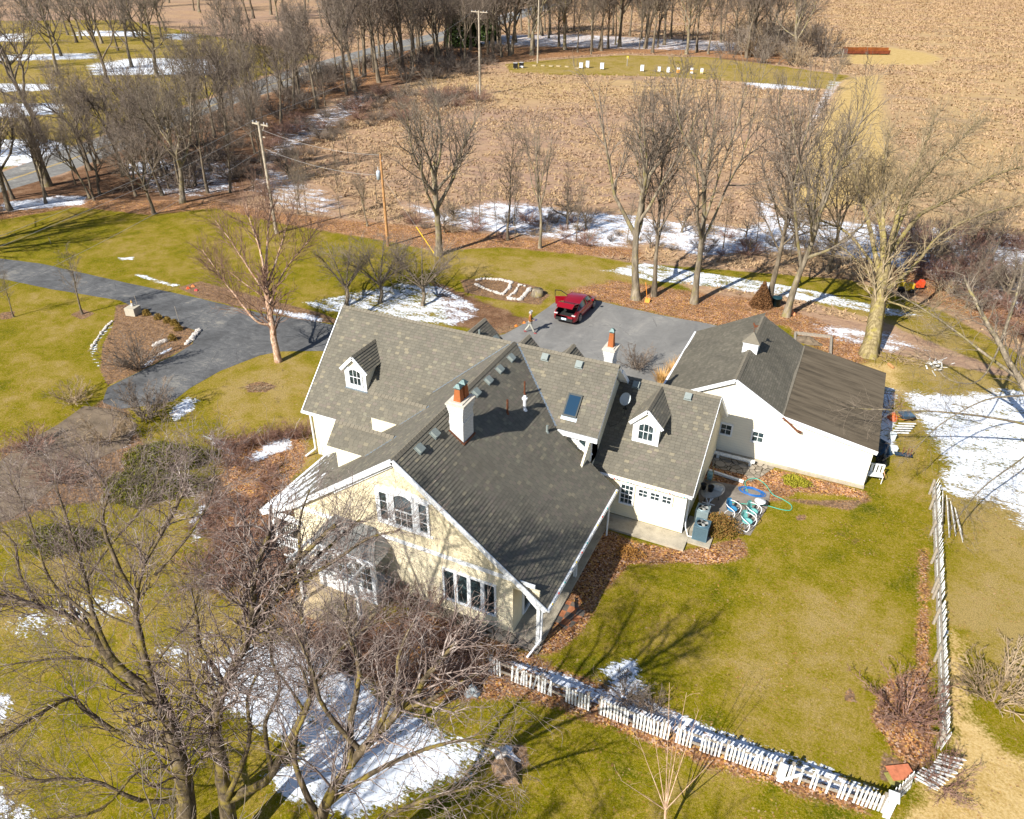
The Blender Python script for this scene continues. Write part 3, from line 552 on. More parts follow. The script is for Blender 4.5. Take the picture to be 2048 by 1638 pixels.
k0 = A(BX, GY, BZ)+sL*LL; sF = sdir(-1, 0, .53); LF = 1.9*math.hypot(1, .53)
slope(R1, k0, Y_, sF, 25.0-GY, LF); slab(R2, k0, Y_, sF, 25.0-GY, LF, .16)
snowy = None
def snow_roof():
    m = shingle.copy(); m.name = 'shingle_with_snow'; t = m.node_tree; b = [n for n in t.nodes if n.type == 'BSDF_PRINCIPLED'][0]
    old = b.inputs['Base Color'].links[0].from_socket; g = t.nodes.new('ShaderNodeNewGeometry'); sp = t.nodes.new('ShaderNodeSeparateXYZ'); t.links.new(g.outputs['Position'], sp.inputs[0])
    def mt(op, a, b2):
        x = t.nodes.new('ShaderNodeMath'); x.operation = op
        for i, v in enumerate((a, b2)):
            if isinstance(v, bpy.types.NodeSocket): t.links.new(v, x.inputs[i])
            else: x.inputs[i].default_value = v
        return x.outputs[0]
    def rg(v, a, b2, c=0, d=1):
        x = t.nodes.new('ShaderNodeMapRange'); t.links.new(v, x.inputs[0]); x.inputs[1].default_value = a; x.inputs[2].default_value = b2; x.inputs[3].default_value = c; x.inputs[4].default_value = d; return x.outputs[0]
    mp = t.nodes.new('ShaderNodeMapping'); mp.inputs['Scale'].default_value = (1.2, .35, 1); t.links.new(g.outputs['Position'], mp.inputs[0])
    nz = t.nodes.new('ShaderNodeTexNoise'); nz.inputs['Scale'].default_value = 3.2; nz.inputs['Detail'].default_value = 5; nz.inputs['Roughness'].default_value = .7; t.links.new(mp.outputs[0], nz.inputs[0])
    # snow lies low on the slope towards the porch corner
    reg = mt('ADD', mt('MULTIPLY', rg(sp.outputs[0], -17.6, -21.9), .62), mt('MULTIPLY', rg(sp.outputs[1], 23.6, 20.2), .34))
    f = rg(mt('ADD', mt('MULTIPLY', mt('SUBTRACT', nz.outputs[0], .5), 1.7), reg), .66, .76)
    f = mt('MULTIPLY', f, rg(sp.outputs[0], -17.2, -17.5)); x = t.nodes.new('ShaderNodeMix'); x.data_type = 'RGBA'; t.links.new(f, x.inputs[0]); t.links.new(old, x.inputs[6]); x.inputs[7].default_value = (.84, .87, .92, 1)
    t.links.new(x.outputs[2], b.inputs['Base Color']); return m
R1.build('roof', snow_roof(), H, 'steep cross gable roof with snow on its lower left slope'); R2.build('roof_edge', white, H)
# cross dormers on the left slope, rear gables
R1 = MB(HO); R2 = MB(HO)
for yr, ye, yb, zb_ in ((23.2, 22.33, 24.35, 4.95), (26.05, 25.22, 28.05, 4.12)):
    zt, ze = 6.12, 5.24
    for (yy, zz) in ((ye, ze), (yb, zb_)):
        L = math.hypot(yy-yr, zt-zz); d = nrm(A(0, yy-yr, zz-zt)); addslope((-19.78, yr, zt), X_, d, 3.6, L)
for xa, za, hw, y0, y1 in ((-18.35, 6.35, 3.0, 32.2, 35.6), (-15.15, 6.35, 1.55, 32, 34.75), (-12.5, 6.35, 1.55, 32, 34.75)):
    dz = 1.0 if hw < 2 else .95
    for sg in (1, -1): L = hw*math.hypot(1, dz); addslope((xa, y0, za), Y_, sdir(sg, 0, dz), y1-y0, L)
R1.build('roof', shingle, H, 'small gable roofs of the cross dormers'); R2.build('roof_edge', white, H)
mb = MB(HO)
for xa, za, hw, y1 in ((-18.35, 6.35, 3.0, 35.6), (-15.15, 6.35, 1.55, 34.75), (-12.5, 6.35, 1.55, 34.75)):
    mb.prism([(xa-hw+.2, y1-.35, 3.2 if hw > 2 else 4.2), (xa+hw-.2, y1-.35, 3.2 if hw > 2 else 4.2), (xa+hw-.25, y1-.35, za-hw), (xa, y1-.35, za-.2), (xa-hw+.25, y1-.35, za-hw)], (0, -1, 0), .15)
    if hw < 2: mb.box((xa-1.3, 33.4, 3.5), (xa+1.3, 34.35, 4.85))
    else: mb.box((xa-2.8, 34.0, 0), (xa+2.8, 35.1, 3.6))
mb.build('wall', wall_w, H)
mb = MB(HO)
ridgecap(mb, (XL, RY, RZ), (XR, RY, RZ)); ridgecap(mb, (BX, 31.3, BZ), (BX, GY, BZ))
ridgecap(mb, (-19.78, 23.2, 6.12), (-16.6, 23.2, 6.12)); ridgecap(mb, (-19.78, 26.05, 6.12), (-16.6, 26.05, 6.12))
for xa, y0, y1 in ((-18.35, 32.6, 35.6), (-15.15, 32.6, 34.75), (-12.5, 32.6, 34.75)): ridgecap(mb, (xa, y0, 6.35), (xa, y1, 6.35))
mb.build('ridge_cap', ridge_m, H)
mb = MB(HO)                                                                    # flashing in the valleys
def vmain(x, side):
    z = BZ-(SB*(x-BX) if side > 0 else SLf*(BX-x)); y = RY-(RZ-z)/SM; return A(x, y, z+.035)
valley(mb, vmain(-14.35, 1), vmain(-11.05, 1), .12); valley(mb, vmain(-14.65, -1), vmain(-18.0, -1), .12)
for ye, yr in ((22.33, 23.2), (25.22, 26.05)):
    a = A(BX-(BZ-6.12)/SLf, yr, 6.15); b = A(BX-(BZ-5.24)/SLf, ye, 5.27); valley(mb, a, b, .12)
mb.build('flashing', flash, H)
# rakes and fascia boards in white
mb = MB(HO)
def rake(a, b, w=.05, h=.24, dz=-.08):
    a, b = A(*a)+A(0, 0, dz), A(*b)+A(0, 0, dz); mb.bar(a, b, w, h)
rake((BX-.0, GY-.03, BZ), (-7.74, GY-.03, 2.37)); rake((BX, GY-.03, BZ), (-20.3, GY-.03, BZ-SLf*5.8)); rake((-20.3, GY-.03, BZ-SLf*5.8), (-22.15, GY-.03, 2.3))
rake((-17.75, 20.04, 4.92), (-14.6, 20.04, 7.3), .03, .1, -.1)
mb.box((-20.3, 20.07, 3.12), (-8.3, 20.118, 3.32))                             # belt board
rake((XL-.03, RY, RZ), (XL-.03, RY-(RZ-3.12)/SM, 3.12)); rake((XR+.03, RY+.5, RZ-.5), (XR+.03, RY+4.3, RZ-4.2), .05, .2)
mb.box((-11.1, 28.66, 4.62), (-8.88, 28.72, 4.86)); mb.box((-12, 29.1, 4.45), (-9.28, 29.149, 4.72)); mb.box((-9.45, 29.09, 3.2), (-9.26, 29.149, 4.6))
mb.bar((-10.9, 29.12, 4.75), (-9.25, 29.12, 3.55), .05, .2)
mb.box((-9.42, 20.09, .13), (-9.26, 20.119, 3.1)) if 0 else None
mb.build('trim', white, H)
# gutters
mb = MB(HO)
def gutter(a, b, w=.13): mb.bar(a, b, w, .11)
gutter((XL-.05, 26.86, 3.06), (-19.75, 26.86, 3.06)); gutter((-7.66, GY, 2.30), (-7.66, 28.6, 2.30)); gutter((-22.22, GY, 2.26), (-22.22, 25.0, 2.26))
mb.bar((-24.95, 27.0, 2.95), (-25.0, 27.25, 2.75), .09, .07); mb.bar((-25.0, 27.28, 2.8), (-25.0, 27.28, .35), .09, .07); mb.bar((-25.0, 27.28, .38), (-25.35, 26.75, .08), .09, .07)
mb.bar((-7.95, 20.1, 2.25), (-7.98, 20.1, .35), .08, .06); mb.bar((-7.98, 20.08, .36), (-8.2, 19.2, .12), .08, .06)
mb.bar((-7.7, 27.6, 2.2), (-7.7, 27.6, .2), .08, .06)
mb.build('gutter', white, H)
# string lights along the gutters
mb = MB(HO); mc = MB(HO); rnd = random.Random(5)
for (a, b) in (((-7.6, GY, 2.4), (-7.6, 28.6, 2.4)), ((-9.0, 29.0, 2.62), (-4.15, 29.0, 2.62))):
    a, b = A(*a), A(*b); L = np.linalg.norm(b-a); m = int(L/.62); mb.tube([a, b], .012, 4)
    for i in range(m): q = a+(b-a)*(i+.5)/m; mc.m = i % 4; mc.lathe(q, ((.005, -.03), (.035, 0), (.03, .06), (.005, .085)), 6)
o = mb.build('light_string', dark_m, H); mc.build('bulb', [plain('bulb_'+n_, c_, .4) for n_, c_ in (('yellow', (.7, .5, .05)), ('red', (.6, .05, .03)), ('teal', (.03, .35, .35)), ('white', (.75, .75, .7)))], o)
# posts
def post(x, y, z1, w=.15, z0=.0):
    m = MB(HO); m.box((x-w/2, y-w/2, z0), (x+w/2, y+w/2, z1)); m.box((x-w*.7, y-w*.7, z0), (x+w*.7, y+w*.7, z0+.12)); m.box((x-w*.7, y-w*.7, z1-.14), (x+w*.7, y+w*.7, z1-.02)); return m
m = post(-8.12, 20.14, 2.55); m.bar((-8.12, 20.14, 2.0), (-8.65, 20.14, 2.55), .1, .1); m.bar((-8.12, 20.14, 2.0), (-8.12, 20.65, 2.5), .1, .1); m.build('post', white_old, H)
post(-8.12, 24.4, 2.5).build('post', white_old, H); post(-21.6, 20.12, 2.35, .18).build('post', white, H); post(-21.6, 24.4, 2.35, .18).build('post', white, H)
mb = MB(HO); mb.box((-22.0, 20.0, 0), (-20.3, 24.8, .25)); mb.build('porch_floor', grey_wood, H)
m = MB(HO); m.box((-21.5, 20.1, .95), (-20.3, 20.16, 1.03)); m.box((-21.5, 20.1, .35), (-20.3, 20.16, .42)); m.box((-21.62, 20.2, .95), (-21.56, 24.3, 1.03)); m.box((-21.62, 20.2, .35), (-21.56, 24.3, .42))
for i in range(9): x = -21.42+i*.135; m.box((x-.02, 20.11, .42), (x+.02, 20.15, .95))
for i in range(28): y = 20.35+i*.14; m.box((-21.61, y-.02, .42), (-21.57, y+.02, .95))
m.box((-22.0, 20.05, 2.1), (-19.9, 20.2, 2.35)); m.build('railing', white, H)
# bay with a standing seam metal roof, pergola
seam = plain('grey_metal_roofing', (.20, .20, .19), .5, .2, .05, 1)
mb = MB(HO); bz0, bz1 = 2.72, 3.5
e0, e1, e2, e3 = A(-18.5, 18.9, bz0), A(-15.2, 18.9, bz0), A(-15.05, 20.1, bz0+.02), A(-18.65, 20.1, bz0+.02); t0, t1 = A(-17.9, 20.1, bz1), A(-15.8, 20.1, bz1)
for f in ((e0, e1, t1, t0), (e1, e2, t1), (e3, e0, t0)): mb.face(f)
mb.face([e0, e3, e2, e1])
for i in range(9):
    t = (i+.5)/9; a = e0+(e1-e0)*t; b = t0+(t1-t0)*t; mb.bar(a+A(0, 0, .015), b+A(0, 0, .015), .025, .04)
mb.bar(e0, t0, .05, .04); mb.bar(e1, t1, .05, .04); mb.build('bay_roof', seam, H)
mb = MB(HO); mb.box((-18.55, 18.86, 2.5), (-15.15, 18.93, bz0)); mb.box((-18.4, 19.0, .1), (-15.3, 20.1, .75)); mb.box((-18.42, 18.99, 2.3), (-15.28, 20.1, 2.72)); mb.box((-18.44, 18.97, .75), (-15.26, 20.12, .83))
for x in (-18.36, -17.3, -16.4, -15.36): mb.box((x-.08, 18.98, .7), (x+.08, 19.14, 2.4))
mb.build('bay_wall', white, H)
for x0, x1 in ((-18.26, -17.4), (-17.2, -16.5), (-16.3, -15.45)): window(H, ((x0+x1)/2, 19.03, 1.56), X_, Z_, x1-x0-.06, 1.36, HO, 3, 3, frame=.03, depth=.03, name='window', n=-Y_)
for x, y in ((-18.46, 17.95), (-15.5, 18.0)): post(x, y, 2.35, .16).build('post', white_old, H)
m = MB(HO); m.box((-18.9, 17.9, 2.35), (-15.1, 18.06, 2.55))
for i in range(6): x = -18.6+i*.62; m.box((x-.04, 17.5, 2.56), (x+.04, 19.0, 2.70))
for j in range(1): m.box((-18.9, 17.7+j*.4, 2.71), (-15.1, 17.75+j*.4, 2.76))
m.build('pergola', white_old, H)
mb = MB(HO); mb.box((-18.9, 17.2, 0), (-15.1, 19.5, .1)); mb.build('terrace', concrete('tan_concrete', (.42, .33, .20)), H)
# windows of the front gable
def casing(x0, x1, z0, z1, y=20.085):
    m = MB(HO); m.box((x0, y-.02, z0), (x1, y+.02, z1)); return m.build('window_surround', white, H)
casing(-15.52, -12.45, 4.0, 5.95) if 0 else None
m = MB(HO); m.box((-15.6, 20.06, 4.08), (-15.38, 20.1, 5.82)); m.box((-15.6, 20.055, 3.98), (-12.9, 20.1, 4.1)); m.prism([(-15.6, 20.06, 5.8), (-12.9, 20.06, 5.8), (-12.9, 20.06, 5.9), (-14.25, 20.06, 6.12), (-15.6, 20.06, 5.9)], Y_, .04); m.build('window_surround', white, H)
for xc, w, h, zc, c_, r_, ar in ((-15.2, .34, 1.45, 4.95, 1, 3, 0), (-14.25, .84, 1.62, 4.98, 1, 1, .16), (-13.3, .36, 1.45, 4.95, 1, 3, 0)):
    window(H, (xc, 20.1, zc), X_, Z_, w, h, HO, c_, r_, ar, .10, n=-Y_)
m = MB(HO); m.box((-14.66, 20.04, 4.93), (-13.84, 20.07, 4.99))
for x in (-14.39, -14.11): m.box((x-.012, 20.05, 4.18), (x+.012, 20.07, 4.93))
m.box((-14.66, 20.052, 4.55), (-13.84, 20.068, 4.575)); m.build('muntin', white, H)
m = MB(HO)
for x0, x1 in ((-15.03, -14.75), (-13.75, -13.5)): m.box((x0, 20.05, 4.1), (x1, 20.1, 5.85))
m.build('window_surround', white, H)
for i in range(4): window(H, (-12.24+i*.635, 20.12, 1.68), X_, Z_, .46, 1.62, HO, 1, 1, 0, .085, n=-Y_)
window(H, (-9.28, 21.6, 1.35), Y_, Z_, .9, 1.9, HO, 1, 1, 0, .08, n=X_)
window(H, (-10.0+.25, 29.14, 4.15), X_, Z_, .34, .62, HO, 1, 1, 0, .07, n=-Y_)
window(H, (-23.0, 27.35, 1.6), X_, Z_, .8, 1.3, HO, 2, 2, 0, .08, n=-Y_)
# gabled roof dormers
def dormer(x0, x1, yf, zb, ze, zt, ybk, zmn, label, big=False):
    xc = (x0+x1)/2; mb = MB(HO); y2 = ybk
    mb.prism([(x0+.12, yf, zb-.05), (x1-.12, yf, zb-.05), (x1-.12, yf, ze), (xc, yf, zt-.12), (x0+.12, yf, ze)], Y_, y2-yf)
    D = mb.build('dormer', wall_w, H, label)
    r1 = MB(HO); r2 = MB(HO); dz = (zt-ze)/((x1-x0)/2); L = math.hypot((x1-x0)/2+.06, ((x1-x0)/2+.06)*dz)
    for sg in (1, -1):
        slope(r1, (xc, yf-.14, zt), Y_, sdir(sg, 0, dz), y2+.9-yf, L, row=.155); slab(r2, (xc, yf-.14, zt), Y_, sdir(sg, 0, dz), y2+.9-yf, L, .09)
    r1.build('roof', shingle, D); r2.build('roof_edge', white, D)
    c = MB(HO); ridgecap(c, (xc, y2+.6, zt), (xc, yf-.14, zt), .13, .12); c.build('ridge_cap', ridge_m, D)
    t = MB(HO)
    for sg in (1, -1): t.bar((xc, yf-.15, zt-.09), (xc+sg*((x1-x0)/2+.06), yf-.15, zt-.09-((x1-x0)/2+.06)*dz), .05, .17)
    t.box((x0+.1, yf-.03, zb-.05), (x0+.28, yf-.001, ze+.02)); t.box((x1-.28, yf-.03, zb-.05), (x1-.1, yf-.001, ze+.02)); t.box((x0+.28, yf-.025, zb-.05), (x1-.28, yf-.001, zb+.12))
    t.build('trim', white, D)
    f = MB(HO); f.box((x0+.05, yf-.09, zb-.07), (x1-.05, yf-.032, zb+.0)); f.build('flashing', flash, D)
    w = (x1-x0)*.46; window(D, (xc, yf, (zb+ze)/2+.1), X_, Z_, w, (ze-zb)*.74, HO, 3, 2, .12 if not big else .14, .09, n=-Y_, sub=False)
dormer(-23.16, -21.62, 28.3, 4.44, 5.68, 6.46, 29.9, zmain, 'left gabled dormer with an arched window')
# skylight, roof vents, pipes
def on(x, y, zf, n):
    return A(x, y, zf)
def vent(P, n, u):
    n = nrm(n); u = nrm(u); v = np.cross(n, u); m = MB(HO)
    m.obox(A(*P)+n*.03, u, v, n, .2, .2, .012); m.obox(A(*P)+n*.1, u, v, n, .15, .15, .07); m.obox(A(*P)+n*.17, u, v, n, .17, .17, .012); return m
nB = nrm(A(SB, 0, 1)); nM = nrm(A(0, -SM, 1))
for y in (21.35, 22.58, 26.35, 27.6, 28.8, 30.1): x = -14.12; vent((x, y, BZ-SB*(x-BX)+.02), nB, Y_).build('roof_vent', vent_m, H)
for x in (-12.67, -10.85): y = 31.14; vent((x, y, zmain(y)+.02), nM, X_).build('roof_vent', vent_m, H)
vent((-17.4, 35.0, 6.35-.95*.95+.03), nrm(A(.95, 0, 1)), Y_).build('roof_vent', vent_m, H)
mb = MB(HO); c = A(-10.55, 29.63, zmain(29.63)+.05); v = nrm(A(0, 1, SM)); mb.obox(c, X_, v, nM, .36, .6, .07); 
so_ = mb.build('skylight', dark_m, H); mb = MB(HO); mb.obox(c+nM*.075, X_, v, nM, .29, .5, .006); mb.build('pane', skyglass, so_)
mb = MB(HO); mb.obox(c-v*.66-nM*.03, X_, v, nM, .4, .1, .02); mb.build('flashing', flash, so_)
def pipe(x, y, h, r, mat, cap=False, z=None):
    z = BZ-SB*(x-BX) if z is None else z; m = MB(HO); m.cyl((x, y, z-.1), r, h+.1, 10)
    m.cyl((x, y, z-.06), r*2, .12, 10, r*1.2)
    if cap: m.cyl((x, y, z+h-.05), r*1.8, .08, 10); m.cyl((x, y, z+h+.03), r*.9, .1, 10)
    return m.build('vent_pipe', mat, H)
rust = plain('rusty_iron', (.16, .06, .03), .8, .3, .3, 15)
pipe(-12.78, 26.93, .75, .05, rust); pipe(-12.4, 28.03, .62, .075, white, True); pipe(-12.79, 28.88, .7, .045, rust); pipe(-11.2, 28.02, .36, .06, vent_m); pipe(-18.0, 34.2, .35, .06, vent_m, z=5.95)
# chimneys
def chimney(x0, x1, y0, y1, z0, z1, pots, label, bulge=True):
    mb = MB(HO)
    mb.box((x0, y0, z0), (x1, y1, z1-.42)) 
    for i, e in enumerate((.025, .05, .075)): mb.box((x0-e, y0-e, z1-.42+i*.14), (x1+e, y1+e, z1-.42+(i+1)*.14))
    if bulge: mb.box((x0-.02, y0-.02, z1-.95), (x1+.02, y1+.02, z1-.8))
    Cn = mb.build('chimney', brick_w, H, label)
    mb = MB(HO); mb.box((x0-.12, y0-.12, z1), (x1+.12, y1+.12, z1+.08)); mb.prism([(x0-.1, y0-.1, z1+.08), (x1+.1, y0-.1, z1+.08), (x1-.1, y0+.14, z1+.17), (x0+.1, y0+.14, z1+.17)], Y_, .01) if 0 else mb.box((x0, y0, z1+.08), (x1, y1, z1+.13)); mb.build('chimney_cap', stonec, Cn)
    for (px, py, h, s) in pots:
        m = MB(HO); z = z1+.13; a, b = s, s*.72
        m.raw([(px-a, py-a, z), (px+a, py-a, z), (px+a, py+a, z), (px-a, py+a, z), (px-b, py-b, z+h), (px+b, py-b, z+h), (px+b, py+b, z+h), (px-b, py+b, z+h)], ((0, 1, 5, 4), (1, 2, 6, 5), (2, 3, 7, 6), (3, 0, 4, 7), (4, 5, 6, 7)))
        m.build('chimney_pot', terra, Cn)
        m = MB(HO); z += h
        for dx in (-1, 1):
            for dy in (-1, 1): m.box((px+dx*b*.8-.012, py+dy*b*.8-.012, z), (px+dx*b*.8+.012, py+dy*b*.8+.012, z+.1))
        m.box((px-b*.85, py-b*.85, z+.0), (px+b*.85, py+b*.85, z+.05)); c_ = b*1.35; z += .09
        m.raw([(px-c_, py-c_, z), (px+c_, py-c_, z), (px+c_, py+c_, z), (px-c_, py+c_, z), (px-b*.4, py-b*.4, z+.15), (px+b*.4, py-b*.4, z+.15), (px+b*.4, py+b*.4, z+.15), (px-b*.4, py+b*.4, z+.15)], ((0, 1, 5, 4), (1, 2, 6, 5), (2, 3, 7, 6), (3, 0, 4, 7), (4, 5, 6, 7), (3, 2, 1, 0)))
        m.build('pot_cover', verd, Cn)
chimney(-13.85, -13.2, 23.43, 24.35, 6.2, 8.42, ((-13.52, 23.72, .55, .17), (-13.5, 24.12, .55, .17)), 'white brick chimney with two orange clay pots')
mb = MB(HO); mb.bar((-13.9, 23.38, 7.1), (-13.15, 23.38, 6.55), .06, .14); mb.bar((-13.16, 23.38, 6.56), (-13.16, 24.4, 6.56), .06, .14); mb.build('flashing', rust, H)
chimney(-10.2, -9.75, 33.0, 33.7, 3.5, 7.35, ((-9.97, 33.3, .75, .15),), 'narrow white brick chimney with one orange clay pot')
# ------------------------------------------------------------------ right wing of the farmhouse
WZ, WY, SW = 5.86, 33.45, .84; WX0, WX1 = -9.3, -4.17
R1 = MB(HO); R2 = MB(HO); hw = math.hypot(1, SW); Lw = (WZ-2.5)/SW*hw
addslope((WX0, WY, WZ), X_, sdir(0, -1, SW), WX1-WX0, Lw); addslope((WX0, WY, WZ), X_, sdir(0, 1, SW), WX1-WX0, (WZ-2.6)/SW*hw)
R1.build('roof', shingle, H, 'shingle roof of the low right wing'); R2.build('roof_edge', white, H)
mb = MB(HO); ridgecap(mb, (WX0, WY, WZ), (WX1, WY, WZ)); mb.build('ridge_cap', ridge_m, H)
mb = MB(HO); mb.prism([(-9.2, 29.45, 0.12), (-9.2, 37.3, 0.12), (-9.2, 37.3, 2.5), (-9.2, WY, WZ-.2), (-9.2, 29.45, 2.5)], X_, 9.2-4.45); mb.build('wall', wall_y, H, 'cream clapboard wall of the right wing')
mb = MB(HO); rake((WX1+.02, WY, WZ), (WX1+.02, 29.42, 2.5), .04, .18, -.07) ; mb.bar((WX1+.02, WY, WZ-.07), (WX1+.02, 29.42, 2.43), .04, .18); mb.bar((WX1+.02, WY, WZ-.07), (WX1+.02, 37.3, 2.6), .04, .18); mb.box((-4.47, 29.44, .12), (-4.43, 29.6, 2.5)); mb.build('trim', white, H)
mb = MB(HO); gutter((-9.0, 29.36, 2.44), (WX1, 29.36, 2.44)); mb.bar((-4.6, 29.42, 2.4), (-4.38, 29.9, 1.9), .07, .07); mb.bar((-4.38, 29.9, 1.9), (-4.38, 29.9, .2), .08, .07); mb.bar((-8.75, 29.3, 2.5), (-8.7, 28.9, 2.4), .1, .1); mb.build('gutter', white, H)
dormer(-7.9, -6.36, 30.97, 3.72, 4.98, 5.78, 32.9, None, 'right gabled dormer with an arched window', True)
for x in (-8.41, -5.72): y = 33.15; vent((x, y, WZ-SW*(WY-y)+.02), nrm(A(0, -SW, 1)), X_).build('roof_vent', vent_m, H)
window(H, (-7.37, 29.45, 1.58), X_, Z_, .6, 1.12, HO, 3, 4, 0, .08, n=-Y_, sash=True)
for x in (-6.56, -5.96, -5.37): window(H, (x, 29.45, 1.9), X_, Z_, .42, .42, HO, 2, 2, 0, .085, n=-Y_)
# satellite dish stands on the wing roof
D = root('satellite_dish', (-8.6, 32.15, WZ-SW*(WY-32.15)), 'grey satellite dish on a short mast on the right wing roof', 'satellite dish')
dm = plain('dish_grey', (.42, .46, .48), .5, var=.05); o_ = (0, 0, 0); mb = MB(); mb.tube([(0, 0, 0), (0, -.1, .3), (0, -.12, .55)], .025, 8); mb.box((-.1, -.1, -.03), (.1, .1, .03)); mb.build('mast', dark_m, D)
mb = MB(); n_ = nrm(A(-.1, -.75, .6)); a_ = nrm(np.cross(n_, Z_)); b_ = np.cross(a_, n_); c0 = A(0, -.14, .6); V = []; F_ = []
for j in range(6):
    for i in range(20):
        t = 2*math.pi*i/20; r = j/5; V.append(c0+a_*r*.28*math.cos(t)+b_*r*.34*math.sin(t)+n_*(.07*r*r))
for j in range(6):
    for i in range(20):
        t = 2*math.pi*i/20; r = j/5; V.append(c0-n_*.012+a_*r*.275*math.cos(t)+b_*r*.335*math.sin(t)+n_*(.07*r*r))
for j in range(5):
    for i in range(20): F_ += [(j*20+i, j*20+(i+1) % 20, (j+1)*20+(i+1) % 20, (j+1)*20+i), (120+j*20+i, 120+(j+1)*20+i, 120+(j+1)*20+(i+1) % 20, 120+j*20+(i+1) % 20)]
mb.raw(V, F_, True); mb.build('reflector', dm, D)
mb = MB(); mb.tube([c0-b_*.3, c0+n_*.4-b_*.28], .014, 6); mb.obox(c0+n_*.42-b_*.26, a_, b_, n_, .05, .04, .06); mb.build('feed_arm', dm, D)
mb = MB(); zz = lambda x, y: WZ-SW*(WY-y)-D.location[2]+.03
mb.tube([(0, -.1, .1), (.05, -.3, zz(0, 31.85)), (-.1, -.7, zz(0, 31.45)), (-.45, -.9, zz(0, 31.25)), (-.6, -.75, zz(0, 31.4))], .012, 5); mb.build('cable', dark_m, D)
# ------------------------------------------------------------------ garage
GO = (-2.0, 42, 0)
GR = root('garage', GO, 'white garage with a sagging shingle gable roof, a low rolled-roofing lean-to and a small cupola', 'garage')
gx0, gzt, gs = -4.04, 4.92, .57; gy0, gy1 = 37.25, 46.3
def garage_slope(mb, x0, x1, z0, z1, y0, y1, mat, row, nu=26, sag=.05, seed=1):
    "a slope whose courses wave a little along their length"
    L = math.hypot(x1-x0, z1-z0); m = max(1, int(L/row)); sgn = 1 if x1 > x0 else -1
    def Q(s, t, k):
        x = x0+(x1-x0)*s; y = y0+(y1-y0)*t; z = z0+(z1-z0)*s
        w = sag*(pnoise(Vector((x*.5, y*.45, seed)))+.45*pnoise(Vector((x*1.3, y*1.1, seed+4))))*min(1, 4*t, 4*(1-t)+.1)*(1 if 0 < s else .35)
        return A(x, y, z+w+k)
    for i in range(m):
        for j in range(nu):
            a, b = i/m, (i+1)/m; t0, t1 = j/nu, (j+1)/nu; v0, v1 = (i+.04)*row, (i+.96)*row; yy0, yy1 = t0*(y1-y0), t1*(y1-y0)
            f = [Q(a, t0, 0), Q(a, t1, 0), Q(b, t1, .018), Q(b, t0, .018)]; uv = [(yy0, v0), (yy1, v0), (yy1, v1), (yy0, v1)]
            if sgn > 0: f = f[::-1]; uv = uv[::-1]
            mb.face(f, uv); mb.face([Q(b, t0, .018), Q(b, t1, .018), Q(b, t1, -.004), Q(b, t0, -.004)], [(0, v1)]*4)
mb = MB(GO); garage_slope(mb, gx0, -1.31, gzt, 3.37, gy0, gy1, None, .14, sag=.07, seed=2); garage_slope(mb, gx0, -8.2, gzt, 2.72, gy0, gy1+.6, None, .14, sag=.12, seed=7); mb.build('roof', shingle_old, GR, 'grey brown shingle roof')
mb = MB(GO); mb.prism([(-1.36, gy0, 3.36), (3.62, gy0, 2.51), (3.62, gy1+.25, 2.51), (-1.36, gy1+.25, 3.36)], nrm(A(.85, 0, 4.93)), .04); mb.build('lean_to_roof', rolled, GR)
mb = MB(GO); mb.prism([(-1.36, gy0+.02, 3.33), (3.6, gy0+.02, 2.48), (3.6, gy1+.2, 2.48), (-1.36, gy1+.2, 3.33)], nrm(A(-.85, 0, -4.93)), .14)
mb.prism([(gx0, gy0+.02, gzt-.1), (-1.31, gy0+.02, 3.25), (-1.31, gy1-.1, 3.25), (gx0, gy1-.1, gzt-.1)], (0, 0, -1), .12); mb.prism([(gx0, gy0+.02, gzt-.1), (-8.2, gy0+.02, 2.6), (-8.2, gy1, 2.6), (gx0, gy1, gzt-.1)], (0, 0, -1), .1)
mb.bar((gx0, gy0-.01, gzt-.05), (-1.31, gy0-.01, 3.3), .05, .2); mb.bar((gx0, gy0-.01, gzt-.05), (-8.2, gy0-.01, 2.62), .05, .2); mb.bar((-1.31, gy0-.01, 3.27), (3.62, gy0-.01, 2.42), .05, .22)
mb.bar((-4.3, gy0+.12, gzt-.32), (-6.6, gy0+.12, 3.43), .05, .1); mb.build('trim', white, GR)
mb = MB(GO); mb.prism([(-8.0, 37.45, 0), (3.46, 37.45, 0), (3.46, 37.45, 2.36), (-1.31, 37.45, 3.18), (gx0, 37.45, gzt-.25), (-8.0, 37.45, 2.5)], Y_, .14)
mb.box((3.34, 37.6, 0), (3.46, gy1, 2.34)); mb.box((-8.0, 37.6, 0), (-7.9, gy1+.3, 2.5)); mb.prism([(-7.9, gy1, 0), (3.34, gy1, 0), (3.34, gy1, 2.36), (-1.31, gy1, 3.18), (gx0, gy1, gzt-.25), (-7.9, gy1, 2.5)], Y_, -.12)
mb.build('wall', clap_mat('white_garage_siding', (.86, .80, .66), .16), GR)
mb = MB(GO); mb.box((-4.6, 37.3, 0), (3.5, 37.449, .16)); mb.build('footing', conc, GR)
for x in (-4.12, -2.36): window(GR, (x, 37.45, 1.62), X_, Z_, .56, .62, GO, 2, 2, 0, .09, n=-Y_, label=None)
mb = MB(GO); mb.bar((-8.27, gy0, 2.64), (-8.27, gy1+.6, 2.64), .12, .1); mb.build('gutter', white, GR)
mb = MB(GO); mb.tube([(-1.3, 37.2, 3.3), (-.95, 37.15, 3.1), (-.55, 37.12, 2.82), (-.35, 37.12, 2.7)], .06, 8); mb.bar((-.5, 37.2, 2.72), (-.22, 37.2, 2.66), .1, .1); mb.build('downpipe', rust, GR)
mb = MB(GO); ridgecap(mb, (gx0, gy1, gzt), (gx0, gy0, gzt), .16, .09)
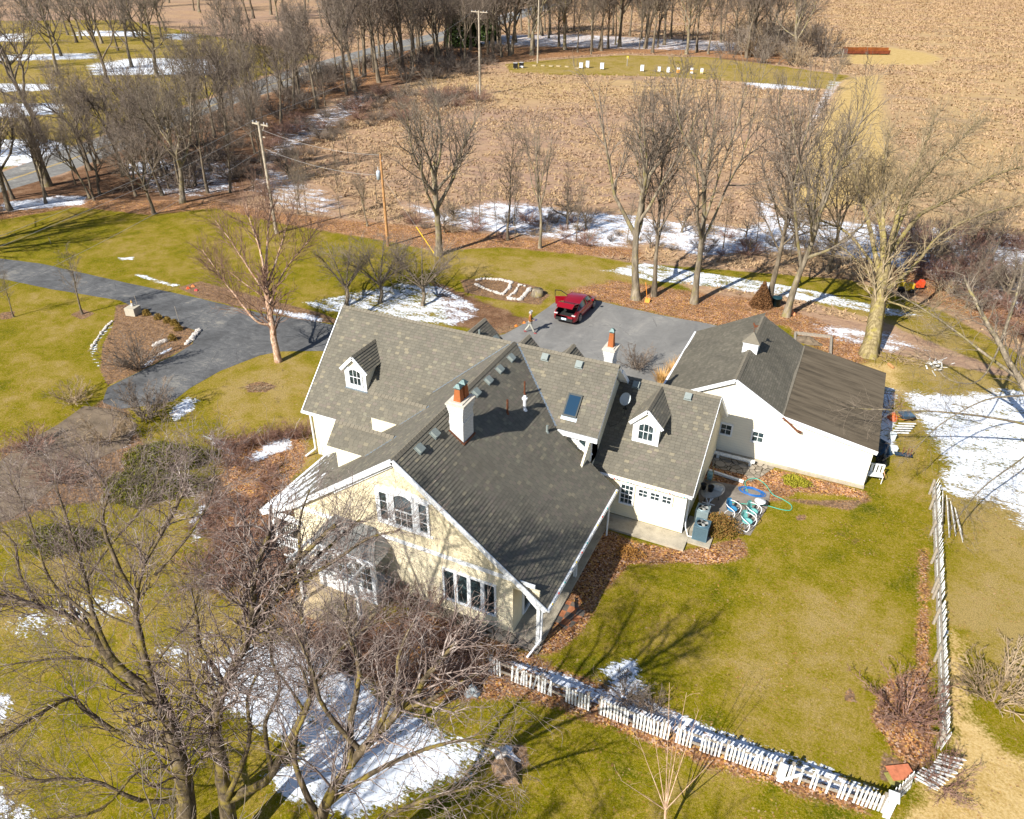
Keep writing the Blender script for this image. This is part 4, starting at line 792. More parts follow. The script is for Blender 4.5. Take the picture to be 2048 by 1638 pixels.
mb.bar((-1.35, gy0, 3.40), (-1.35, gy1, 3.40), .16, .03); mb.build('ridge_cap', ridge_m, GR)
cx, cy = -4.03, 41.6; mb = MB(GO); hw_ = .42
mb.prism([(cx-hw_, cy-hw_, gzt-.28), (cx, cy-hw_, gzt-.04), (cx+hw_, cy-hw_, gzt-.28), (cx+hw_, cy-hw_, gzt+.42), (cx-hw_, cy-hw_, gzt+.42)], Y_, 2*hw_); mb.box((cx-hw_-.04, cy-hw_-.04, gzt+.36), (cx+hw_+.04, cy+hw_+.04, gzt+.44))
CU_ = mb.build('cupola', white, GR); mb = MB(GO); z = gzt+.44; e = hw_+.1; P = [(cx-e, cy-e, z), (cx+e, cy-e, z), (cx+e, cy+e, z), (cx-e, cy+e, z), (cx, cy, z+.52)]
mb.raw(P, ((0, 1, 4), (1, 2, 4), (2, 3, 4), (3, 0, 4), (3, 2, 1, 0))); mb.build('roof', ridge_m, CU_)
mb = MB(GO); mb.cyl((cx, cy, z+.5), .012, .45, 6); mb.bar((cx-.18, cy, z+.72), (cx+.18, cy, z+.72), .012, .012)
mb.prism([(cx-.02, cy, z+.78), (cx+.14, cy, z+.84), (cx+.2, cy, z+1.0), (cx+.1, cy, z+.95), (cx, cy, z+.98), (cx-.1, cy, z+1.12), (cx-.14, cy, z+1.02), (cx-.08, cy, z+.9)], Y_, .015); mb.build('weathervane', rust, CU_)

def split_parts(root_, names):
    "one object per separate piece of boards, gutters, caps"
    for o in list(KIDS.get(root_.name, [])):
        if o.name.split('.')[0] not in names or o.type != 'MESH' or KIDS.get(o.name): continue
        me = o.data; n = len(me.polygons); co = [v.co for v in me.vertices]
        bb = np.array([[min(co[v][k] for v in p.vertices) for k in range(3)]+[max(co[v][k] for v in p.vertices) for k in range(3)] for p in me.polygons]); bb[:, :3] -= .03; bb[:, 3:] += .03
        lab = -np.ones(n, int); c = 0
        for i in range(n):
            if lab[i] >= 0: continue
            st = [i]; lab[i] = c
            while st:
                a = st.pop(); hit = np.all(bb[:, :3] <= bb[a, 3:], 1) & np.all(bb[:, 3:] >= bb[a, :3], 1) & (lab < 0)
                for b in np.nonzero(hit)[0]: lab[b] = c; st.append(b)
            c += 1
        if c < 2: continue
        uvl = me.uv_layers[0].data; mats = list(me.materials); l = o.get('label')
        for j in range(c):
            m = MB()
            for p in me.polygons:
                if lab[p.index] == j: m.m = p.material_index; m.face([tuple(co[v]) for v in p.vertices], [tuple(uvl[k].uv) for k in p.loop_indices], p.use_smooth)
            q = m.build(o.name.split('.')[0], mats, root_)
            if l: q['label'] = l
        KIDS[root_.name].remove(o); bpy.data.objects.remove(o)
split_parts(H, ('trim', 'ridge_cap', 'flashing', 'gutter', 'roof', 'window_surround', 'wall', 'muntin', 'roof_edge')); split_parts(GR, ('trim', 'ridge_cap'))
# ------------------------------------------------------------------ bare trees
def rot_about(v, k, a):
    m = math.sqrt(k[0]**2+k[1]**2+k[2]**2)+1e-9; k = (k[0]/m, k[1]/m, k[2]/m); c, s = math.cos(a), math.sin(a); d = (k[0]*v[0]+k[1]*v[1]+k[2]*v[2])*(1-c)
    x = (k[1]*v[2]-k[2]*v[1], k[2]*v[0]-k[0]*v[2], k[0]*v[1]-k[1]*v[0])
    return (v[0]*c+x[0]*s+k[0]*d, v[1]*c+x[1]*s+k[1]*d, v[2]*c+x[2]*s+k[2]*d)
def perp(v, r):
    a = (r.gauss(0, 1), r.gauss(0, 1), r.gauss(0, 1)); return (v[1]*a[2]-v[2]*a[1], v[2]*a[0]-v[0]*a[2], v[0]*a[1]-v[1]*a[0])
NPT = (9, 7, 6, 4, 3, 3)
def branch(out, r, p, d, L, r0, lv, sp, path=None):
    "grow one branch and its children; sp = spec dict"
    n = NPT[lv]; tip = sp['tip'][lv] if lv < 3 else .45
    if path is not None: P = path; n = len(P)
    else:
        P = [p]; st = L/(n-1); w = sp['wander'][min(lv, 3)]; up = sp['up'][min(lv, 3)]
        for i in range(n-1):
            d = (d[0]+r.gauss(0, w), d[1]+r.gauss(0, w), d[2]+r.gauss(0, w)+up); m = math.sqrt(d[0]**2+d[1]**2+d[2]**2); d = (d[0]/m, d[1]/m, d[2]/m)
            p = (p[0]+d[0]*st, p[1]+d[1]*st, p[2]+d[2]*st); P.append(p)
    R = [max(sp['rmin'], r0*(1-(1-tip)*(i/(n-1))**.75)) for i in range(n)]
    out.append((lv, P, R))
    if lv+1 >= len(sp['n']): return
    nc = sp['n'][lv]; nc = max(1, int(nc*(r.uniform(.75, 1.25)))) if lv else nc
    t0 = sp['t0'][lv]; az = r.random()*6.28
    for c in range(nc):
        t = t0+(1-t0)*((c+r.random())/nc); x = t*(n-1); i = min(n-2, int(x)); f = x-i
        q = tuple(P[i][k]+(P[i+1][k]-P[i][k])*f for k in range(3)); dd = tuple(P[i+1][k]-P[i][k] for k in range(3)); m = math.sqrt(sum(a*a for a in dd))+1e-9; dd = tuple(a/m for a in dd)
        ref = (0, 0, 1) if abs(dd[2]) < .9 else (1, 0, 0)
        k0 = (dd[1]*ref[2]-dd[2]*ref[1], dd[2]*ref[0]-dd[0]*ref[2], dd[0]*ref[1]-dd[1]*ref[0]); az += 2.4+r.gauss(0, .5)
        ax = rot_about(k0, dd, az); a0, a1 = sp['ang'][lv]; nd = rot_about(dd, ax, r.uniform(a0, a1))
        cl = L*sp['len'][lv]*(1-.55*t if lv else 1-.35*(t-t0)/(1-t0+.001))*r.uniform(.7, 1.25)
        cr = min((R[i]+(R[i+1]-R[i])*f)*.85, r0*sp['rad'][lv]*r.uniform(.75, 1.15))
        branch(out, r, q, nd, cl, max(cr, sp['rmin']), lv+1, sp)
def tubes(items, sides):
    "vectorised tubes for branches that have the same number of points"
    Vs, Fs, off = [], [], 0; by = {}
    for P, R in items: by.setdefault(len(P), []).append((P, R))
    for n, lst in by.items():
        P = np.array([a for a, b in lst]); R = np.array([b for a, b in lst]); B = len(lst)
        T = np.empty_like(P); T[:, 1:-1] = P[:, 2:]-P[:, :-2]; T[:, 0] = P[:, 1]-P[:, 0]; T[:, -1] = P[:, -1]-P[:, -2]; T /= np.linalg.norm(T, axis=2)[..., None]+1e-9
        D = P[:, -1]-P[:, 0]; ref = np.where((np.abs(D[:, 2])/(np.linalg.norm(D, axis=1)+1e-9) < .85)[:, None], A(0, 0, 1), A(1, .2, 0))[:, None]
        a = np.cross(T, ref); a /= np.linalg.norm(a, axis=2)[..., None]+1e-9; b = np.cross(T, a)
        th = np.arange(sides)*2*math.pi/sides; c, s = np.cos(th), np.sin(th)
        V = P[:, :, None]+R[..., None, None]*(a[:, :, None]*c[None, None, :, None]+b[:, :, None]*s[None, None, :, None])
        i = np.arange(B)[:, None, None]*n*sides+np.arange(n-1)[None, :, None]*sides; k = np.arange(sides)[None, None]; k2 = (k+1) % sides
        F = np.stack([i+k, i+k2, i+sides+k2, i+sides+k], -1).reshape(-1, 4)+off; V = V.reshape(-1, 3); Vs.append(V); Fs.append(F); off += len(V)
    return np.concatenate(Vs), np.concatenate(Fs)
def merge(parts):
    V, F, o = [], [], 0
    for v, f in parts: V.append(v); F.append(f+o); o += len(v)
    return np.concatenate(V), np.concatenate(F)
def tree_meshes(out, tm, cm, tl=1):
    trunk = [(lv, P, R) for lv, P, R in out if lv <= tl]; cr = [(lv, P, R) for lv, P, R in out if lv > tl]
    a = merge([tubes([(P, R) for l, P, R in trunk if l == lv], 9 if lv == 0 else 6) for lv in sorted({l for l, _, _ in trunk})])
    b = merge([tubes([(P, R) for l, P, R in cr if l == lv], 4 if lv <= 2 else 3) for lv in sorted({l for l, _, _ in cr})])
    return np_mesh('trunk', *a, tm), np_mesh('crown', *b, cm)
def bark(name, c, c2, moss=None, sc=5, bands=False):
    k = N(name); p = k.co(); n1 = k.noise(sc, 4, .7, k.scl(p, (1, 1, .3))); col = k.ramp(n1, ((.3, tuple(x*.45 for x in c)), (.5, c), (.68, c2)))
    if moss: col = k.mix(k.rng(k.noise(1.8, 4, .7, p), .5, .62, 0, .75), col, moss)
    k.bump(k.noise(sc*5, 3, .7, k.scl(p, (1, 1, .25))), .5, .02); return k.base(col, .95, spec=.05)
b_grey = bark('grey_bark', (.20, .165, .12), (.36, .30, .22), (.24, .20, .07)); t_grey = bark('grey_twigs', (.19, .155, .12), (.32, .26, .205), sc=1.5)
b_dark = bark('dark_bark', (.15, .12, .085), (.27, .22, .16)); t_dark = bark('dark_twigs', (.19, .15, .12), (.32, .26, .21), sc=1.5)
b_moss = bark('mossy_bark', (.11, .085, .055), (.22, .17, .11), (.22, .17, .03)); t_pink = bark('pinkish_twigs', (.20, .15, .13), (.46, .40, .36), sc=4)
b_maple = bark('yellow_lichen_bark', (.23, .18, .09), (.38, .31, .17), (.30, .25, .06)); t_maple = bark('olive_twigs', (.26, .20, .12), (.40, .32, .21), sc=1.5)
b_birch = bark('peeling_birch_bark', (.42, .27, .18), (.66, .52, .42), (.28, .15, .09), 9); t_birch = bark('red_brown_twigs', (.20, .12, .085), (.30, .20, .15), sc=2)
t_red = bark('reddish_twigs', (.23, .13, .10), (.40, .26, .20), sc=2); t_tan = bark('tan_twigs', (.33, .24, .15), (.52, .40, .27), sc=2)
def spec(**k):
    s = dict(tip=(.4, .12, .15), wander=(.06, .10, .15, .2), up=(.05, .11, .09, .06), rmin=.007, n=(6, 8, 7, 7, 0)[:4], t0=(.3, .25, .2, .15), ang=((.45, .8), (.5, .9), (.5, 1.0), (.5, 1.0)), len=(.75, .55, .5, .55), rad=(.5, .42, .45, .6)); s.update(k); s['n'] = tuple(s['n']); return s
# kinds of bare tree, all grown at about 10 m and scaled where they stand
def grow_tree(seed, Hh, r0, sp, lean=(0, 0), trunk_len=.55):
    r = random.Random(seed); out = []; d = (lean[0], lean[1], 1); m = math.sqrt(sum(a*a for a in d)); d = tuple(a/m for a in d)
    branch(out, r, (0, 0, -.1), d, Hh*trunk_len, r0, 0, sp)
    # flare at the foot
    lv, P, R = out[0]; R[0] *= 1.35; return out
SP_VASE = spec(n=(8, 13, 11, 8), t0=(.42, .25, .2, .15), ang=((.35, .95), (.35, .8), (.4, .9), (.45, 1.0)), len=(1.15, .55, .5, .6), wander=(.07, .15, .2, .24), up=(.05, .13, .09, .06))
SP_TALL = spec(n=(17, 12, 9, 7), t0=(.3, .2, .2, .15), ang=((.45, .85), (.5, .9), (.5, 1.0), (.5, 1)), len=(.42, .55, .5, .55), tip=(.12, .12, .2), rad=(.34, .5, .5, .6))
SP_THIN = spec(n=(16, 9, 8, 5), t0=(.3, .2, .2, .15), ang=((.35, .75), (.5, .9), (.5, 1.0), (.5, 1)), len=(.28, .5, .5, .5), tip=(.1, .12, .2), rad=(.3, .5, .5, .6))
SP_OPEN = spec(n=(7, 12, 11, 8), t0=(.45, .3, .2, .15), ang=((.3, .7), (.35, .8), (.4, .9), (.45, 1)), len=(1.15, .52, .5, .6), wander=(.07, .15, .2, .22))
SP_LOW = spec(n=(9, 10, 8, 7), t0=(.3, .2, .2, .15), ang=((.7, 1.25), (.5, 1.0), (.5, 1.1), (.5, 1.1)), len=(1.5, .45, .45, .5), wander=(.1, .22, .25, .25), up=(.0, .06, .05, .05))
KIND = {}
def kind(name, outs, tm, cm): KIND[name] = [tree_meshes(o, tm, cm) for o in outs]
kind('vase', [grow_tree(s, 10, .24, SP_VASE) for s in (1, 2, 3)], b_grey, t_grey)
kind('dvase', [grow_tree(s, 10, .22, dict(SP_VASE, rmin=.011)) for s in (11, 12, 13)], b_dark, t_dark)
kind('tall', [grow_tree(s, 10, .19, dict(SP_TALL, rmin=.010), trunk_len=.9) for s in (21, 22, 23)], b_dark, t_dark)
kind('open', [grow_tree(s, 10, .2, SP_OPEN) for s in (31, 32, 33)], b_grey, t_grey)
kind('thin', [grow_tree(s, 10, .11, dict(SP_THIN, rmin=.008), trunk_len=.95) for s in (41, 42)], b_dark, t_grey)
kind('low', [grow_tree(s, 5, .16, dict(SP_LOW, rmin=.009), trunk_len=.35) for s in (51, 52)], b_dark, t_dark)
def put_tree(k, i, px=None, h=10, rz=0, label=None, group=None, name='bare_tree', xy=None, cat='tree', sx=1.0):
    a, b = KIND[k][i % len(KIND[k])]; p = G(*px) if px is not None else (*xy, 0)
    o = root(name, (p[0], p[1], 0), label, cat, group, rz); s = h/10.0 if k != 'low' else h/5.0; o.scale = (s*sx, s*sx, s)
    link_mesh(a, 'trunk', o); link_mesh(b, 'crown', o); return o
rr = random.Random(77)
def R6(): return rr.random()*6.28
# --- single trees one can point at (foot in the photograph, height in metres)
for k, i, px, h, rz, lab, sx in (
    ('vase', 0, (877, 510), 15, .6, 'wide vase-shaped bare tree on the lawn edge right of the brown transformer pole', 1.05),
    ('thin', 0, (1016, 480), 11, 1.0, 'slim dark bare tree in the snowy brush, left of the pale slim tree', 1.2),
    ('open', 1, (1080, 496), 12.5, 2.0, 'pale slim bare tree at the lawn edge above the red car', .7),
    ('vase', 1, (1272, 598), 19, 3.0, 'tall thick-trunked bare tree nearest the parking area, with the orange tool at its foot', .8),
    ('tall', 0, (1308, 592), 15, 1.5, 'slender bare tree close behind the thick trunk by the parking area', .8),
    ('open', 0, (1388, 606), 20, 4.1, 'leaning bare tree with a long clear trunk between the parking area and the snow path', .75),
    ('tall', 1, (1536, 606), 15, 0.4, 'bare tree just behind the small brown conifer beside the garage', .95),
    ('vase', 2, (1572, 632), 18.5, 5.3, 'bare tree with a pale straight trunk right behind the garage ridge', .68),
    ('dvase', 0, (1655, 545), 11, 2.2, 'dark crooked bare tree standing in the snow behind the snow path', .9),
    ('vase', 1, (365, 405), 14, 1.1, 'dark spreading bare tree at the leafy edge of the upper left lawn', 1.0),
    ('dvase', 1, (308, 428), 9.5, 2.7, 'leaning bare tree beside the dark spreading one at the lawn edge', 1.0),
    ('open', 2, (180, 396), 9.0, .4, 'thin crooked bare tree between road and upper left lawn', .9),
    ('dvase', 2, (20, 420), 14.0, 3.9, 'huge dark bare tree at the left border where road and lawn meet', 1.0),
    ('vase', 0, (-110, 500), 17.0, 5.2, 'big bare tree beyond the left border throwing long branch shadows over the lawn', 1.0),
    ('vase', 2, (-300, 560), 17.0, 1.2, 'second big bare tree beyond the left border shading the driveway', 1.0),
    ('thin', 1, (165, 628), 5.2, .9, 'young bare tree in a round mulch ring beside the driveway', 1.5),
    ('thin', 0, (28, 634), 4.0, 2.0, 'very small bare sapling in a mulch ring at the far left of the lawn', 1.3),
    ('open', 0, (596, 428), 5.0, 1.0, 'small forked sapling at the lawn edge right of the crossarm pole', .9),
    ('thin', 1, (614, 432), 5.5, 2.0, 'straight sapling close to the forked sapling near the crossarm pole', 1.0),
    ('thin', 0, (681, 436), 6.3, 3.2, 'thin straight sapling left of the brown transformer pole', .8),
    ('open', 1, (735, 452), 6.0, 4.0, 'small leaning sapling just left of the brown transformer pole', .8),
    ('thin', 0, (840, 440), 5.5, 5.1, 'thin sapling in the brush behind the vase-shaped tree', .9),
    ('thin', 1, (958, 190), 6.5, .3, 'dead-looking small tree at the foot of the far crossarm pole', 1.0)):
    put_tree(k, i, px, h, rz, lab, None, sx=sx)
# broken snag
sn = root('tree_snag', (*G(95, 372)[:2], 0), 'broken dead trunk with torn top standing between road and lawn', 'tree')
mb = MB(); r = random.Random(3); P = [(0, 0, -.1), (-.1, 0, 2), (-.35, .1, 4), (-.5, .1, 5.6), (-.9, .2, 7.0), (-1.2, .2, 8.0)]; mb.tube(P, [.65, .5, .48, .42, .4, .22], 9); mb.tube([(-1.1, .2, 7.6), (-1.4, .1, 8.5)], [.14, .05], 6); mb.tube([(-.8, .2, 7.3), (-.6, .3, 8.1)], [.16, .04], 6); mb.tube([(-.4, .1, 5), (.3, .5, 5.8), (.8, .8, 5.9)], [.15, .08, .03], 6); mb.build('trunk', b_grey, sn)
# --- the large maple right of the garage
def limb_tree(name, paths, sp, label, tm, cm, seed, snowtop=False, lv0=1):
    "tree whose main limbs follow given lines: paths = [(points (px, py, z), r0, r1)]"
    r = random.Random(seed); base = G(*paths[0][0][0][:2], 0); o = root(name, (base[0], base[1], 0), label, 'tree'); out = []
    for pts, r0, r1 in paths:
        r0, r1 = r0*sp.get('fat', 1), r1*sp.get('fat', 1)
        Q = [G(*p)-A(base[0], base[1], 0) for p in pts]; P = []
        for i in range(len(Q)-1):                       # Catmull-Rom
            a, b, c, d = Q[max(0, i-1)], Q[i], Q[i+1], Q[min(len(Q)-1, i+2)]
            for j in range(4):
                t = j/4; P.append(tuple(.5*((2*b)+(c-a)*t+(2*a-5*b+4*c-d)*t*t+(3*b-a-3*c+d)*t**3)+A(r.gauss(0, .02), r.gauss(0, .02), r.gauss(0, .02))*min(1, r0*5)))
        P.append(tuple(Q[-1])); L = sum(np.linalg.norm(A(*P[i+1])-A(*P[i])) for i in range(len(P)-1)); k0 = len(out)
        s2 = dict(sp); s2['tip'] = (sp['tip'][0], r1/r0, sp['tip'][2]); s2['n'] = (0, max(3, int(sp['dens']*L)), *sp['n'][2:]); s2['len'] = (0, sp['clen']/L, *sp['len'][2:])
        branch(out, r, P[0], (0, 0, 1), L, r0, 1, s2, P); lv, P_, R_ = out[k0]
        if r0 > .15 and pts[0][2] <= .01: R_[0] *= 1.22; R_[1] *= 1.08; P_[0] = (P_[0][0], P_[0][1], -.3)
    a, b = tree_meshes(out, tm, cm); link_mesh(a, 'trunk', o); link_mesh(b, 'crown', o); return o
SP_M = dict(spec(n=(0, 0, 13, 10), t0=(.3, .32, .2, .15, .1), ang=((.4, .8), (.35, .85), (.45, .95), (.5, 1.0), (.5, 1)), len=(1, .5, .42, .45, .5), rad=(.5, .2, .42, .5, .6), wander=(.06, .1, .17, .22), rmin=.009), dens=3.4, clen=4.8)
MP = [([(1738, 712, 0), (1752, 640, 2.0), (1762, 570, 4.0), (1770, 520, 5.3)], .62, .42),
      ([(1762, 570, 4.0), (1768, 480, 6.5), (1765, 420, 8.2), (1768, 330, 10.5), (1780, 260, 12.2)], .26, .05),
      ([(1770, 520, 5.3), (1800, 440, 7.4), (1830, 380, 8.8), (1900, 300, 10.4), (1960, 240, 11.5)], .28, .05),
      ([(1766, 540, 4.8), (1785, 470, 6.8), (1810, 380, 9.0), (1850, 290, 11.0), (1870, 230, 12.4)], .24, .05),
      ([(1770, 520, 5.3), (1840, 430, 7.2), (1900, 400, 7.8), (1990, 350, 8.6), (2060, 330, 9)], .22, .05),
      ([(1764, 560, 4.2), (1735, 440, 7.4), (1720, 390, 8.5), (1700, 320, 10), (1680, 250, 11.6)], .22, .05),
      ([(1764, 545, 4.6), (1760, 450, 7), (1735, 370, 9.3), (1725, 300, 11)], .16, .04),
      ([(1772, 580, 3.8), (1830, 530, 4.8), (1880, 470, 6), (1960, 430, 6.8), (2040, 410, 7.2)], .17, .05),
      ([(1760, 590, 3.4), (1730, 540, 4.4), (1690, 500, 5.2), (1640, 470, 6)], .10, .03),
      ([(1768, 600, 3.0), (1800, 610, 3.4), (1850, 625, 3.3), (1890, 600, 3.6)], .09, .03),
      ([(1765, 560, 4.2), (1700, 470, 6.2), (1640, 440, 7.0), (1590, 420, 7.5)], .13, .03)]
limb_tree('maple_tree', MP, SP_M, 'massive wide-crowned bare maple with yellowish bark right of the garage', b_maple, t_maple, 5)
# --- the river birch on the lawn between driveway and house
SP_B = dict(SP_M, dens=4.2, clen=3.8, n=(0, 0, 12, 8), rad=(.5, .3, .5, .6), t0=(.3, .25, .2, .1)); SP_B['rmin'] = .007
BP = [([(556, 724, 0), (545, 660, 2.2), (535, 600, 4.0), (530, 560, 5.2)], .24, .17), ([(543, 650, 2.5), (510, 640, 3.0), (470, 590, 4.4), (440, 550, 5.4), (405, 500, 6.6)], .11, .03),
      ([(533, 590, 4.3), (500, 540, 5.6), (460, 480, 7.2), (430, 440, 8.2)], .11, .02), ([(530, 565, 5), (520, 500, 7), (500, 440, 8.6), (490, 400, 9.6)], .12, .02),
      ([(530, 565, 5), (535, 480, 7.4), (540, 420, 9.2), (535, 380, 10.2)], .12, .02), ([(532, 580, 4.5), (556, 510, 6.4), (575, 450, 8), (590, 410, 9)], .10, .02),
      ([(538, 610, 3.8), (570, 540, 5.4), (610, 490, 6.6), (640, 450, 7.5)], .08, .02), ([(536, 600, 4), (480, 560, 5), (430, 520, 6)], .06, .015)]
limb_tree('birch_tree', BP, SP_B, 'bare river birch with pinkish white stems on the lawn between driveway and house', b_birch, t_birch, 8)
# --- low wide crab apples over the snow patch
SP_C = dict(SP_M, dens=4.0, clen=2.4, n=(0, 0, 9, 8), wander=(.1, .18, .3, .32)); SP_C['rmin'] = .008
def crab(px, s, seed, lab):
    r = random.Random(seed); P = []; x, y = px
    P.append(([(x, y, 0), (x+3, y-22, .8), (x, y-40, 1.4)], .17, .13))
    for i in range(9):
        a = i/9*6.28+r.random()*.5; dx, dy = math.cos(a)*s*r.uniform(.7, 1.1), -math.sin(a)*s*.45*r.uniform(.7, 1.1); z = r.uniform(2.2, 3.9)
        P.append(([(x, y-36, 1.2), (x+dx*.35, y-58+dy*.35, 1.9), (x+dx*.7, y-80+dy*.7, 2.7), (x+dx, y-95+dy, z)], .085, .02))
    limb_tree('crab_apple_tree', P, SP_C, lab, b_dark, t_dark, seed)
crab((845, 612), 78, 61, 'low wide bare crab apple at the right end of the snow patch behind the house')
crab((760, 606), 82, 62, 'low wide bare crab apple in the middle of the snow patch behind the house')
crab((692, 612), 60, 63, 'small bare crab apple at the left end of the snow patch behind the house')
# --- big mossy trees in the foreground
SP_F = dict(SP_M, dens=7.5, clen=3.7, n=(0, 0, 14, 10), wander=(.12, .2, .3, .34), up=(.03, .05, .04, .03), rad=(.5, .15, .4, .5)); SP_F['rmin'] = .0042; SP_F['fat'] = .66
F1 = [([(372, 1690, 0), (371, 1600, 1.6), (362, 1535, 2.9), (336, 1441, 4.6), (312, 1395, 5.3)], .50, .34), ([(312, 1395, 5.3), (226, 1324, 6.4), (168, 1250, 7.4), (78, 1215, 8.0), (-10, 1187, 8.6)], .30, .10),
      ([(324, 1410, 5.0), (297, 1344, 6.0), (277, 1254, 7.4), (273, 1195, 8.4), (289, 1125, 9.6), (351, 1020, 11.4), (372, 960, 12.4)], .22, .05), ([(226, 1324, 6.4), (190, 1240, 7.6), (172, 1160, 8.8), (140, 1060, 10.3), (110, 960, 11.6)], .15, .04),
      ([(345, 1480, 4.0), (250, 1470, 4.6), (170, 1420, 5.4), (140, 1395, 5.9), (60, 1440, 6.2), (-10, 1480, 6.4)], .17, .05), ([(273, 1195, 8.4), (230, 1120, 9.6), (205, 1040, 10.8), (215, 980, 11.6), (170, 920, 12.4)], .13, .04),
      ([(78, 1215, 8.0), (40, 1150, 8.8), (30, 1090, 9.6), (0, 1060, 10)], .10, .04), ([(297, 1344, 6.0), (340, 1290, 6.8), (380, 1240, 7.6), (400, 1180, 8.6)], .10, .03),
      ([(277, 1254, 7.4), (215, 1230, 7.9), (180, 1190, 8.5), (150, 1160, 9)], .07, .03), ([(371, 1600, 1.6), (280, 1600, 2.4), (180, 1560, 3.4), (60, 1560, 4.0), (-20, 1530, 4.6)], .15, .04), ([(310, 1150, 9.3), (370, 1080, 10.3), (420, 1000, 11.3), (430, 930, 12)], .08, .03), ([(312, 1395, 5.3), (260, 1380, 5.7), (180, 1320, 6.6), (90, 1320, 7.0), (10, 1330, 7.2)], .12, .03), ([(362, 1535, 2.9), (280, 1540, 3.3), (200, 1620, 3.2), (90, 1640, 3.4), (0, 1640, 3.6)], .10, .03), ([(190, 1240, 7.6), (100, 1160, 8.8), (60, 1040, 10.4), (20, 960, 11.4)], .09, .03), ([(172, 1160, 8.8), (220, 1090, 9.8), (290, 1010, 11), (320, 930, 12)], .07, .03)]
F2 = [([(470, 1700, 0), (452, 1600, 1.6), (441, 1523, 3.1), (430, 1449, 4.5), (449, 1371, 5.9), (488, 1293, 7.2), (504, 1234, 8.2), (508, 1150, 9.6), (540, 1060, 11)], .34, .07),
      ([(452, 1600, 1.6), (500, 1580, 2.0), (545, 1545, 2.8), (609, 1422, 5.0), (625, 1371, 5.9), (612, 1290, 7.2), (600, 1210, 8.3)], .22, .06), ([(625, 1371, 5.9), (680, 1300, 6.8), (740, 1250, 7.4), (800, 1230, 7.6)], .08, .03),
      ([(449, 1371, 5.9), (400, 1290, 7), (395, 1240, 7.8), (380, 1170, 8.8)], .11, .03), ([(488, 1293, 7.2), (530, 1230, 8), (580, 1170, 8.8), (640, 1110, 9.4), (720, 1040, 9.9)], .12, .05),
      ([(545, 1545, 2.8), (530, 1450, 4.6), (560, 1380, 5.8), (540, 1300, 7), (560, 1220, 8)], .10, .03), ([(609, 1422, 5.0), (560, 1350, 6), (520, 1330, 6.4)], .06, .03), ([(430, 1449, 4.5), (385, 1380, 5.6), (375, 1300, 6.8)], .08, .03), ([(500, 1260, 7.9), (545, 1180, 8.8), (600, 1115, 9.8), (672, 1050, 10.8)], .13, .07), ([(545, 1180, 8.8), (640, 1140, 9.6), (730, 1080, 10.4), (800, 1060, 10.8)], .09, .03), ([(600, 1115, 9.8), (600, 1040, 10.9), (620, 980, 11.8)], .07, .02),
      ([(452, 1600, 1.8), (480, 1540, 2.8), (500, 1470, 4.1), (495, 1400, 5.4), (520, 1340, 6.4)], .13, .04)]
F3 = [([(560, 1860, 0), (615, 1710, 3.0), (650, 1615, 4.8), (703, 1527, 6.3), (797, 1422, 8.2), (860, 1345, 9.4), (910, 1285, 10.2)], .26, .05), ([(650, 1615, 4.8), (720, 1560, 5.5), (820, 1510, 6.0), (930, 1480, 6.2), (1000, 1500, 5.8)], .11, .03), ([(703, 1527, 6.3), (700, 1440, 7.6), (720, 1350, 8.9), (700, 1270, 10.0), (690, 1200, 10.8)], .12, .03),
      ([(640, 1640, 4.3), (600, 1560, 5.6), (590, 1480, 6.8), (620, 1400, 8.0), (600, 1330, 9)], .11, .03), ([(797, 1422, 8.2), (860, 1400, 8.6), (930, 1360, 9.2), (990, 1330, 9.3)], .08, .02), ([(615, 1710, 3.0), (740, 1650, 3.8), (850, 1600, 4.4), (960, 1570, 4.6)], .11, .03), ([(750, 1470, 7.4), (790, 1380, 8.8), (800, 1300, 10), (830, 1240, 10.6)], .09, .02), ([(720, 1500, 6.8), (650, 1420, 8.2), (620, 1330, 9.6), (590, 1260, 10.4)], .09, .02)]
limb_tree('shade_tree', F1, SP_F, 'biggest mossy bare tree in the lower left corner with snow along its dark limb', b_moss, t_pink, 101)
limb_tree('shade_tree', F2, dict(SP_F, fat=.85), 'mossy forked bare tree right beside the biggest one, over the snow patch', b_moss, t_pink, 102)
limb_tree('shade_tree', F3, dict(SP_F, fat=1.0, dens=4.2), 'low leaning bare tree at the bottom border reaching right towards the boulder', b_moss, t_pink, 103)
# young tree by the front fence
Y1 = [([(1326, 1690, 0), (1330, 1640, .7), (1332, 1600, 1.4)], .075, .06)]+[([(1331, 1620, 1.05), (1331+dx*.4, 1620-(1620-y)*.4, 1.05+z*.4), (1331+dx, y, 1.05+z)], .038, .008) for dx, y, z in ((-62, 1460, 2.9), (-30, 1420, 3.6), (8, 1365, 4.6), (42, 1385, 4.3), (66, 1420, 3.7), (-90, 1560, 1.6), (95, 1520, 2.4), (20, 1440, 3.4))]
limb_tree('young_tree', Y1, dict(SP_F, dens=2.2, clen=1.0, n=(0, 0, 3)), 'young tree with pale pinkish rising stems in front of the picket fence', bark('pale_pink_bark', (.45, .30, .20), (.62, .45, .33)), bark('pale_pink_twigs', (.42, .28, .19), (.55, .38, .27)), 110)
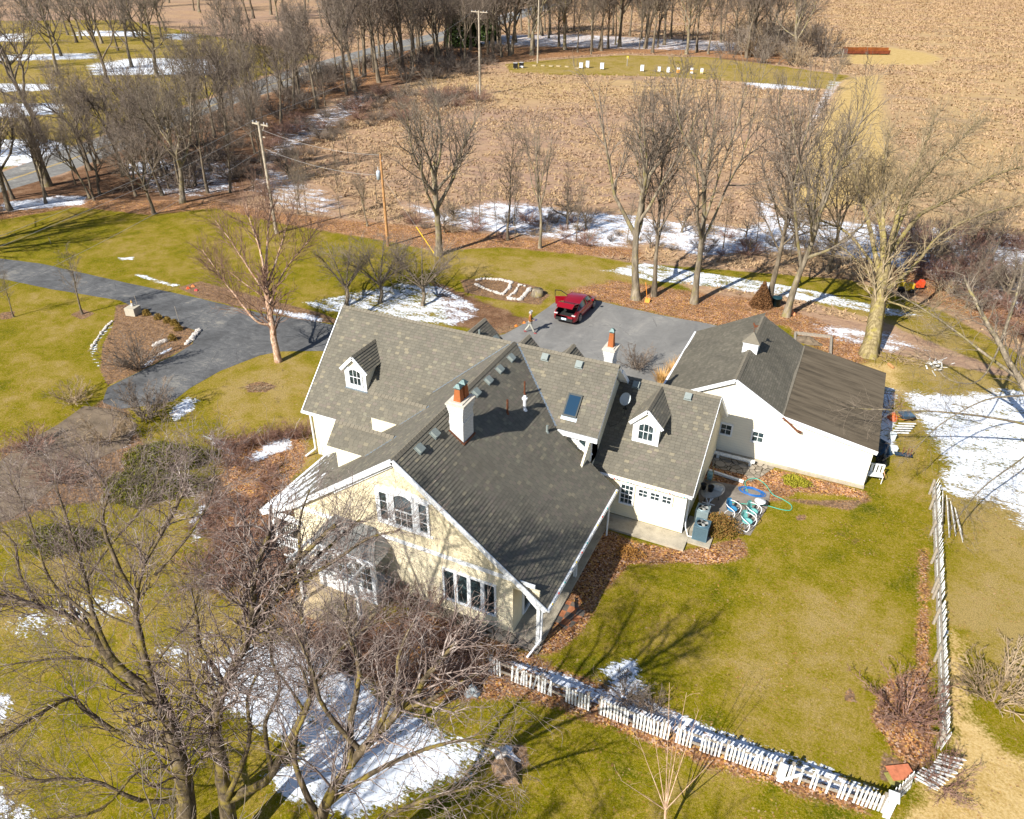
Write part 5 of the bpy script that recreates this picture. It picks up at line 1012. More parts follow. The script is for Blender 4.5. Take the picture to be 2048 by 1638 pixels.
# right border tree with branches reaching over the snow
RT = [([(2150, 960, 0), (2100, 860, 2.2), (2040, 760, 4.5), (2000, 690, 6.0), (1960, 620, 7.4), (1930, 560, 8.6)], .34, .08), ([(2100, 860, 2.2), (2010, 840, 3.2), (1900, 825, 4.0), (1780, 820, 4.4), (1700, 815, 4.6)], .10, .02), ([(2040, 760, 4.5), (1960, 700, 5.6), (1880, 640, 6.6), (1800, 590, 7.4)], .12, .03),
      ([(2060, 790, 4), (1970, 800, 4.4), (1880, 850, 4.0), (1830, 900, 3.6)], .07, .02), ([(2100, 870, 2.2), (2040, 920, 2.4), (1960, 980, 2.2), (1900, 1060, 1.8)], .07, .02), ([(2000, 690, 6), (2030, 600, 7.6), (2050, 520, 9)], .13, .03), ([(2000, 690, 6), (1960, 760, 5.6), (1900, 760, 5.8), (1860, 720, 6.4)], .06, .02)]
limb_tree('shade_tree', RT, dict(SP_F, dens=3.0, clen=3.6, n=(0, 0, 10, 8), fat=.9), 'bare tree at the right border whose long branches hang over the snow beside the garage', b_grey, t_grey, 120)
# --- trees just below the picture whose shadows fall on roof and lawn
for (x, y), h, k, i, lab in (((-13.5, -.5), 12.5, 'vase', 0, 'tall bare tree behind the viewer shading the front roof'), ((-9.0, 2.8), 10.8, 'vase', 1, 'bare tree behind the viewer shading the middle of the front lawn'), ((-2.6, 3.0), 9.5, 'open', 1, 'bare tree behind the viewer shading the lawn beyond the fence')):
    put_tree(k, i, None, h, rr.random()*6, lab, xy=(x, y))
# ------------------------------------------------------------------ woods
PT = {}
def scatter(name, poly_px, n, kinds, hs, label, group, mind=2.2, nm='bare_tree', cat='tree', sx=(.8, 1.1), inside=None):
    P = gp(poly_px); lo, hi = P.min(0), P.max(0); c = 0; t = 0; pts = PT.setdefault('all', [])
    while c < n and t < n*60:
        t += 1; x, y = rr.uniform(lo[0], hi[0]), rr.uniform(lo[1], hi[1])
        if sdist(np.array([x]), np.array([y]), P)[0] < 0: continue
        if any((x-a)**2+(y-b)**2 < mind**2 for a, b in pts): continue
        pts.append((x, y)); k = rr.choice(kinds); put_tree(k, rr.randrange(3), None, rr.uniform(*hs), R6(), label, group, nm, (x, y), cat, rr.uniform(*sx)); c += 1
    return c
scatter('strip', [(-250, 470), (-40, 405), (120, 352), (219, 316), (300, 280), (340, 300), (330, 398), (200, 400), (40, 425), (-200, 470)], 24, ('dvase', 'tall', 'thin', 'dvase'), (8, 13), 'bare tree in the wood strip between the road and the upper left lawn', 'trees between road and upper left lawn', 2.4)
scatter('strip2', [(300, 285), (496, 200), (598, 168), (680, 140), (680, 190), (560, 280), (520, 380), (480, 395), (340, 395)], 44, ('dvase', 'tall', 'thin', 'thin', 'tall'), (9, 16), 'bare tree in the dark thicket left of the brown field, right of the road', 'trees in the thicket left of the field', 2.0)
scatter('strip3', [(680, 138), (800, 105), (980, 70), (1010, 118), (930, 135), (800, 160), (690, 190)], 50, ('dvase', 'tall', 'thin', 'tall'), (15, 24), 'bare tree in the wood behind the far crossarm pole, left of the beehives', 'trees behind the far crossarm pole', 2.4)
scatter('back', [(1010, 60), (1200, 62), (1500, 80), (1620, 100), (1610, 128), (1450, 112), (1250, 106), (1100, 114), (1010, 118)], 62, ('dvase', 'tall', 'thin', 'vase', 'tall'), (15, 25), 'bare tree in the wood strip behind the row of beehives', 'trees behind the beehives', 2.8)
scatter('lawnfar', [(-250, 330), (-50, 60), (250, 44), (500, 90), (500, 150), (300, 220), (100, 300), (-150, 400)], 26, ('vase', 'dvase', 'tall'), (15, 22), 'bare tree scattered on the snowy lawn across the road', 'trees on the lawn across the road', 7)
scatter('far', [(-300, 20), (700, -10), (1100, -30), (1100, 12), (900, 50), (700, 90), (560, 85), (300, 30), (-300, 50)], 62, ('vase', 'dvase', 'tall'), (17, 26), 'distant bare tree in the wood along the top left border', 'distant wood at the top left', 7)
scatter('rightwood', [(1760, 475), (1900, 470), (2120, 480), (2350, 640), (2200, 720), (2060, 690), (1960, 640), (1850, 560)], 34, ('thin', 'low', 'thin', 'thin'), (3.5, 7.5), 'bare sapling in the reddish thicket at the right border', 'saplings of the right thicket', 1.3, nm='sapling', cat='sapling')
scatter('brush', [(800, 425), (1000, 430), (1250, 450), (1500, 470), (1700, 500), (1700, 530), (1500, 515), (1300, 498), (1000, 478), (800, 460)], 30, ('thin', 'low', 'thin'), (2.2, 6.5), 'thin bare sapling in the snowy brush behind the lawn', 'saplings in the snowy brush', 1.5, nm='sapling', cat='sapling')
scatter('brushleft', [(480, 390), (600, 300), (760, 330), (780, 430), (560, 425)], 12, ('thin', 'low', 'thin'), (3, 7), 'thin bare sapling in the brush around the crossarm pole', 'saplings around the crossarm pole', 2.0, nm='sapling', cat='sapling')
scatter('fieldedge', [(1480, 300), (1600, 150), (1700, 160), (1640, 430), (1480, 430)], 9, ('thin', 'open'), (4.5, 9), 'bare tree along the fence line of the field', 'trees along the field fence line', 4)
# ------------------------------------------------------------------ shrubs
def bush_outs(seed, n, Hh, spread, sp, r0=.03):
    r = random.Random(seed); out = []
    for i in range(n):
        a = r.random()*6.28; t = spread*math.sqrt(r.random()); d = (math.cos(a)*math.sin(t), math.sin(a)*math.sin(t), math.cos(t)); q = r.random()*.18*Hh
        branch(out, r, (math.cos(a)*q, math.sin(a)*q, -.03), d, Hh*r.uniform(.65, 1.05), r0*r.uniform(.7, 1.2), 1, sp)
    return out
SP_S = spec(n=(0, 8, 6, 4), t0=(.2, .2, .2, .2), ang=((.3, .7), (.3, .8), (.4, .9), (.4, 1)), len=(1, .42, .45, .5), rad=(.5, .55, .6, .6), wander=(.1, .12, .2, .22), rmin=.004, tip=(.3, .25, .4))
SP_S['up'] = (.05, .03, .04, .04)
SP_W = dict(SP_S, wander=(.1, .22, .3, .3), up=(0, -.05, 0, 0))
for nm, cols in (('bush', (b_dark, t_red)), ('tanbush', (b_grey, t_tan)), ('darkbush', (b_dark, t_dark))):
    KIND[nm] = []
    for s in (1, 2, 3):
        o_ = bush_outs(s*7+len(nm), 26, 1.0, 1.0, SP_S, .013); a = merge([tubes([(P, R) for l, P, R in o_ if l == lv], 4 if lv == 1 else 3) for lv in (1, 2, 3, 4) if any(l == lv for l, _, _ in o_)])
        KIND[nm].append(np_mesh('stems', *a, cols[1]))
KIND['cane'] = []
for s in (1, 2):
    o_ = bush_outs(s*17, 46, 1.0, 1.35, SP_W, .011); a = merge([tubes([(P, R) for l, P, R in o_ if l == lv], 3) for lv in (1, 2, 3) if any(l == lv for l, _, _ in o_)]); KIND['cane'].append(np_mesh('stems', *a, t_red))
def put_bush(k, px, h, label, group=None, w=1.2, xy=None, name='shrub', i=None):
    p = G(*px) if px is not None else (*xy, 0); o = link_mesh(KIND[k][(rr.randrange(9) if i is None else i) % len(KIND[k])], name); tag(o, label, 'shrub', group)
    o.location = (p[0], p[1], 0); o.rotation_euler = (0, 0, R6()); o.scale = (h*w, h*w, h); return o
for k, px, h, lab, w in (
    ('darkbush', (277, 735), 2.6, 'large bare bush at the front tip of the driveway island bed', 1.1), ('tanbush', (150, 805), 1.6, 'spreading reddish bare bush left of the concrete pad', 1.2), ('darkbush', (290, 835), 2.8, 'tall bare bush standing between driveway and concrete pad', 1.0), ('tanbush', (215, 880), 2.0, 'loose grey bush standing on the edge of the old concrete pad', 1.2), ('bush', (60, 900), 1.5, 'reddish bush left of the old concrete pad', 1.4), ('bush', (120, 960), 1.6, 'brown bush below the old concrete pad', 1.4),
    ('bush', (415, 1150), 1.5, 'dark red bare bush left of the porch', 1.5), ('bush', (470, 1080), 1.3, 'low red bare bush near the porch steps', 1.4), ('bush', (520, 1180), 1.4, 'red brown bare bush left of the pergola posts', 1.4),
    ('bush', (860, 1215), 2.1, 'tall twiggy bare bush in front of the gable wall right of the bay', .85), ('bush', (790, 1200), 1.8, 'twiggy bare bush hiding the right end of the bay', .95),
    ('darkbush', (1250, 1395), 1.2, 'small grey bare bush on the snow patch behind the picket fence', 1.2), ('bush', (1815, 1435), 1.9, 'rounded brown bare bush inside the right fence', 1.15), ('tanbush', (1990, 1400), 2.3, 'large tan bare bush outside the right fence at the picture border', 1.15),
    ('bush', (1885, 1565), 1.1, 'low reddish bush outside the fence corner', 1.5), ('darkbush', (1272, 735), 1.7, 'bare bush behind the house beside the ornamental grass', 1.2), ('darkbush', (1310, 1420), .9, 'tiny grey bush against the picket fence', 1.2), ('tanbush', (1690, 130), 2.2, 'pale bare bush beside the pasture gate', 1.2)):
    put_bush(k, px, h, lab, None, w)
for px, h in (((440, 895), 1.3), ((470, 905), 1.3), ((500, 890), 1.3), ((530, 885), 1.2), ((560, 880), 1.25), ((590, 876), 1.2), ((612, 872), 1.1), ((460, 930), 1.3), ((490, 935), 1.2)): put_bush('bush', px, h, 'reddish clipped bush in the row along the lawn left of the house', 'row of reddish bushes left of the house', .9)
def scatter_bush(poly, n, kinds, hs, label, group, w=1.2, mind=.8):
    P = gp(poly); lo, hi = P.min(0), P.max(0); c = t = 0; pts = []
    while c < n and t < n*50:
        t += 1; x, y = rr.uniform(lo[0], hi[0]), rr.uniform(lo[1], hi[1])
        if sdist(np.array([x]), np.array([y]), P)[0] < 0 or any((x-a)**2+(y-b)**2 < mind**2 for a, b in pts): continue
        pts.append((x, y)); put_bush(rr.choice(kinds), None, rr.uniform(*hs), label, group, w*rr.uniform(.85, 1.2), (x, y)); c += 1
scatter_bush([(590, 1290), (700, 1240), (860, 1225), (960, 1290), (960, 1350), (930, 1390), (800, 1400), (690, 1345)], 18, ('cane', 'bush'), (.5, 1.0), 'arching bare canes in the thicket below the gable wall', 'cane thicket below the gable wall', 1.5, .55)
scatter_bush([(440, 960), (540, 950), (580, 1060), (560, 1180), (450, 1200), (380, 1100)], 18, ('cane', 'bush'), (.5, 1.1), 'low bare shrub in the dark bed left of the porch', 'shrubs in the bed left of the porch', 1.4, .8)
scatter_bush([(1760, 475), (1900, 470), (2120, 480), (2350, 640), (2200, 720), (2060, 690), (1960, 640), (1850, 560)], 62, ('bush', 'darkbush', 'bush'), (1.2, 2.8), 'bare shrub in the reddish thicket at the right border', 'shrubs of the right thicket', 1.2, 1.1)
scatter_bush([(800, 425), (1000, 430), (1250, 450), (1500, 470), (1700, 500), (1700, 535), (1500, 515), (1300, 500), (1000, 478), (800, 460)], 44, ('darkbush', 'bush', 'tanbush'), (.6, 1.5), 'bare shrub in the snowy brush behind the lawn', 'shrubs in the snowy brush', 1.4, 1.4)
scatter_bush([(500, 330), (600, 230), (760, 185), (960, 185), (1000, 200), (860, 230), (700, 260), (600, 330), (560, 400), (500, 400)], 55, ('darkbush', 'bush'), (1.0, 2.4), 'bare shrub along the left edge of the brown field', 'shrubs on the left field edge', 1.5, 2.2)
scatter_bush([(640, 150), (800, 110), (1000, 100), (1010, 120), (930, 150), (800, 175), (660, 200), (520, 260), (500, 350), (300, 400), (300, 330), (480, 215)], 70, ('darkbush',), (1.5, 4.0), 'dark bare shrub under the trees along the road', 'undergrowth along the road', 1.3, 2.4)
scatter_bush([(1430, 110), (1500, 70), (1620, 70), (1660, 120), (1600, 135), (1500, 128)], 30, ('darkbush', 'tanbush'), (3, 8.5), 'tall dense bare shrub at the right end of the wood strip', 'dense shrubs at the end of the wood strip', .9, 3)
# evergreens
def leaf_blob(name, px, sx, sy, h, mat, label, n=2600, ls=.07, cat='shrub', rz=0, cone=False, nm='foliage', seed=4):
    r = np.random.RandomState(seed); u = r.rand(n); v = r.rand(n)*2*math.pi; w = r.rand(n)**.33
    if cone: z = h*(1-np.sqrt(1-u))*.98+.05; rad = (1-z/h)*sx*w+.03; x = rad*np.cos(v); y = rad*np.sin(v)
    else:
        c = 1-u*1.1; s = np.sqrt(np.clip(1-c*c, 0, 1)); lump = 1+.18*np.sin(v*3+1)*s+.12*np.sin(v*7); x = sx*s*np.cos(v)*w*lump; y = sy*s*np.sin(v)*w*lump; z = h*(.1+.9*np.clip(c, 0, 1)*w*(1+.12*np.sin(v*5)))
    P = np.stack([x, y, np.abs(z)], 1); d = r.normal(size=(n, 3)); d /= np.linalg.norm(d, axis=1)[:, None]; e = np.cross(d, r.normal(size=(n, 3))); e /= np.linalg.norm(e, axis=1)[:, None]
    V = np.concatenate([P-d*ls, P+e*ls*.45, P+d*ls, P-e*ls*.45]); i = np.arange(n); F = np.stack([i, i+n, i+2*n, i+3*n], 1); me = np_mesh(name, V, F, mat, False)
    p = G(*px); o = link_mesh(me, name); o.location = (p[0], p[1], 0); o.rotation_euler = (0, 0, rz); return tag(o, label, cat)
def leaf_mat(name, a, b):
    k = N(name); return k.base(k.ramp(k.noise(9, 3, .7, k.co()), ((.35, a), (.6, b))), .8, spec=.2)
ev = leaf_mat('yew_green', (.06, .07, .008), (.17, .16, .02)); evd = leaf_mat('dark_green', (.02, .04, .012), (.06, .09, .02)); br = leaf_mat('brown_needles', (.08, .035, .015), (.2, .1, .04)); ol = leaf_mat('bronze_green', (.12, .09, .015), (.28, .17, .04))
leaf_blob('hedge', (330, 930), 2.3, 1.1, 1.35, ev, 'clipped olive green yew hedge below the concrete pad, upper piece', 15000, .06, 'hedge', .55)
leaf_blob('hedge', (300, 985), 2.6, 1.2, 1.3, ev, 'clipped olive green yew hedge nearer the bottom, lower piece', 15000, .06, 'hedge', .45, seed=9)
leaf_blob('hedge', (120, 1090), 1.7, 1.0, 1.0, ev, 'small green evergreen clump at the left below the branches', 6000, .06, 'hedge', .3, seed=12)
leaf_blob('conifer', (1521, 612), .95, .95, 2.2, br, 'small brown conifer beside the tree trunks behind the garage', 5200, .07, 'tree', cone=True)
leaf_blob('conifer', (925, 92), 5.5, 5.5, 22, evd, 'tall dark green pine in the wood just left of the far crossarm pole', 5000, .5, 'tree', cone=True, seed=5)
leaf_blob('conifer', (972, 80), 4.5, 4.5, 20, evd, 'dark green pine in the far wood right of the far crossarm pole', 4000, .5, 'tree', cone=True, seed=6)
for i, px in enumerate(((294, 630), (317, 638), (336, 645), (350, 650), (357, 660), (345, 680))): leaf_blob('boxwood', px, .32, .32, .5, ol, 'round bronze green dwarf bush along the driveway island edge', 900, .045, seed=i)['group'] = 'dwarf bushes in the island bed'
leaf_blob('shrub', (1590, 966), .75, .45, .45, leaf_mat('yellow_green', (.16, .16, .01), (.34, .30, .03)), 'small yellow green leafy plant against the white garage wall', 1500, .06)
leaf_blob('shrub', (1438, 1062), .95, .8, 1.0, leaf_mat('russet_green', (.09, .09, .02), (.28, .14, .04)), 'russet and green leafy bush beside the air conditioners', 3600, .05)
leaf_blob('shrub', (1258, 1108), .7, .5, .35, leaf_mat('orange_leaf', (.3, .13, .03), (.5, .26, .07)), 'low orange leafy clump in the leaf bed by the wing', 700, .05)
def grass_clump(px, h, n, label, mat, w=.5, seed=1):
    r = random.Random(seed); mb = MB()
    for i in range(n):
        a = r.random()*6.28; q = r.random()*w*.5; b = r.uniform(.2, .9)*h*.6; z = h*r.uniform(.6, 1); c, s = math.cos(a), math.sin(a); t = A(-s, c, 0)*.012
        P = [A(c*q, s*q, 0), A(c*(q+b*.3), s*(q+b*.3), z*.6), A(c*(q+b), s*(q+b), z)]
        mb.face([P[0]-t, P[0]+t, P[1]+t, P[1]-t]); mb.face([P[1]-t, P[1]+t, P[2]])
    o = mb.build('ornamental_grass', mat); p = G(*px); o.location = (p[0], p[1], 0); return tag(o, label, 'grass clump')
ogm = plain('dry_gold_grass', (.60, .36, .13), .9, var=.3, sc=5)
for i, (px, h) in enumerate((((1322, 778), 1.5), ((1345, 768), 1.7), ((1362, 752), 1.5))): grass_clump(px, h, 420, ('golden ornamental grass clump nearest the right wing', 'tallest golden ornamental grass clump, middle of the three', 'golden ornamental grass clump nearest the garage gutter')[i], ogm, seed=i)
# ------------------------------------------------------------------ utility poles and wires
pole_g = plain('weathered_pole', (.40, .34, .26), .9, var=.25, sc=4, bump=.3); pole_b = plain('brown_pole', (.42, .22, .09), .9, var=.3, sc=3, bump=.3); insul = plain('insulator', (.5, .5, .5), .3)
def pole(px, h, r, mat, label, arm=0, armdir=0, lean=(0, 0), z2=.6):
    p = G(*px); o = root('utility_pole', (p[0], p[1], 0), label, 'utility pole'); mb = MB(); mb.tube([(0, 0, -.1), (lean[0]*.5, lean[1]*.5, h*.5), (lean[0], lean[1], h)], [r, r*.85, r*.65], 10); mb.build('pole', mat, o)
    if arm:
        d = A(math.cos(armdir), math.sin(armdir), 0); c = A(lean[0], lean[1], h-.25); n_ = A(-d[1], d[0], 0)*.16
        m = MB(); m.bar(c-d*arm+n_, c+d*arm+n_, .1, .13); m.build('crossarm', pole_g, o)
        m = MB(); 
        for s in (1, -1): m.bar(c+d*arm*.45*s+n_*1.4, c+n_*1.4-A(0, 0, .75), .03, .05)
        m.build('brace', pole_g, o)
        for t in (-.9, -.45, .5, .9): m = MB(); q = c+d*arm*t+n_; m.lathe((q[0], q[1], q[2]+.06), ((.03, 0), (.06, .05), (.03, .09), (.06, .13), (.02, .2)), 8); m.build('insulator', insul, o)
        m = MB(); c2 = c-A(0, 0, z2+.5); m.bar(c2-d*.45+n_, c2+d*.45+n_, .08, .08); m.build('lower_arm', pole_g, o)
    return o, A(p[0]+lean[0], p[1]+lean[1], h)
ad = math.radians(-12)
p1, t1_ = pole((553, 467), 10.6, .17, pole_g, 'tall grey leaning utility pole with crossarm on the upper left lawn', 1.15, ad, (-.0, .0))
p2, t2_ = pole((776, 492), 8.6, .15, pole_b, 'brown utility pole with a grey transformer behind the lawn', 0)
mb = MB(); mb.lathe((-.3, -.12, 6.3), ((.02, 0), (.2, .02), (.2, .7), (.16, .78), (.04, .82)), 12); mb.build('transformer', plain('transformer_grey', (.42, .48, .55), .4), p2)
mb = MB(); mb.tube([(-.3, -.12, 7.1), (-.3, -.12, 7.45)], .04, 6); mb.bar((-.3, -.05, 6.8), (0, 0, 6.8), .06, .06); mb.bar((-.1, 0, 8.0), (.18, 0, 8.0), .06, .06); mb.build('bracket', insul, p2)
p3, t3_ = pole((960, 190), 14.2, .2, pole_g, 'far grey utility pole with crossarm standing in the brown field', 1.9, ad)
p4, t4_ = pole((1075, 126), 19, .2, pole_g, 'very tall far utility pole in the wood behind the beehives', 0)
wirem = plain('wire', (.35, .34, .33), .5)
def wire(a, b, sag, label, r=.014, n=14, name='wire'):
    a, b = A(*a), A(*b); P = [a+(b-a)*t+A(0, 0, -4*sag*t*(1-t)) for t in np.linspace(0, 1, n)]; mb = MB(); mb.tube(P, r, 4); return tag(mb.build(name, wirem), label, 'wire')
wire(t1_+A(.1, .1, -.7), t2_+A(0, 0, -.1), .5, 'upper power wire between the crossarm pole and the transformer pole'); wire(t1_+A(.1, .1, -2.4), t2_+A(0, 0, -1.9), .55, 'lower power wire between the crossarm pole and the transformer pole')
for i, dz in enumerate((-.05, -.1, -2.4)): 
    d = A(math.cos(ad), math.sin(ad), 0)*(-1.0, .9, 0)[i]; wire(t1_+d+A(0, 0, dz), A(-46+i*1.2, 12, 9.5+dz), .9, ('outer', 'inner', 'lowest')[i]+' wire running from the crossarm pole towards the lower left lawn', .011, 24)
wire(t3_+A(-.8, 0, 0), t1_+A(-.9, 0, 0), 1.2, 'long thin wire from the far field pole to the near crossarm pole', .012, 24)
wire(t2_+A(0, 0, -2.0), G(870, 509, 0), 0, 'steel guy wire of the transformer pole', .012, 3, 'guy_wire')
q = G(870, 509, 0); qq = t2_+A(0, 0, -2.0); mb = MB(); mb.tube([q+(qq-q)*.01, q+(qq-q)*.36], .045, 8); tag(mb.build('guy_guard', plain('yellow_plastic', (.75, .5, .03), .5)), 'yellow plastic guard on the guy wire', 'wire guard')
# ------------------------------------------------------------------ picket fences
def picket_mesh(h=.98, w=.072, t=.02):
    mb = MB(); mb.prism([(-w/2, 0, .06), (w/2, 0, .06), (w/2, 0, h-.08), (0, 0, h), (-w/2, 0, h-.08)], (0, 1, 0), t); me = mb.build('picket', white_old); m = me.data; bpy.data.objects.remove(me); return m
PK = picket_mesh(); rf = random.Random(9)
def fence(a, b, label, missing=(), lean=0, posts=(), name='picket_fence', gap=.128, snow=False, side=-1):
    a, b = A(a[0], a[1], 0), A(b[0], b[1], 0); L = np.linalg.norm(b-a); d = (b-a)/L; ang = math.atan2(d[1], d[0]); o = root(name, tuple(a), label, 'fence', None, ang)
    for z in (.28, .74): m = MB(); m.box((0, .0, z), (L, .045, z+.09)); m.build('rail', grey_wood, o)
    for x in list(posts): m = MB(); m.box((x-.05, .045, -.05), (x+.05, .145, .95)); m.build('post', grey_wood, o)
    n = int(L/gap); k = 0
    for i in range(n+1):
        x = i*gap+.03
        if any(u <= x <= v for u, v in missing) or rf.random() < .03: continue
        q = link_mesh(PK, 'picket', o); q.location = (x, -.024, rf.uniform(-.015, .02)); q.rotation_euler = (rf.gauss(0, .02)+lean, rf.gauss(0, .02) if rf.random() > .05 else rf.gauss(0, .14), 0); q.scale = (1, 1, rf.uniform(.95, 1.04)); k += 1
    return o
fence((-9.35, 17.95), (-5.0, 17.98), 'left run of the weathered white picket fence, from the thicket to the wide gap', ((.65, .95), (2.0, 2.2), (2.75, 3.3)), 0, (.1, 2.3, 4.2))
fence((-4.75, 18.0), (-2.0, 18.05), 'second run of the white picket fence with grey rails, below the small grey bush', ((1.2, 1.4),), 0, (.1, 2.5))
fence((-1.75, 18.08), (2.0, 18.3), 'third run of the white picket fence, ending at the broken leaning boards', ((.6, .85),), 0, (.05, 1.8, 3.6))
fence((2.15, 18.3), (5.3, 18.5), 'last run of the front picket fence, ending at the right corner', ((.5, .7), (1.0, 1.2), (1.4, 1.6), (2.0, 2.2)), 0, (.1, 3.05))
fence((5.35, 18.55), (6.1, 19.85), 'short angled picket panel at the front right fence corner', (), -.1, (.05,), gap=.13)
fence((7.05, 21.9), (6.95, 30.2), 'near half of the long right picket fence', (), .1, (.1, 2.2, 4.4, 6.6, 8.2), gap=.14)
fence((6.93, 30.4), (6.8, 38.6), 'far half of the long right picket fence, ending at the snow', (), .12, (.1, 2.2, 4.4, 6.6, 8.0), gap=.14)
mb = MB(); mb.box((5.28, 18.36, 0), (5.5, 18.62, 1.02)); mb.box((5.22, 18.3, 1.02), (5.56, 18.68, 1.08)); tag(mb.build('corner_post', white_old), 'thick white square post at the front right fence corner', 'post')
mb = MB(); mb.bar((2.0, 18.16, .15), (2.55, 18.1, .95), .14, .025); tag(mb.build('loose_board', white_old), 'white board nailed crooked across the front fence', 'board')
mb = MB(); mb.box((1.85, 18.15, .02), (2.08, 18.2, 1.0)); tag(mb.build('wide_board', white_old), 'wide white board standing in the front fence beside the crooked one', 'board')
# fallen panels
def panel(c, rz, tilt, n, label, roll=0):
    o = root('fence_panel', c, label, 'fence panel'); o.rotation_euler = (tilt, roll, rz)
    for z in (.22, .7): m = MB(); m.box((0, 0, z), (n*.15, .04, z+.07)); m.build('rail', grey_wood, o)
    for i in range(n): q = link_mesh(PK, 'picket', o); q.location = (i*.15+.05, -.024, 0); q.rotation_euler = (0, rf.gauss(0, .06), 0)
panel((7.0, 21.7, .1), 4.3, -1.0, 7, 'fallen picket panel lying over the bush at the right fence corner')
panel((6.45, 20.9, .05), 4.15, -1.2, 5, 'second fallen picket panel nearer the gate stone')
for i in range(4): panel((7.35+i*.22, 37.6-i*.35, .0), -1.60+i*.05, .25+.05*i, 16 if i < 2 else 12, ('inner', 'second', 'third', 'outermost')[i]+' picket panel leaning against the far end of the right fence')
# painted boards at the corner
c = G(1783, 1552); o = root('painted_board', (c[0], c[1], .0), 'stack of red and olive painted boards lying behind the fence corner', 'boards', None, .55)
m = MB(); m.box((-.1, -.25, .12), (.75, .3, .15)); m.build('red_board', plain('faded_red_paint', (.48, .16, .08), .8, var=.2, bump=.2), o); m = MB(); m.box((-.25, -.42, .06), (.6, .1, .09)); m.build('olive_board', plain('olive_paint', (.28, .26, .07), .8, var=.2, bump=.2), o)
# ------------------------------------------------------------------ patio
sheet('patio', [(1395, 955), (1440, 965), (1540, 985), (1535, 1015), (1500, 1072), (1480, 1068), (1440, 1045), (1398, 1010)], .03, concrete('paver', (.20, .175, .15)), wob=.02)
sheet('garden_path', [(1424, 902), (1540, 925), (1550, 935), (1520, 955), (1500, 965), (1490, 950), (1425, 935)], .02, flag, wob=.02)
px_ = [(1115, 1192), (1150, 1200), (1168, 1225), (1140, 1252), (1108, 1240)]
k = N('brick_pavers'); p = k.pos(); x = k.n('TexChecker'); x.inputs['Scale'].default_value = 2.6; k.put(x.inputs['Vector'], k.scl(p, (1, 1, 0))); nz = k.noise(2.4, 3, .6, p)
bp = k.base(k.mix(x.outputs['Fac'], k.ramp(nz, ((.4, (.30, .11, .05)), (.6, (.42, .17, .08)))), k.ramp(nz, ((.4, (.10, .09, .08)), (.6, (.17, .13, .10))))), .9)
sheet('brick_path', [(1112, 1196), (1152, 1206), (1172, 1228), (1135, 1262), (1098, 1236)], .03, bp, wob=0)
def ac(px, s, col, label):
    p = G(*px); o = root('air_conditioner', (p[0], p[1], .1), label, 'air conditioner', None, .0); m_ = plain(label[:12]+' casing', col, .45, .4, .06); w = .36*s; h = .86*s
    m = MB(); m.box((-w, -w, 0), (w, w, .06)); m.box((-w, -w, h-.1), (w, w, h-.02))
    for x in (-w+.03, w-.03):
        for y in (-w+.03, w-.03): m.box((x-.03, y-.03, .06), (x+.03, y+.03, h-.1))
    m.build('casing', m_, o); m = MB()
    for i in range(16):
        z = .08+i*(h-.2)/16
        m.box((-w+.015, -w+.01, z), (w-.015, w-.01, z+.026))
    m.build('louvre', m_, o, ); m = MB(); m.box((-w+.04, -w+.04, .06), (w-.04, w-.04, h-.12)); m.build('coil', dark_m, o)
    m = MB(); m.lathe((0, 0, h-.02), ((w*.93, 0), (w*.9, .035), (w*.8, .05), (w*.76, .02), (w*.76, -.02)), 20); m.build('fan_ring', m_, o)
    m = MB(); m.lathe((0, 0, h-.01), ((.005, .03), (.09, .03), (.09, 0), (.005, 0)), 10)
    for i in range(4): a = i*1.57+.4; m.obox((math.cos(a)*w*.4, math.sin(a)*w*.4, h), (math.cos(a), math.sin(a), 0), (-math.sin(a), math.cos(a), .4), (0, 0, 1), w*.33, .07, .004)
    m.build('fan', plain('fan_grey', (.4, .4, .38), .5), o)
    m = MB()
    for i in range(12): a = i*math.pi/12; m.tube([(math.cos(a)*w*.78, math.sin(a)*w*.78, h+.035), (-math.cos(a)*w*.78, -math.sin(a)*w*.78, h+.035)], .004, 3, False)
    m.build('grille', dark_m, o); return o
ac((1400, 1076), 1.0, (.12, .20, .25), 'larger blue grey air conditioner at the corner of the right wing'); ac((1402, 1042), .9, (.30, .38, .40), 'paler air conditioner behind the larger one')
mb = MB(); mb.box((-4.4, 29.0, 0), (-2.95, 29.9, .1)); mb.box((-4.4, 29.95, 0), (-3.2, 31.0, .09)); tag(mb.build('equipment_pad', conc), 'pale concrete pad under the air conditioners', 'pad')
mb = MB(); mb.tube([(-4.38, 29.7, .8), (-4.3, 29.6, .4), (-4.1, 29.35, .15), (-3.85, 29.3, .2)], .025, 6); tag(mb.build('refrigerant_pipe', white), 'white pipe curving from the wing corner to the air conditioner', 'pipe')
# oval table with tubs
p = G(1422, 1003); o = root('patio_table', (p[0], p[1], 0), 'oval stone-topped patio table beside the wing wall', 'table', None, 1.15); m = MB(); m.lathe((0, 0, .7), ((.005, 0), (.78, 0), (.8, .03), (.005, .04)), 28, 1.0, .62); m.build('tabletop', plain('table_stone', (.34, .32, .29), .7, var=.12), o)
for a in (.7, 2.4, 3.9, 5.5): m = MB(); m.tube([(math.cos(a)*.5, math.sin(a)*.3, 0), (math.cos(a)*.35, math.sin(a)*.2, .7)], .022, 6); m.build('leg', dark_m, o)
blk = plain('black_plastic', (.012, .012, .014), .4)
def tub(pos, r, h, label):
    o = root('plant_pot', pos, label, 'pot'); m = MB(); m.lathe((0, 0, 0), ((r*.75, 0), (r, h), (r*1.08, h), (r*1.08, h+.02), (r*.93, h+.02), (r*.85, h*.4), (.005, h*.38)), 18); m.build('pot', blk, o)
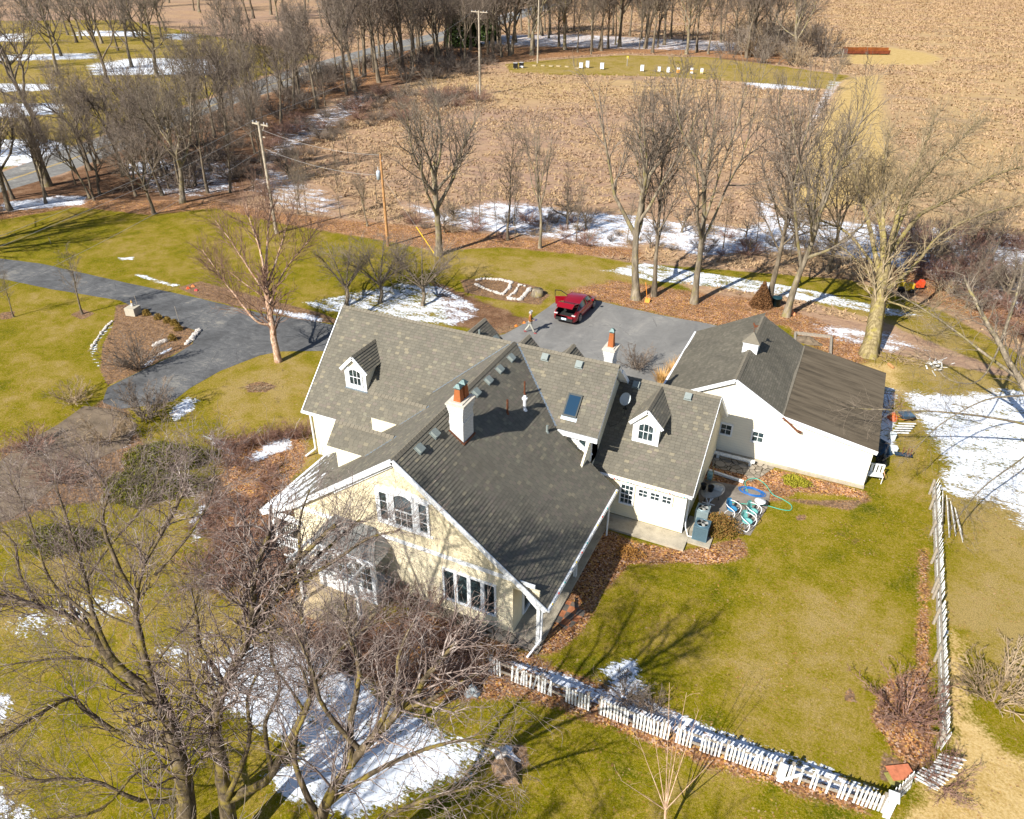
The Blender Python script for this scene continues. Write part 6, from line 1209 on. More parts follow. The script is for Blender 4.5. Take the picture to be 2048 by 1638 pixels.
tub((p[0]-.12, p[1]-.12, .74), .16, .3, 'right black plastic pot on the oval table'); tub((p[0]-.50, p[1]-.1, .74), .15, .3, 'left black plastic pot on the oval table')
o = root('plastic_crate', (p[0]+.15, p[1]+.22, .745), 'pale slatted plastic crate on the oval table', 'crate', None, -.1); m = MB(); m.box((-.28, -.15, 0), (.28, .15, .02))
for i in range(9): m.box((-.27+i*.065, -.15, .02), (-.24+i*.065, .15, .08))
m.box((-.28, -.16, .07), (.28, -.14, .1)); m.box((-.28, .14, .07), (.28, .16, .1)); m.build('crate', plain('pale_plastic', (.55, .58, .58), .5), o)
mb = MB(); q = G(1413, 1020); 
for (a, b) in (((-.25, -.2, 0), (.2, .2, .7)), ((.25, -.2, 0), (-.2, .25, .72)), ((0, -.3, .0), (.1, .2, .7)), ((-.3, .1, .35), (.35, .05, .4))): mb.tube([q+A(*a), q+A(*b)], .028, 6)
tag(mb.build('folding_stand', white), 'folded white metal stand behind the pale air conditioner', 'stand')
def shell_chair(px, rz, col, label):
    p = G(*px); o = root('lawn_chair', (p[0], p[1], 0), label, 'chair', None, rz); cm_ = plain(label[:10]+' seat paint', col, .4, .1, .05)
    m = MB(); V = []; n1, n2 = 9, 8                              # scalloped back
    for j in range(n2):
        for i in range(n1):
            s = (i/(n1-1)-.5)*2; t = j/(n2-1); w = .26*(1+.12*t)*(1 if t < .7 else math.sqrt(max(.05, 1-((t-.7)/.34)**2)))
            V.append((s*w, .22+.13*t-.07*s*s*-1*-1, .42+.48*t))
    F = [(j*n1+i, j*n1+i+1, (j+1)*n1+i+1, (j+1)*n1+i) for j in range(n2-1) for i in range(n1-1)]; m.raw(V, F, True); V2 = [(a, b+.015, c) for a, b, c in V]; m.raw(V2, [f[::-1] for f in F], True); m.build('backrest', cm_, o)
    m = MB(); m.lathe((0, 0, .38), ((.005, .0), (.2, .005), (.27, .05), (.275, .06), (.2, .03), (.005, .02)), 18, 1, .95); m.build('seat', cm_, o)
    for s in (-1, 1):
        m = MB(); P = [(s*.2, .3, .72), (s*.31, .12, .68), (s*.33, -.12, .64), (s*.33, -.27, .58), (s*.33, -.33, .44), (s*.33, -.3, .2), (s*.33, -.22, .04), (s*.33, 0, .02), (s*.33, .25, .02)]; m.tube(P, .019, 8); m.build('arm_frame', white, o)
    m = MB(); m.tube([(-.33, .25, .02), (0, .33, .02), (.33, .25, .02)], .019, 6); m.tube([(-.33, -.2, .36), (.33, -.2, .36)], .015, 6); m.build('base_frame', white, o)
shell_chair((1462, 1030), 1.25, (.04, .22, .42), 'blue metal lawn chair with white arms, nearest the stone table'); shell_chair((1503, 1035), 1.35, (.16, .45, .42), 'turquoise metal lawn chair next to the white round table'); shell_chair((1492, 1055), 1.2, (.18, .48, .45), 'turquoise metal lawn chair closest to the lawn')
p = G(1517, 1018); o = root('side_table', (p[0], p[1], 0), 'small white round metal table beside the lawn chairs', 'table'); m = MB(); m.lathe((0, 0, .5), ((.005, 0), (.26, 0), (.28, .02), (.28, .035), (.005, .03)), 24); m.build('tabletop', white, o)
for a in (.3, 2.4, 4.5): m = MB(); m.tube([(math.cos(a)*.2, math.sin(a)*.2, 0), (0, 0, .25), (-math.cos(a)*.15, -math.sin(a)*.15, .5)], .012, 5); m.build('leg', white, o)
hb, hg = plain('blue_hose', (.01, .11, .36), .4), plain('green_hose', (.06, .40, .30), .4)
c = G(1505, 985); mb = MB(); r = random.Random(3); P = []
for i in range(90): t = i/90*6.28*4.3; R_ = .42+.1*math.sin(t*.37)+r.gauss(0, .01); P.append((c[0]+R_*math.cos(t)*1.3+.05*math.sin(t*.2), c[1]+R_*math.sin(t)*.7, .04+.02*(i % 5)/5+.01*math.sin(t)))
mb.tube(P, .022, 6); tag(mb.build('garden_hose', hb), 'coiled blue garden hose on the patio edge', 'hose')
P = [(*G(*q)[:2], .05) for q in ((1495, 985), (1490, 965), (1510, 958), (1530, 970), (1545, 990), (1565, 1000), (1582, 1012), (1580, 1022), (1560, 1020), (1530, 1012), (1500, 1010), (1475, 1008), (1460, 1005))]
Q = []
for i in range(len(P)-1):
    a, b, c_, d = (A(*P[max(0, i-1)]), A(*P[i]), A(*P[i+1]), A(*P[min(len(P)-1, i+2)]))
    for j in range(5): t = j/5; Q.append(.5*((2*b)+(c_-a)*t+(2*a-5*b+4*c_-d)*t*t+(3*b-a-3*c_+d)*t**3))
mb = MB(); mb.tube(Q, .02, 6); tag(mb.build('garden_hose', hg), 'long green garden hose looping onto the lawn', 'hose')
mb = MB(); mb.box((-4.45, 36.75, .25), (-2.2, 37.0, .33)); mb.box((-4.3, 36.8, 0), (-4.15, 36.95, .25)); mb.box((-2.5, 36.8, 0), (-2.35, 36.95, .25)); tag(mb.build('white_bench', white_old), 'long white plank bench against the shaded garage wall', 'bench')
mb = MB(); mb.bar((-4.5, 35.3, .1), (-2.45, 35.05, .1), .13, .13); tag(mb.build('white_beam', white_old), 'long white beam lying on the dark ground before the garage', 'beam')
mb = MB(); mb.tube([(-4.28, 34.4, 0), (-4.28, 34.4, 1.0), (-4.05, 34.4, 1.05), (-4.05, 34.4, .6)], .03, 6); mb.tube([(-4.05, 34.5, 0), (-4.05, 34.5, .7)], .05, 8); tag(mb.build('gas_pipe', plain('yellow_pipe', (.4, .26, .08), .6)), 'yellow gas pipe with meter beside the wing wall', 'pipe')
mb = MB(); mb.box((-4.25, 33.9, .45), (-4.0, 34.2, .85)); mb.lathe((-4.12, 33.85, .6), ((.005, 0), (.09, 0), (.09, .1), (.005, .1)), 10); tag(mb.build('gas_meter', plain('meter_grey', (.16, .28, .30), .5)), 'grey green gas meter on the wing wall', 'meter')
# ------------------------------------------------------------------ things behind the garage
def at(px, z=0): q = G(*px); return A(q[0], q[1], z)
p = at((1748, 962)); o = root('garden_bench', tuple(p), 'small white slatted garden bench at the right corner of the garage', 'bench', None, .2)
m = MB()
for i in range(5): m.box((-.5, -.2+i*.09, .42), (.35, -.13+i*.09, .45))
m.build('seat', white_old, o); m = MB()
for i in range(5): m.box((-.48+i*.19, .25, .45), (-.36+i*.19, .28, .95))
m.box((-.5, .24, .9), (.36, .29, .97)); m.build('backrest', white_old, o)
for x in (-.47, .32):
    for y in (-.18, .24): m = MB(); m.tube([(x, y, 0), (x, y, .42)], .025, 6); m.build('leg', white_old, o)
for s in (-.5, .35): m = MB(); m.tube([(s, -.2, .42), (s, -.22, .66), (s, .25, .68)], .02, 6); m.build('armrest', plain('salmon_paint', (.6, .33, .2), .7), o)
tarp = plain('blue_tarp', (.01, .035, .07), .35, var=.3, sc=3, bump=.3)
def heap(px, sx, sy, h, mat, name, label, cat, seed=1, z=0):
    r = np.random.RandomState(seed); m = MB(); n1, n2 = 14, 6; V = []
    for j in range(n2+1):
        for i in range(n1): a = i/n1*6.283; t = j/n2; w = (1-t**1.6)*(1+.22*math.sin(a*3+seed)+.1*r.randn()); V.append((sx*w*math.cos(a), sy*w*math.sin(a), h*t*(1+.1*r.randn())+z))
    m.raw(V, [(j*n1+i, j*n1+(i+1) % n1, (j+1)*n1+(i+1) % n1, (j+1)*n1+i) for j in range(n2) for i in range(n1)]+[tuple(n2*n1+i for i in range(n1))], False); o = m.build(name, mat); o.location = tuple(at(px)); return tag(o, label, cat)
heap((1765, 900), .55, 1.0, .55, tarp, 'tarp_heap', 'dark blue tarp thrown over a heap behind the garage', 'tarp'); heap((1762, 925), .3, .35, .6, blk, 'trash_can', 'black lumpy trash bag near the white bench', 'bag', 4)
heap((1785, 838), .3, .3, .45, plain('orange_red_plastic', (.55, .12, .04), .5), 'gas_can', 'orange red plastic can behind the garage', 'can', 6)
for i, (px, rz, lab) in enumerate((((1783, 878), .1, 'square white bucket standing upright behind the garage'), ((1785, 905), .3, 'square white bucket nearer the white bench'))):
    o = root('bucket', tuple(at(px)), lab, 'bucket', None, rz); m = MB(); m.box((-.17, -.15, 0), (.17, .15, .4)); m.box((-.19, -.17, .36), (.19, .17, .42)); m.build('bucket', plain('white_plastic', (.6, .65, .66), .5), o)
o = root('wheelbarrow', tuple(at((1808, 843))), 'dark wheelbarrow with orange handles behind the garage', 'wheelbarrow', None, .6)
m = MB(); m.raw([(-.25, -.2, .3), (.3, -.2, .3), (.3, .2, .3), (-.25, .2, .3), (-.4, -.3, .58), (.45, -.3, .52), (.45, .3, .52), (-.4, .3, .58)], ((0, 3, 2, 1), (0, 1, 5, 4), (1, 2, 6, 5), (2, 3, 7, 6), (3, 0, 4, 7))); m.build('tray', plain('slate_paint', (.05, .09, .14), .5), o)
m = MB(); m.tube([(-.9, -.25, .5), (-.3, -.2, .28), (.55, -.05, .2)], .02, 6); m.tube([(-.9, .25, .5), (-.3, .2, .28), (.55, .05, .2)], .02, 6); m.build('handle', plain('orange_paint', (.7, .25, .03), .5), o); m = MB(); m.T = Matrix.Translation((.55, 0, .18)) @ Matrix.Rotation(1.5708, 4, 'X'); m.lathe((0, 0, -.04), ((.05, 0), (.18, .0), (.18, .08), (.05, .08)), 14); m.build('wheel', blk, o)
mb = MB(); r = random.Random(8)
for i in range(34): q = at((1770+r.gauss(0, 14), 825+r.gauss(0, 22))); a = r.random()*6.28; l = r.uniform(.5, 1.3); mb.tube([q+A(0, 0, r.random()*.5), q+A(math.cos(a)*l*.5, math.sin(a)*l*.5, .3+r.random()*.5), q+A(math.cos(a)*l, math.sin(a)*l, r.random()*.8)], [.02, .014, .006], 4)
tag(mb.build('brush_pile', t_red), 'tangled pile of reddish branches against the garage back wall', 'brush pile')
mb = MB()
for i in range(5): q = at((1800+i*3, 872-i*3)); mb.bar(q+A(-.5, 0, .1+.06*i), q+A(.45, .4, .1+.06*i), .1, .03)
tag(mb.build('scrap_lumber', white_old), 'scrap of white boards stacked behind the garage', 'lumber')
o = root('cart', tuple(at((1806, 918))), 'dark metal frame with brown legs lying behind the garage', 'cart'); m = MB(); m.bar((-.5, 0, .25), (.4, .2, .25), .3, .05); m.build('frame', tarp, o)
for x in (-.1, .15, .3): m = MB(); m.bar((x, .1, .2), (x, .14, .7), .05, .05); m.build('leg', rust, o)
# white scrap beyond, frame slab, log
o = root('scrap_pile', tuple(at((1864, 738))), 'pile of white twisted scrap metal beyond the garage', 'scrap'); r = random.Random(4); m = MB()
for i in range(26): a = A(r.gauss(0, .35), r.gauss(0, .3), r.random()*.7); b = a+A(r.gauss(0, .35), r.gauss(0, .25), r.gauss(0, .2)); b[2] = abs(b[2]); m.bar(a, b, r.choice((.03, .1, .2)), .025)
m.build('scrap', white_old, o)
mb = MB(); P = [at(q) for q in ((1590, 668), (1662, 676), (1660, 712), (1588, 700))]
for i in range(4): a, b = P[i], P[(i+1) % 4]; mb.bar(a+A(0, 0, .1), b+A(0, 0, .1), .15, .2)
tag(mb.build('timber_frame', grey_wood), 'low timber frame of a raised bed behind the garage', 'timber frame')
heap((1612, 682), 1.0, .7, .35, plain('brown_cloth', (.16, .12, .08), .9, var=.3, sc=4), 'soil_mound', 'brown mound inside the timber frame', 'mound', 3)
mb = MB(); mb.tube([at((1776, 730), .12), at((1786, 738), .12)], .1, 8); tag(mb.build('log', pole_b), 'short pale log lying on the ground beyond the garage', 'log')
mb = MB(); r = random.Random(18)
for i in range(60): q = at((1800+r.gauss(0, 26), 718+r.gauss(0, 7))); a = r.random()*6.28; l = r.uniform(.5, 1.6); mb.tube([q+A(0, 0, .05), q+A(math.cos(a)*l*.5, math.sin(a)*l*.5, .15+r.random()*.3), q+A(math.cos(a)*l, math.sin(a)*l, r.random()*.3)], [.02, .014, .006], 4)
tag(mb.build('branch_litter', t_tan), 'loose low pile of fallen branches right of the maple', 'brush pile')
for px, sx, col, lab, nm in (((1808, 583), .7, (.62, .42, .02), 'yellow garden machine beyond the maple', 'garden_tractor'), ((1832, 578), .55, (.6, .07, .02), 'red box standing right of the yellow garden machine', 'metal_box')):
    o = root(nm, tuple(at(px)), lab, 'machine' if 'yellow' in lab else 'box', None, .3); cm_ = plain(nm+'_paint', col, .5); m = MB(); m.box((-sx*.8, -.35, .25), (sx*.3, .35, .65)); m.box((sx*.3, -.25, .25), (sx*.9, .25, .8)); m.build('body', cm_, o)
    if nm == 'garden_tractor':
        m = MB(); m.box((-.35, -.22, .65), (0, .22, .75)); m.box((-.45, -.22, .7), (-.36, .22, 1.05)); m.build('seat', cm_, o)
        for x, rd in ((-.4, .3), (.5, .2)):
            for y in (-.42, .34): m = MB(); m.T = Matrix.Translation((x, y, rd)) @ Matrix.Rotation(-1.5708, 4, 'X'); m.lathe((0, 0, 0), ((.05, 0), (rd, 0), (rd, .12), (.05, .12)), 14); m.build('wheel', blk, o)
o = root('leaf_shovel', tuple(at((1294, 603))), 'orange shovel leaning at the foot of the thick tree', 'shovel'); orm = plain('orange_plastic', (.72, .24, .02), .5)
m = MB(); m.tube([(0, -.05, .25), (-.35, .3, 1.5)], .025, 6); m.build('handle', orm, o); m = MB(); m.obox((.05, -.1, .15), (1, 0, 0), (0, .5, .5), (0, -.5, .5), .2, .22, .02); m.build('blade', orm, o)
o = root('tool_bin', tuple(at((1552, 612))), 'dark teal bin between the trunks behind the garage', 'bin'); m = MB(); m.lathe((0, 0, 0), ((.28, 0), (.36, .7), (.38, .7), (.38, .76), (.3, .76)), 14); m.build('bin', plain('dark_teal', (.01, .04, .05), .5), o)
heap((1583, 628), .3, .3, .35, plain('faded_orange', (.7, .28, .12), .6), 'lawn_ornament', 'faded orange lawn ornament right of the tree trunk behind the garage', 'ornament', 2)
# ------------------------------------------------------------------ island bed, rocks, boulder
rock = plain('pale_rock', (.50, .46, .42), .9, var=.25, sc=5, bump=.4); rockb = plain('brown_rock', (.30, .19, .11), .9, var=.35, sc=3, bump=.6)
def rock_mesh(seed, mat, nm='rock'):
    r = random.Random(seed); m = MB(); n1, n2 = 9, 6; V = []
    for j in range(n2+1):
        for i in range(n1): a = i/n1*6.283; t = math.pi*j/n2; d = nrm(A(math.sin(t)*math.cos(a), math.sin(t)*math.sin(a), math.cos(t))); w = 1+.35*pnoise(Vector(d*1.6+A(seed, 0, 0))); V.append(d*w*A(1, .85, .6))
    m.raw(V, [(j*n1+i, j*n1+(i+1) % n1, (j+1)*n1+(i+1) % n1, (j+1)*n1+i) for j in range(n2) for i in range(n1)], False); o = m.build(nm, mat); me = o.data; bpy.data.objects.remove(o); return me
RK = [rock_mesh(s, rock) for s in range(5)]; RB = rock_mesh(11, rockb, 'boulder')
def put_rock(px, s, label, group, z=.05, me=None, nm='rock', sc=None):
    q = at(px); o = link_mesh(me or rr.choice(RK), nm); o.location = (q[0], q[1], z); o.rotation_euler = (0, 0, R6()); o.scale = sc or (s, s, s); return tag(o, label, 'rock', group)
def rock_line(pts, n, s, label, group):
    P = gp(pts); D = np.r_[0, np.cumsum(np.hypot(*(P[1:]-P[:-1]).T))]
    for i in range(n):
        t = (i+.5)/n*D[-1]; j = min(len(P)-2, np.searchsorted(D, t)-1); f = (t-D[j])/(D[j+1]-D[j]); q = P[j]+(P[j+1]-P[j])*f
        o = link_mesh(rr.choice(RK), 'rock'); o.location = (q[0]+rr.gauss(0, .03), q[1]+rr.gauss(0, .03), .05); sc = s*rr.uniform(.75, 1.25); o.scale = (sc, sc, sc); o.rotation_euler = (0, 0, R6()); tag(o, label, 'rock', group)
rock_line([(950, 562), (960, 558), (1000, 560), (1022, 565), (1018, 578), (1005, 590), (975, 580), (950, 568)], 34, .17, 'pale rock in the left stone ring near the car', 'rocks of the left stone ring')
rock_line([(1014, 597), (1032, 584), (1038, 570), (1053, 573)], 12, .15, 'pale rock of the inner border between both rings', 'rocks between the rings')
rock_line([(1014, 598), (1040, 600), (1050, 590), (1062, 576)], 15, .19, 'white rock in the right stone ring nearest the car', 'rocks of the right stone ring')
rock_line([(183, 700), (186, 690), (200, 670), (213, 655), (226, 642)], 18, .13, 'pale edging rock along the left side of the island bed', 'edging rocks of the island bed')
rock_line([(310, 692), (322, 685), (332, 683)], 12, .2, 'white rock in the heap in the middle of the island bed', 'rocks in the island bed'); rock_line([(372, 690), (380, 683), (392, 668), (398, 660)], 14, .22, 'white rock at the driveway corner of the island bed', 'rocks at the driveway corner')
put_rock((1010, 1545), .9, 'brown boulder with a snow cap on the dark lawn at the bottom', None, .1, RB, 'boulder', (.62, .5, .55)); put_rock((1002, 1520), .25, 'pale stone on top of the brown boulder', None, .42, RK[1])
heap((1012, 1508), .5, .18, .12, plain('snow_cap', (.82, .85, .9), .6), 'snow_patch', 'small snow patch behind the brown boulder', 'snow', 3, .02)
p = at((268, 628)); o = root('concrete_block', tuple(p), 'square concrete block at the rear tip of the island bed', 'block', None, .2); m = MB(); m.box((-.42, -.42, 0), (.42, .42, .62)); m.build('block', plain('block_concrete', (.42, .38, .30), .9, var=.1, bump=.2), o)
o = root('garden_statue', (p[0]-.05, p[1]+.1, .62), 'small ornament with an orange peak on the concrete block', 'ornament'); m = MB(); m.lathe((0, 0, 0), ((.12, 0), (.13, .08), (.07, .16), (.09, .28), (.03, .3)), 10); m.build('base', rock, o); m = MB(); m.lathe((0, 0, .28), ((.08, 0), (.06, .12), (.005, .22)), 8); m.build('peak', plain('amber', (.6, .35, .08), .6), o)
for px, h, lab in (((278, 620), 1.2, 'thin stake behind the concrete block'), ((358, 642), 1.2, 'thin stake at the driveway edge of the island bed'), ((102, 487), .6, 'short dark stake on the upper left lawn')):
    mb = MB(); q = at(px); mb.tube([q, q+A(-.08, 0, h)], .025, 6); tag(mb.build('stake', grey_wood), lab, 'stake')
heap((945, 1385), .28, .28, .42, plain('grey_stone', (.26, .29, .31), .8, var=.2), 'stone_urn', 'small grey stone urn in the leaves left of the fence', 'urn', 8)
mb = MB(); r = random.Random(28)
for i in range(90): q = at((518+r.gauss(0, 16), 776+r.gauss(0, 4.5))); a = r.random()*6.28; l = r.uniform(.2, .6); mb.tube([q+A(0, 0, .03), q+A(math.cos(a)*l, math.sin(a)*l, .06+.1*r.random())], [.012, .006], 3)
tag(mb.build('twig_heap', t_tan), 'round heap of dead twigs on the lawn left of the house', 'twig heap')
for i, (px, c) in enumerate((((376, 577), (.65, .1, .03)), ((386, 573), (.7, .2, .05)), ((393, 581), (.5, .05, .05)))): heap(px, .16, .16, .18, plain('red_ornament_%d' % i, c, .6), 'garden_ornament', ('left red garden ornament beside the driveway', 'orange garden ornament standing in the middle beside the driveway', 'right red garden ornament beside the driveway')[i], 'ornament', i)
for i, px in enumerate(((1032, 652), (1048, 646))): heap(px, .12, .12, .12, plain('orange_mark_%d' % i, (.75, .2, .02), .6), 'pumpkin', ('orange pumpkin left of the walking man', 'orange pumpkin right next to the walking man')[i], 'pumpkin', i)
o = root('tree_stump', tuple(at((1075, 590))), 'cut tree stump beside the stone rings', 'stump'); m = MB(); m.lathe((0, 0, 0), ((.62, 0), (.48, .15), (.45, .5), (.005, .52)), 12); m.build('stump', b_grey, o)
# ------------------------------------------------------------------ beehives, feed bunk, gate
hive_w = plain('hive_white', (.80, .80, .84), .6); hive_o = plain('hive_orange', (.75, .33, .04), .6)
def hive(px, h, w, label, mats=None, group='beehives in the row', n=3):
    o = root('beehive', tuple(at(px)), label, 'beehive', group, .15)
    for x in (-w*.35, w*.35): m = MB(); m.box((x-.06, -w*.4, 0), (x+.06, w*.4, .18)); m.build('stand', grey_wood, o)
    hh = (h-.22)/n
    for i in range(n): m = MB(); m.box((-w/2, -w*.4, .18+i*hh), (w/2, w*.4, .18+(i+1)*hh-.012)); m.build('hive_box', (mats or (hive_w,)*n)[i], o)
    m = MB(); m.box((-w/2-.04, -w*.4-.04, h-.04), (w/2+.04, w*.4+.04, h+.03)); m.build('lid', insul, o)
for px, h, w, lab, mt in (((1162, 137), 1.25, .75, 'left white beehive of the close pair', None), ((1175, 136), 1.5, .75, 'taller right white beehive of the close pair', None), ((1204, 139), 1.4, .8, 'single white beehive just right of the close pair', None), ((1284, 143), 1.35, .75, 'white beehive standing alone in the middle of the row', None), ((1318, 144), 1.1, .6, 'small white beehive, first of the right-hand group', None),
    ((1336, 146), 1.2, .65, 'white beehive directly left of the orange one', None), ((1356, 147), 1.2, .65, 'beehive with orange boxes under a white top', (hive_o, hive_o, hive_w)), ((1383, 148), 1.25, .6, 'white beehive with an orange band, right of the orange one', (hive_w, hive_o, hive_w)), ((1403, 148), 1.15, .6, 'last beehive at the right end with a tan base box', (plain('hive_tan', (.7, .5, .25), .6), hive_w, hive_w))): hive(px, h, w, lab, mt, None)
for i, (px, lab) in enumerate((((1031, 137), 'dark beehive left of its dark neighbour at the end of the row'), ((1043, 136), 'dark beehive with a black wrap and pale stand, right of its dark neighbour'))): hive(px, 1.2, .9, lab, (hive_w if i else blk, blk, blk), None)
for i, px in enumerate(((1069, 132), (1086, 132), (1102, 133), (1117, 133), (1134, 134), (1155, 137))): m = MB(); q = at(px); m.box((q[0]-.45, q[1]-.25, 0), (q[0]+.45, q[1]+.25, .18)); m.box((q[0]-.5, q[1]-.3, .18), (q[0]+.5, q[1]+.3, .22)); tag(m.build('hive_stand', plain('stand_wood', (.45, .36, .22), .8)), 'low empty wooden hive stand on the grass left of the white beehives', 'stand', 'empty hive stands')
a, b = G(1687, 109), G(1779, 110); rz = math.atan2(b[1]-a[1], b[0]-a[0]); L = np.hypot(*(b-a)[:2]); o = root('feed_bunk', (a[0], a[1], 0), 'long rusty feed bunk in the far pasture', 'feed bunk', None, rz); rs = plain('red_rust', (.17, .045, .018), .9, .2, .35, 1.2); rs2 = plain('orange_rust', (.30, .09, .02), .9, .2, .3, 1.2)
m = MB(); m.box((0, 0, .25), (L, .06, 1.1)); m.box((0, 1.4, .25), (L, 1.46, 1.1)); m.box((0, .06, .25), (L, 1.4, .32)); m.build('trough', rs, o); m = MB(); m.box((0, -.04, 1.0), (L, .1, 1.14)); m.box((0, 1.38, 1.45), (L, 1.5, 1.6)); m.box((0, 1.4, 1.1), (L, 1.44, 1.45)); m.build('rim', rs2, o)
for i in range(6): m = MB(); x = .2+i*(L-.4)/5; m.box((x-.08, -.06, 0), (x+.08, .02, 1.1)); m.box((x-.08, 1.46, 0), (x+.08, 1.54, 1.5)); m.build('leg', rs, o)
a = G(1650, 110); o = root('pasture_gate', (a[0], a[1], 0), 'grey tube gate left of the rusty feed bunk', 'gate', None, rz); m = MB()
for i in range(6): m.tube([(0, 0, .3+i*.24), (5.5, 0, .3+i*.24)], .035, 5)
for x in (0, 1.8, 3.6, 5.5): m.tube([(x, 0, .25), (x, 0, 1.55)], .035, 5)
m.build('tubes', vent_m, o)
for px, lab in (((1684, 116), 'brown gate post beside the rusty feed bunk'), ((1254, 132), 'thin post with a yellow sign behind the beehives'), ((954, 192), 'short broken post beside the far crossarm pole')):
    q = at(px); o = root('post', tuple(q), lab, 'post'); m = MB(); m.tube([(0, 0, 0), (0, 0, 2.0)], .12, 8); m.build('post', grey_wood, o)
    if 'sign' in lab: m = MB(); m.box((-.2, -.03, 1.6), (.2, .0, 2.1)); m.build('sign', plain('sign_yellow', (.7, .6, .03), .6), o)
# ------------------------------------------------------------------ red car with open hatch and door
ra, fa = G(1158.5, 643.5), G(1187, 614.5); hd = math.atan2(fa[1]-ra[1], fa[0]-ra[0])
k = N('red_paint'); paint = k.base((.32, .004, .014), .22, .35, .6); k.b.inputs['Coat Weight'].default_value = .6; k.b.inputs['Coat Roughness'].default_value = .05
k = N('car_glass'); cglass = k.base((.01, .015, .015), .05, spec=.9); tyre = plain('tyre', (.015, .015, .016), .8); rim = plain('rim_silver', (.5, .5, .5), .3, .8); inter = plain('car_interior', (.02, .022, .022), .8)
dirv = A(math.cos(hd), math.sin(hd), 0); lat = A(-dirv[1], dirv[0], 0)
cc = ra+dirv*1.42+lat*.86; CARR = root('red_car', (cc[0], cc[1], 0), 'shiny red sedan parked with open tailgate and open left front door', 'car', None, hd)
mb = MB()
st = [(-2.42, .72, .38, .72, .76), (-2.36, .86, .28, .86, .92), (-2.1, .92, .22, .95, 1.02), (-1.45, .935, .2, .97, 1.04), (-.6, .94, .18, .94, 1.0), (.4, .94, .18, .9, .96), (1.2, .935, .19, .86, .94), (1.7, .92, .2, .80, .88), (2.15, .86, .22, .70, .77), (2.38, .72, .3, .56, .62), (2.44, .55, .4, .5, .54)]
V = []
for x, w, zb, zt, zd in st:
    V += [(x, -w*.86, zb), (x, -w, zb+.12), (x, -w*1.005, (zb+zt)/2), (x, -w*.97, zt), (x, -w*.86, zd-.015), (x, -w*.4, zd), (x, w*.4, zd), (x, w*.86, zd-.015), (x, w*.97, zt), (x, w*1.005, (zb+zt)/2), (x, w, zb+.12), (x, w*.86, zb)]
F = []
for i in range(len(st)-1):
    for j in range(12):
        if i in (0, 1, 2) and j in (4, 5, 6): continue         # trunk opening
        j2 = (j+1) % 12; F.append((i*12+j, (i+1)*12+j, (i+1)*12+j2, i*12+j2))
F += [tuple(range(12))[::-1], tuple((len(st)-1)*12+j for j in range(12))]; mb.raw(V, F, True); mb.build('body', paint, CARR)
mb = MB(); mb.box((-2.3, -.72, .55), (-1.2, .72, .6)); mb.box((-1.22, -.75, .6), (-1.18, .75, 1.25)); mb.box((-2.34, -.74, .55), (-1.2, -.72, .98)); mb.box((-2.34, .72, .55), (-1.2, .74, .98)); mb.build('trunk_floor', inter, CARR)
gh = [(-1.75, .66, 1.03, 1.06), (-1.4, .62, 1.02, 1.27), (-.8, .60, 1.0, 1.42), (-.2, .6, .98, 1.49), (.3, .6, .96, 1.48), (.75, .6, .95, 1.38), (1.35, .66, .93, .97)]
V = []
for x, w, z0, z1 in gh: V += [(x, -.86, z0), (x, -(w+.05), z0+(z1-z0)*.92), (x, -w+.12, z1), (x, w-.12, z1), (x, w+.05, z0+(z1-z0)*.92), (x, .86, z0)]
mb = MB(); F = []
for i in range(len(gh)-1):
    for j in (0, 4): F.append((i*6+j, (i+1)*6+j, (i+1)*6+j+1, i*6+j+1))
    if i >= 4:
        for j in (1, 2, 3): F.append((i*6+j, (i+1)*6+j, (i+1)*6+j+1, i*6+j+1))
mb.raw(V, F, True); mb.build('window', cglass, CARR)
mb = MB(); F = [(i*6+j, (i+1)*6+j, (i+1)*6+j+1, i*6+j+1) for i in range(1, 5) for j in (1, 2, 3)]; mb.raw([(a, b, c+.006) for a, b, c in V], F, True)
for s in (-1, 1):
    for i in range(len(gh)-1): a, b = A(*V[i*6+(1 if s < 0 else 4)]), A(*V[(i+1)*6+(1 if s < 0 else 4)]); mb.bar(a, b, .06, .05)
    a, b = A(-.12, s*.66, 1.44), A(-.05, s*.865, .98); mb.bar(a, b, .07, .03)
mb.build('roof', paint, CARR)
mb = MB(); h0 = A(-1.2, 0, 1.34); h1 = A(-2.15, 0, 1.62); h2 = A(-2.5, 0, 1.50); ww = .66
mb.prism([h0+A(0, -ww, 0), h0+A(0, ww, 0), h1+A(0, ww+.03, 0), h1+A(0, -ww-.03, 0)], (.28, 0, .95), .05); mb.prism([h1+A(0, -ww-.03, 0), h1+A(0, ww+.03, 0), h2+A(0, ww-.02, -.1), h2+A(0, -ww+.02, -.1)], (-.3, 0, .9), .05); T_l = mb.build('tailgate', paint, CARR)
mb = MB(); mb.prism([h0+A(-.1, -ww+.1, .02), h0+A(-.1, ww-.1, .02), h1+A(.1, ww-.1, 0), h1+A(.1, -ww+.1, 0)], (.28, 0, .95), .056); mb.prism([h0+A(-.1, -ww+.1, -.03), h0+A(-.1, ww-.1, -.03), h1+A(.1, ww-.1, -.03), h1+A(.1, -ww+.1, -.03)], (.28, 0, .95), .02); mb.build('rear_window', cglass, T_l)
mb = MB()
for s in (-1, 1): mb.tube([(-1.35, s*.72, 1.2), (-2.2, s*.72, 1.5)], .015, 5)
mb.tube([(-1.3, -.70, 1.28), (-2.25, -.8, .98)], .03, 5); mb.tube([(-1.3, .70, 1.28), (-2.25, .8, .98)], .03, 5); mb.build('hatch_frame', paint, CARR)
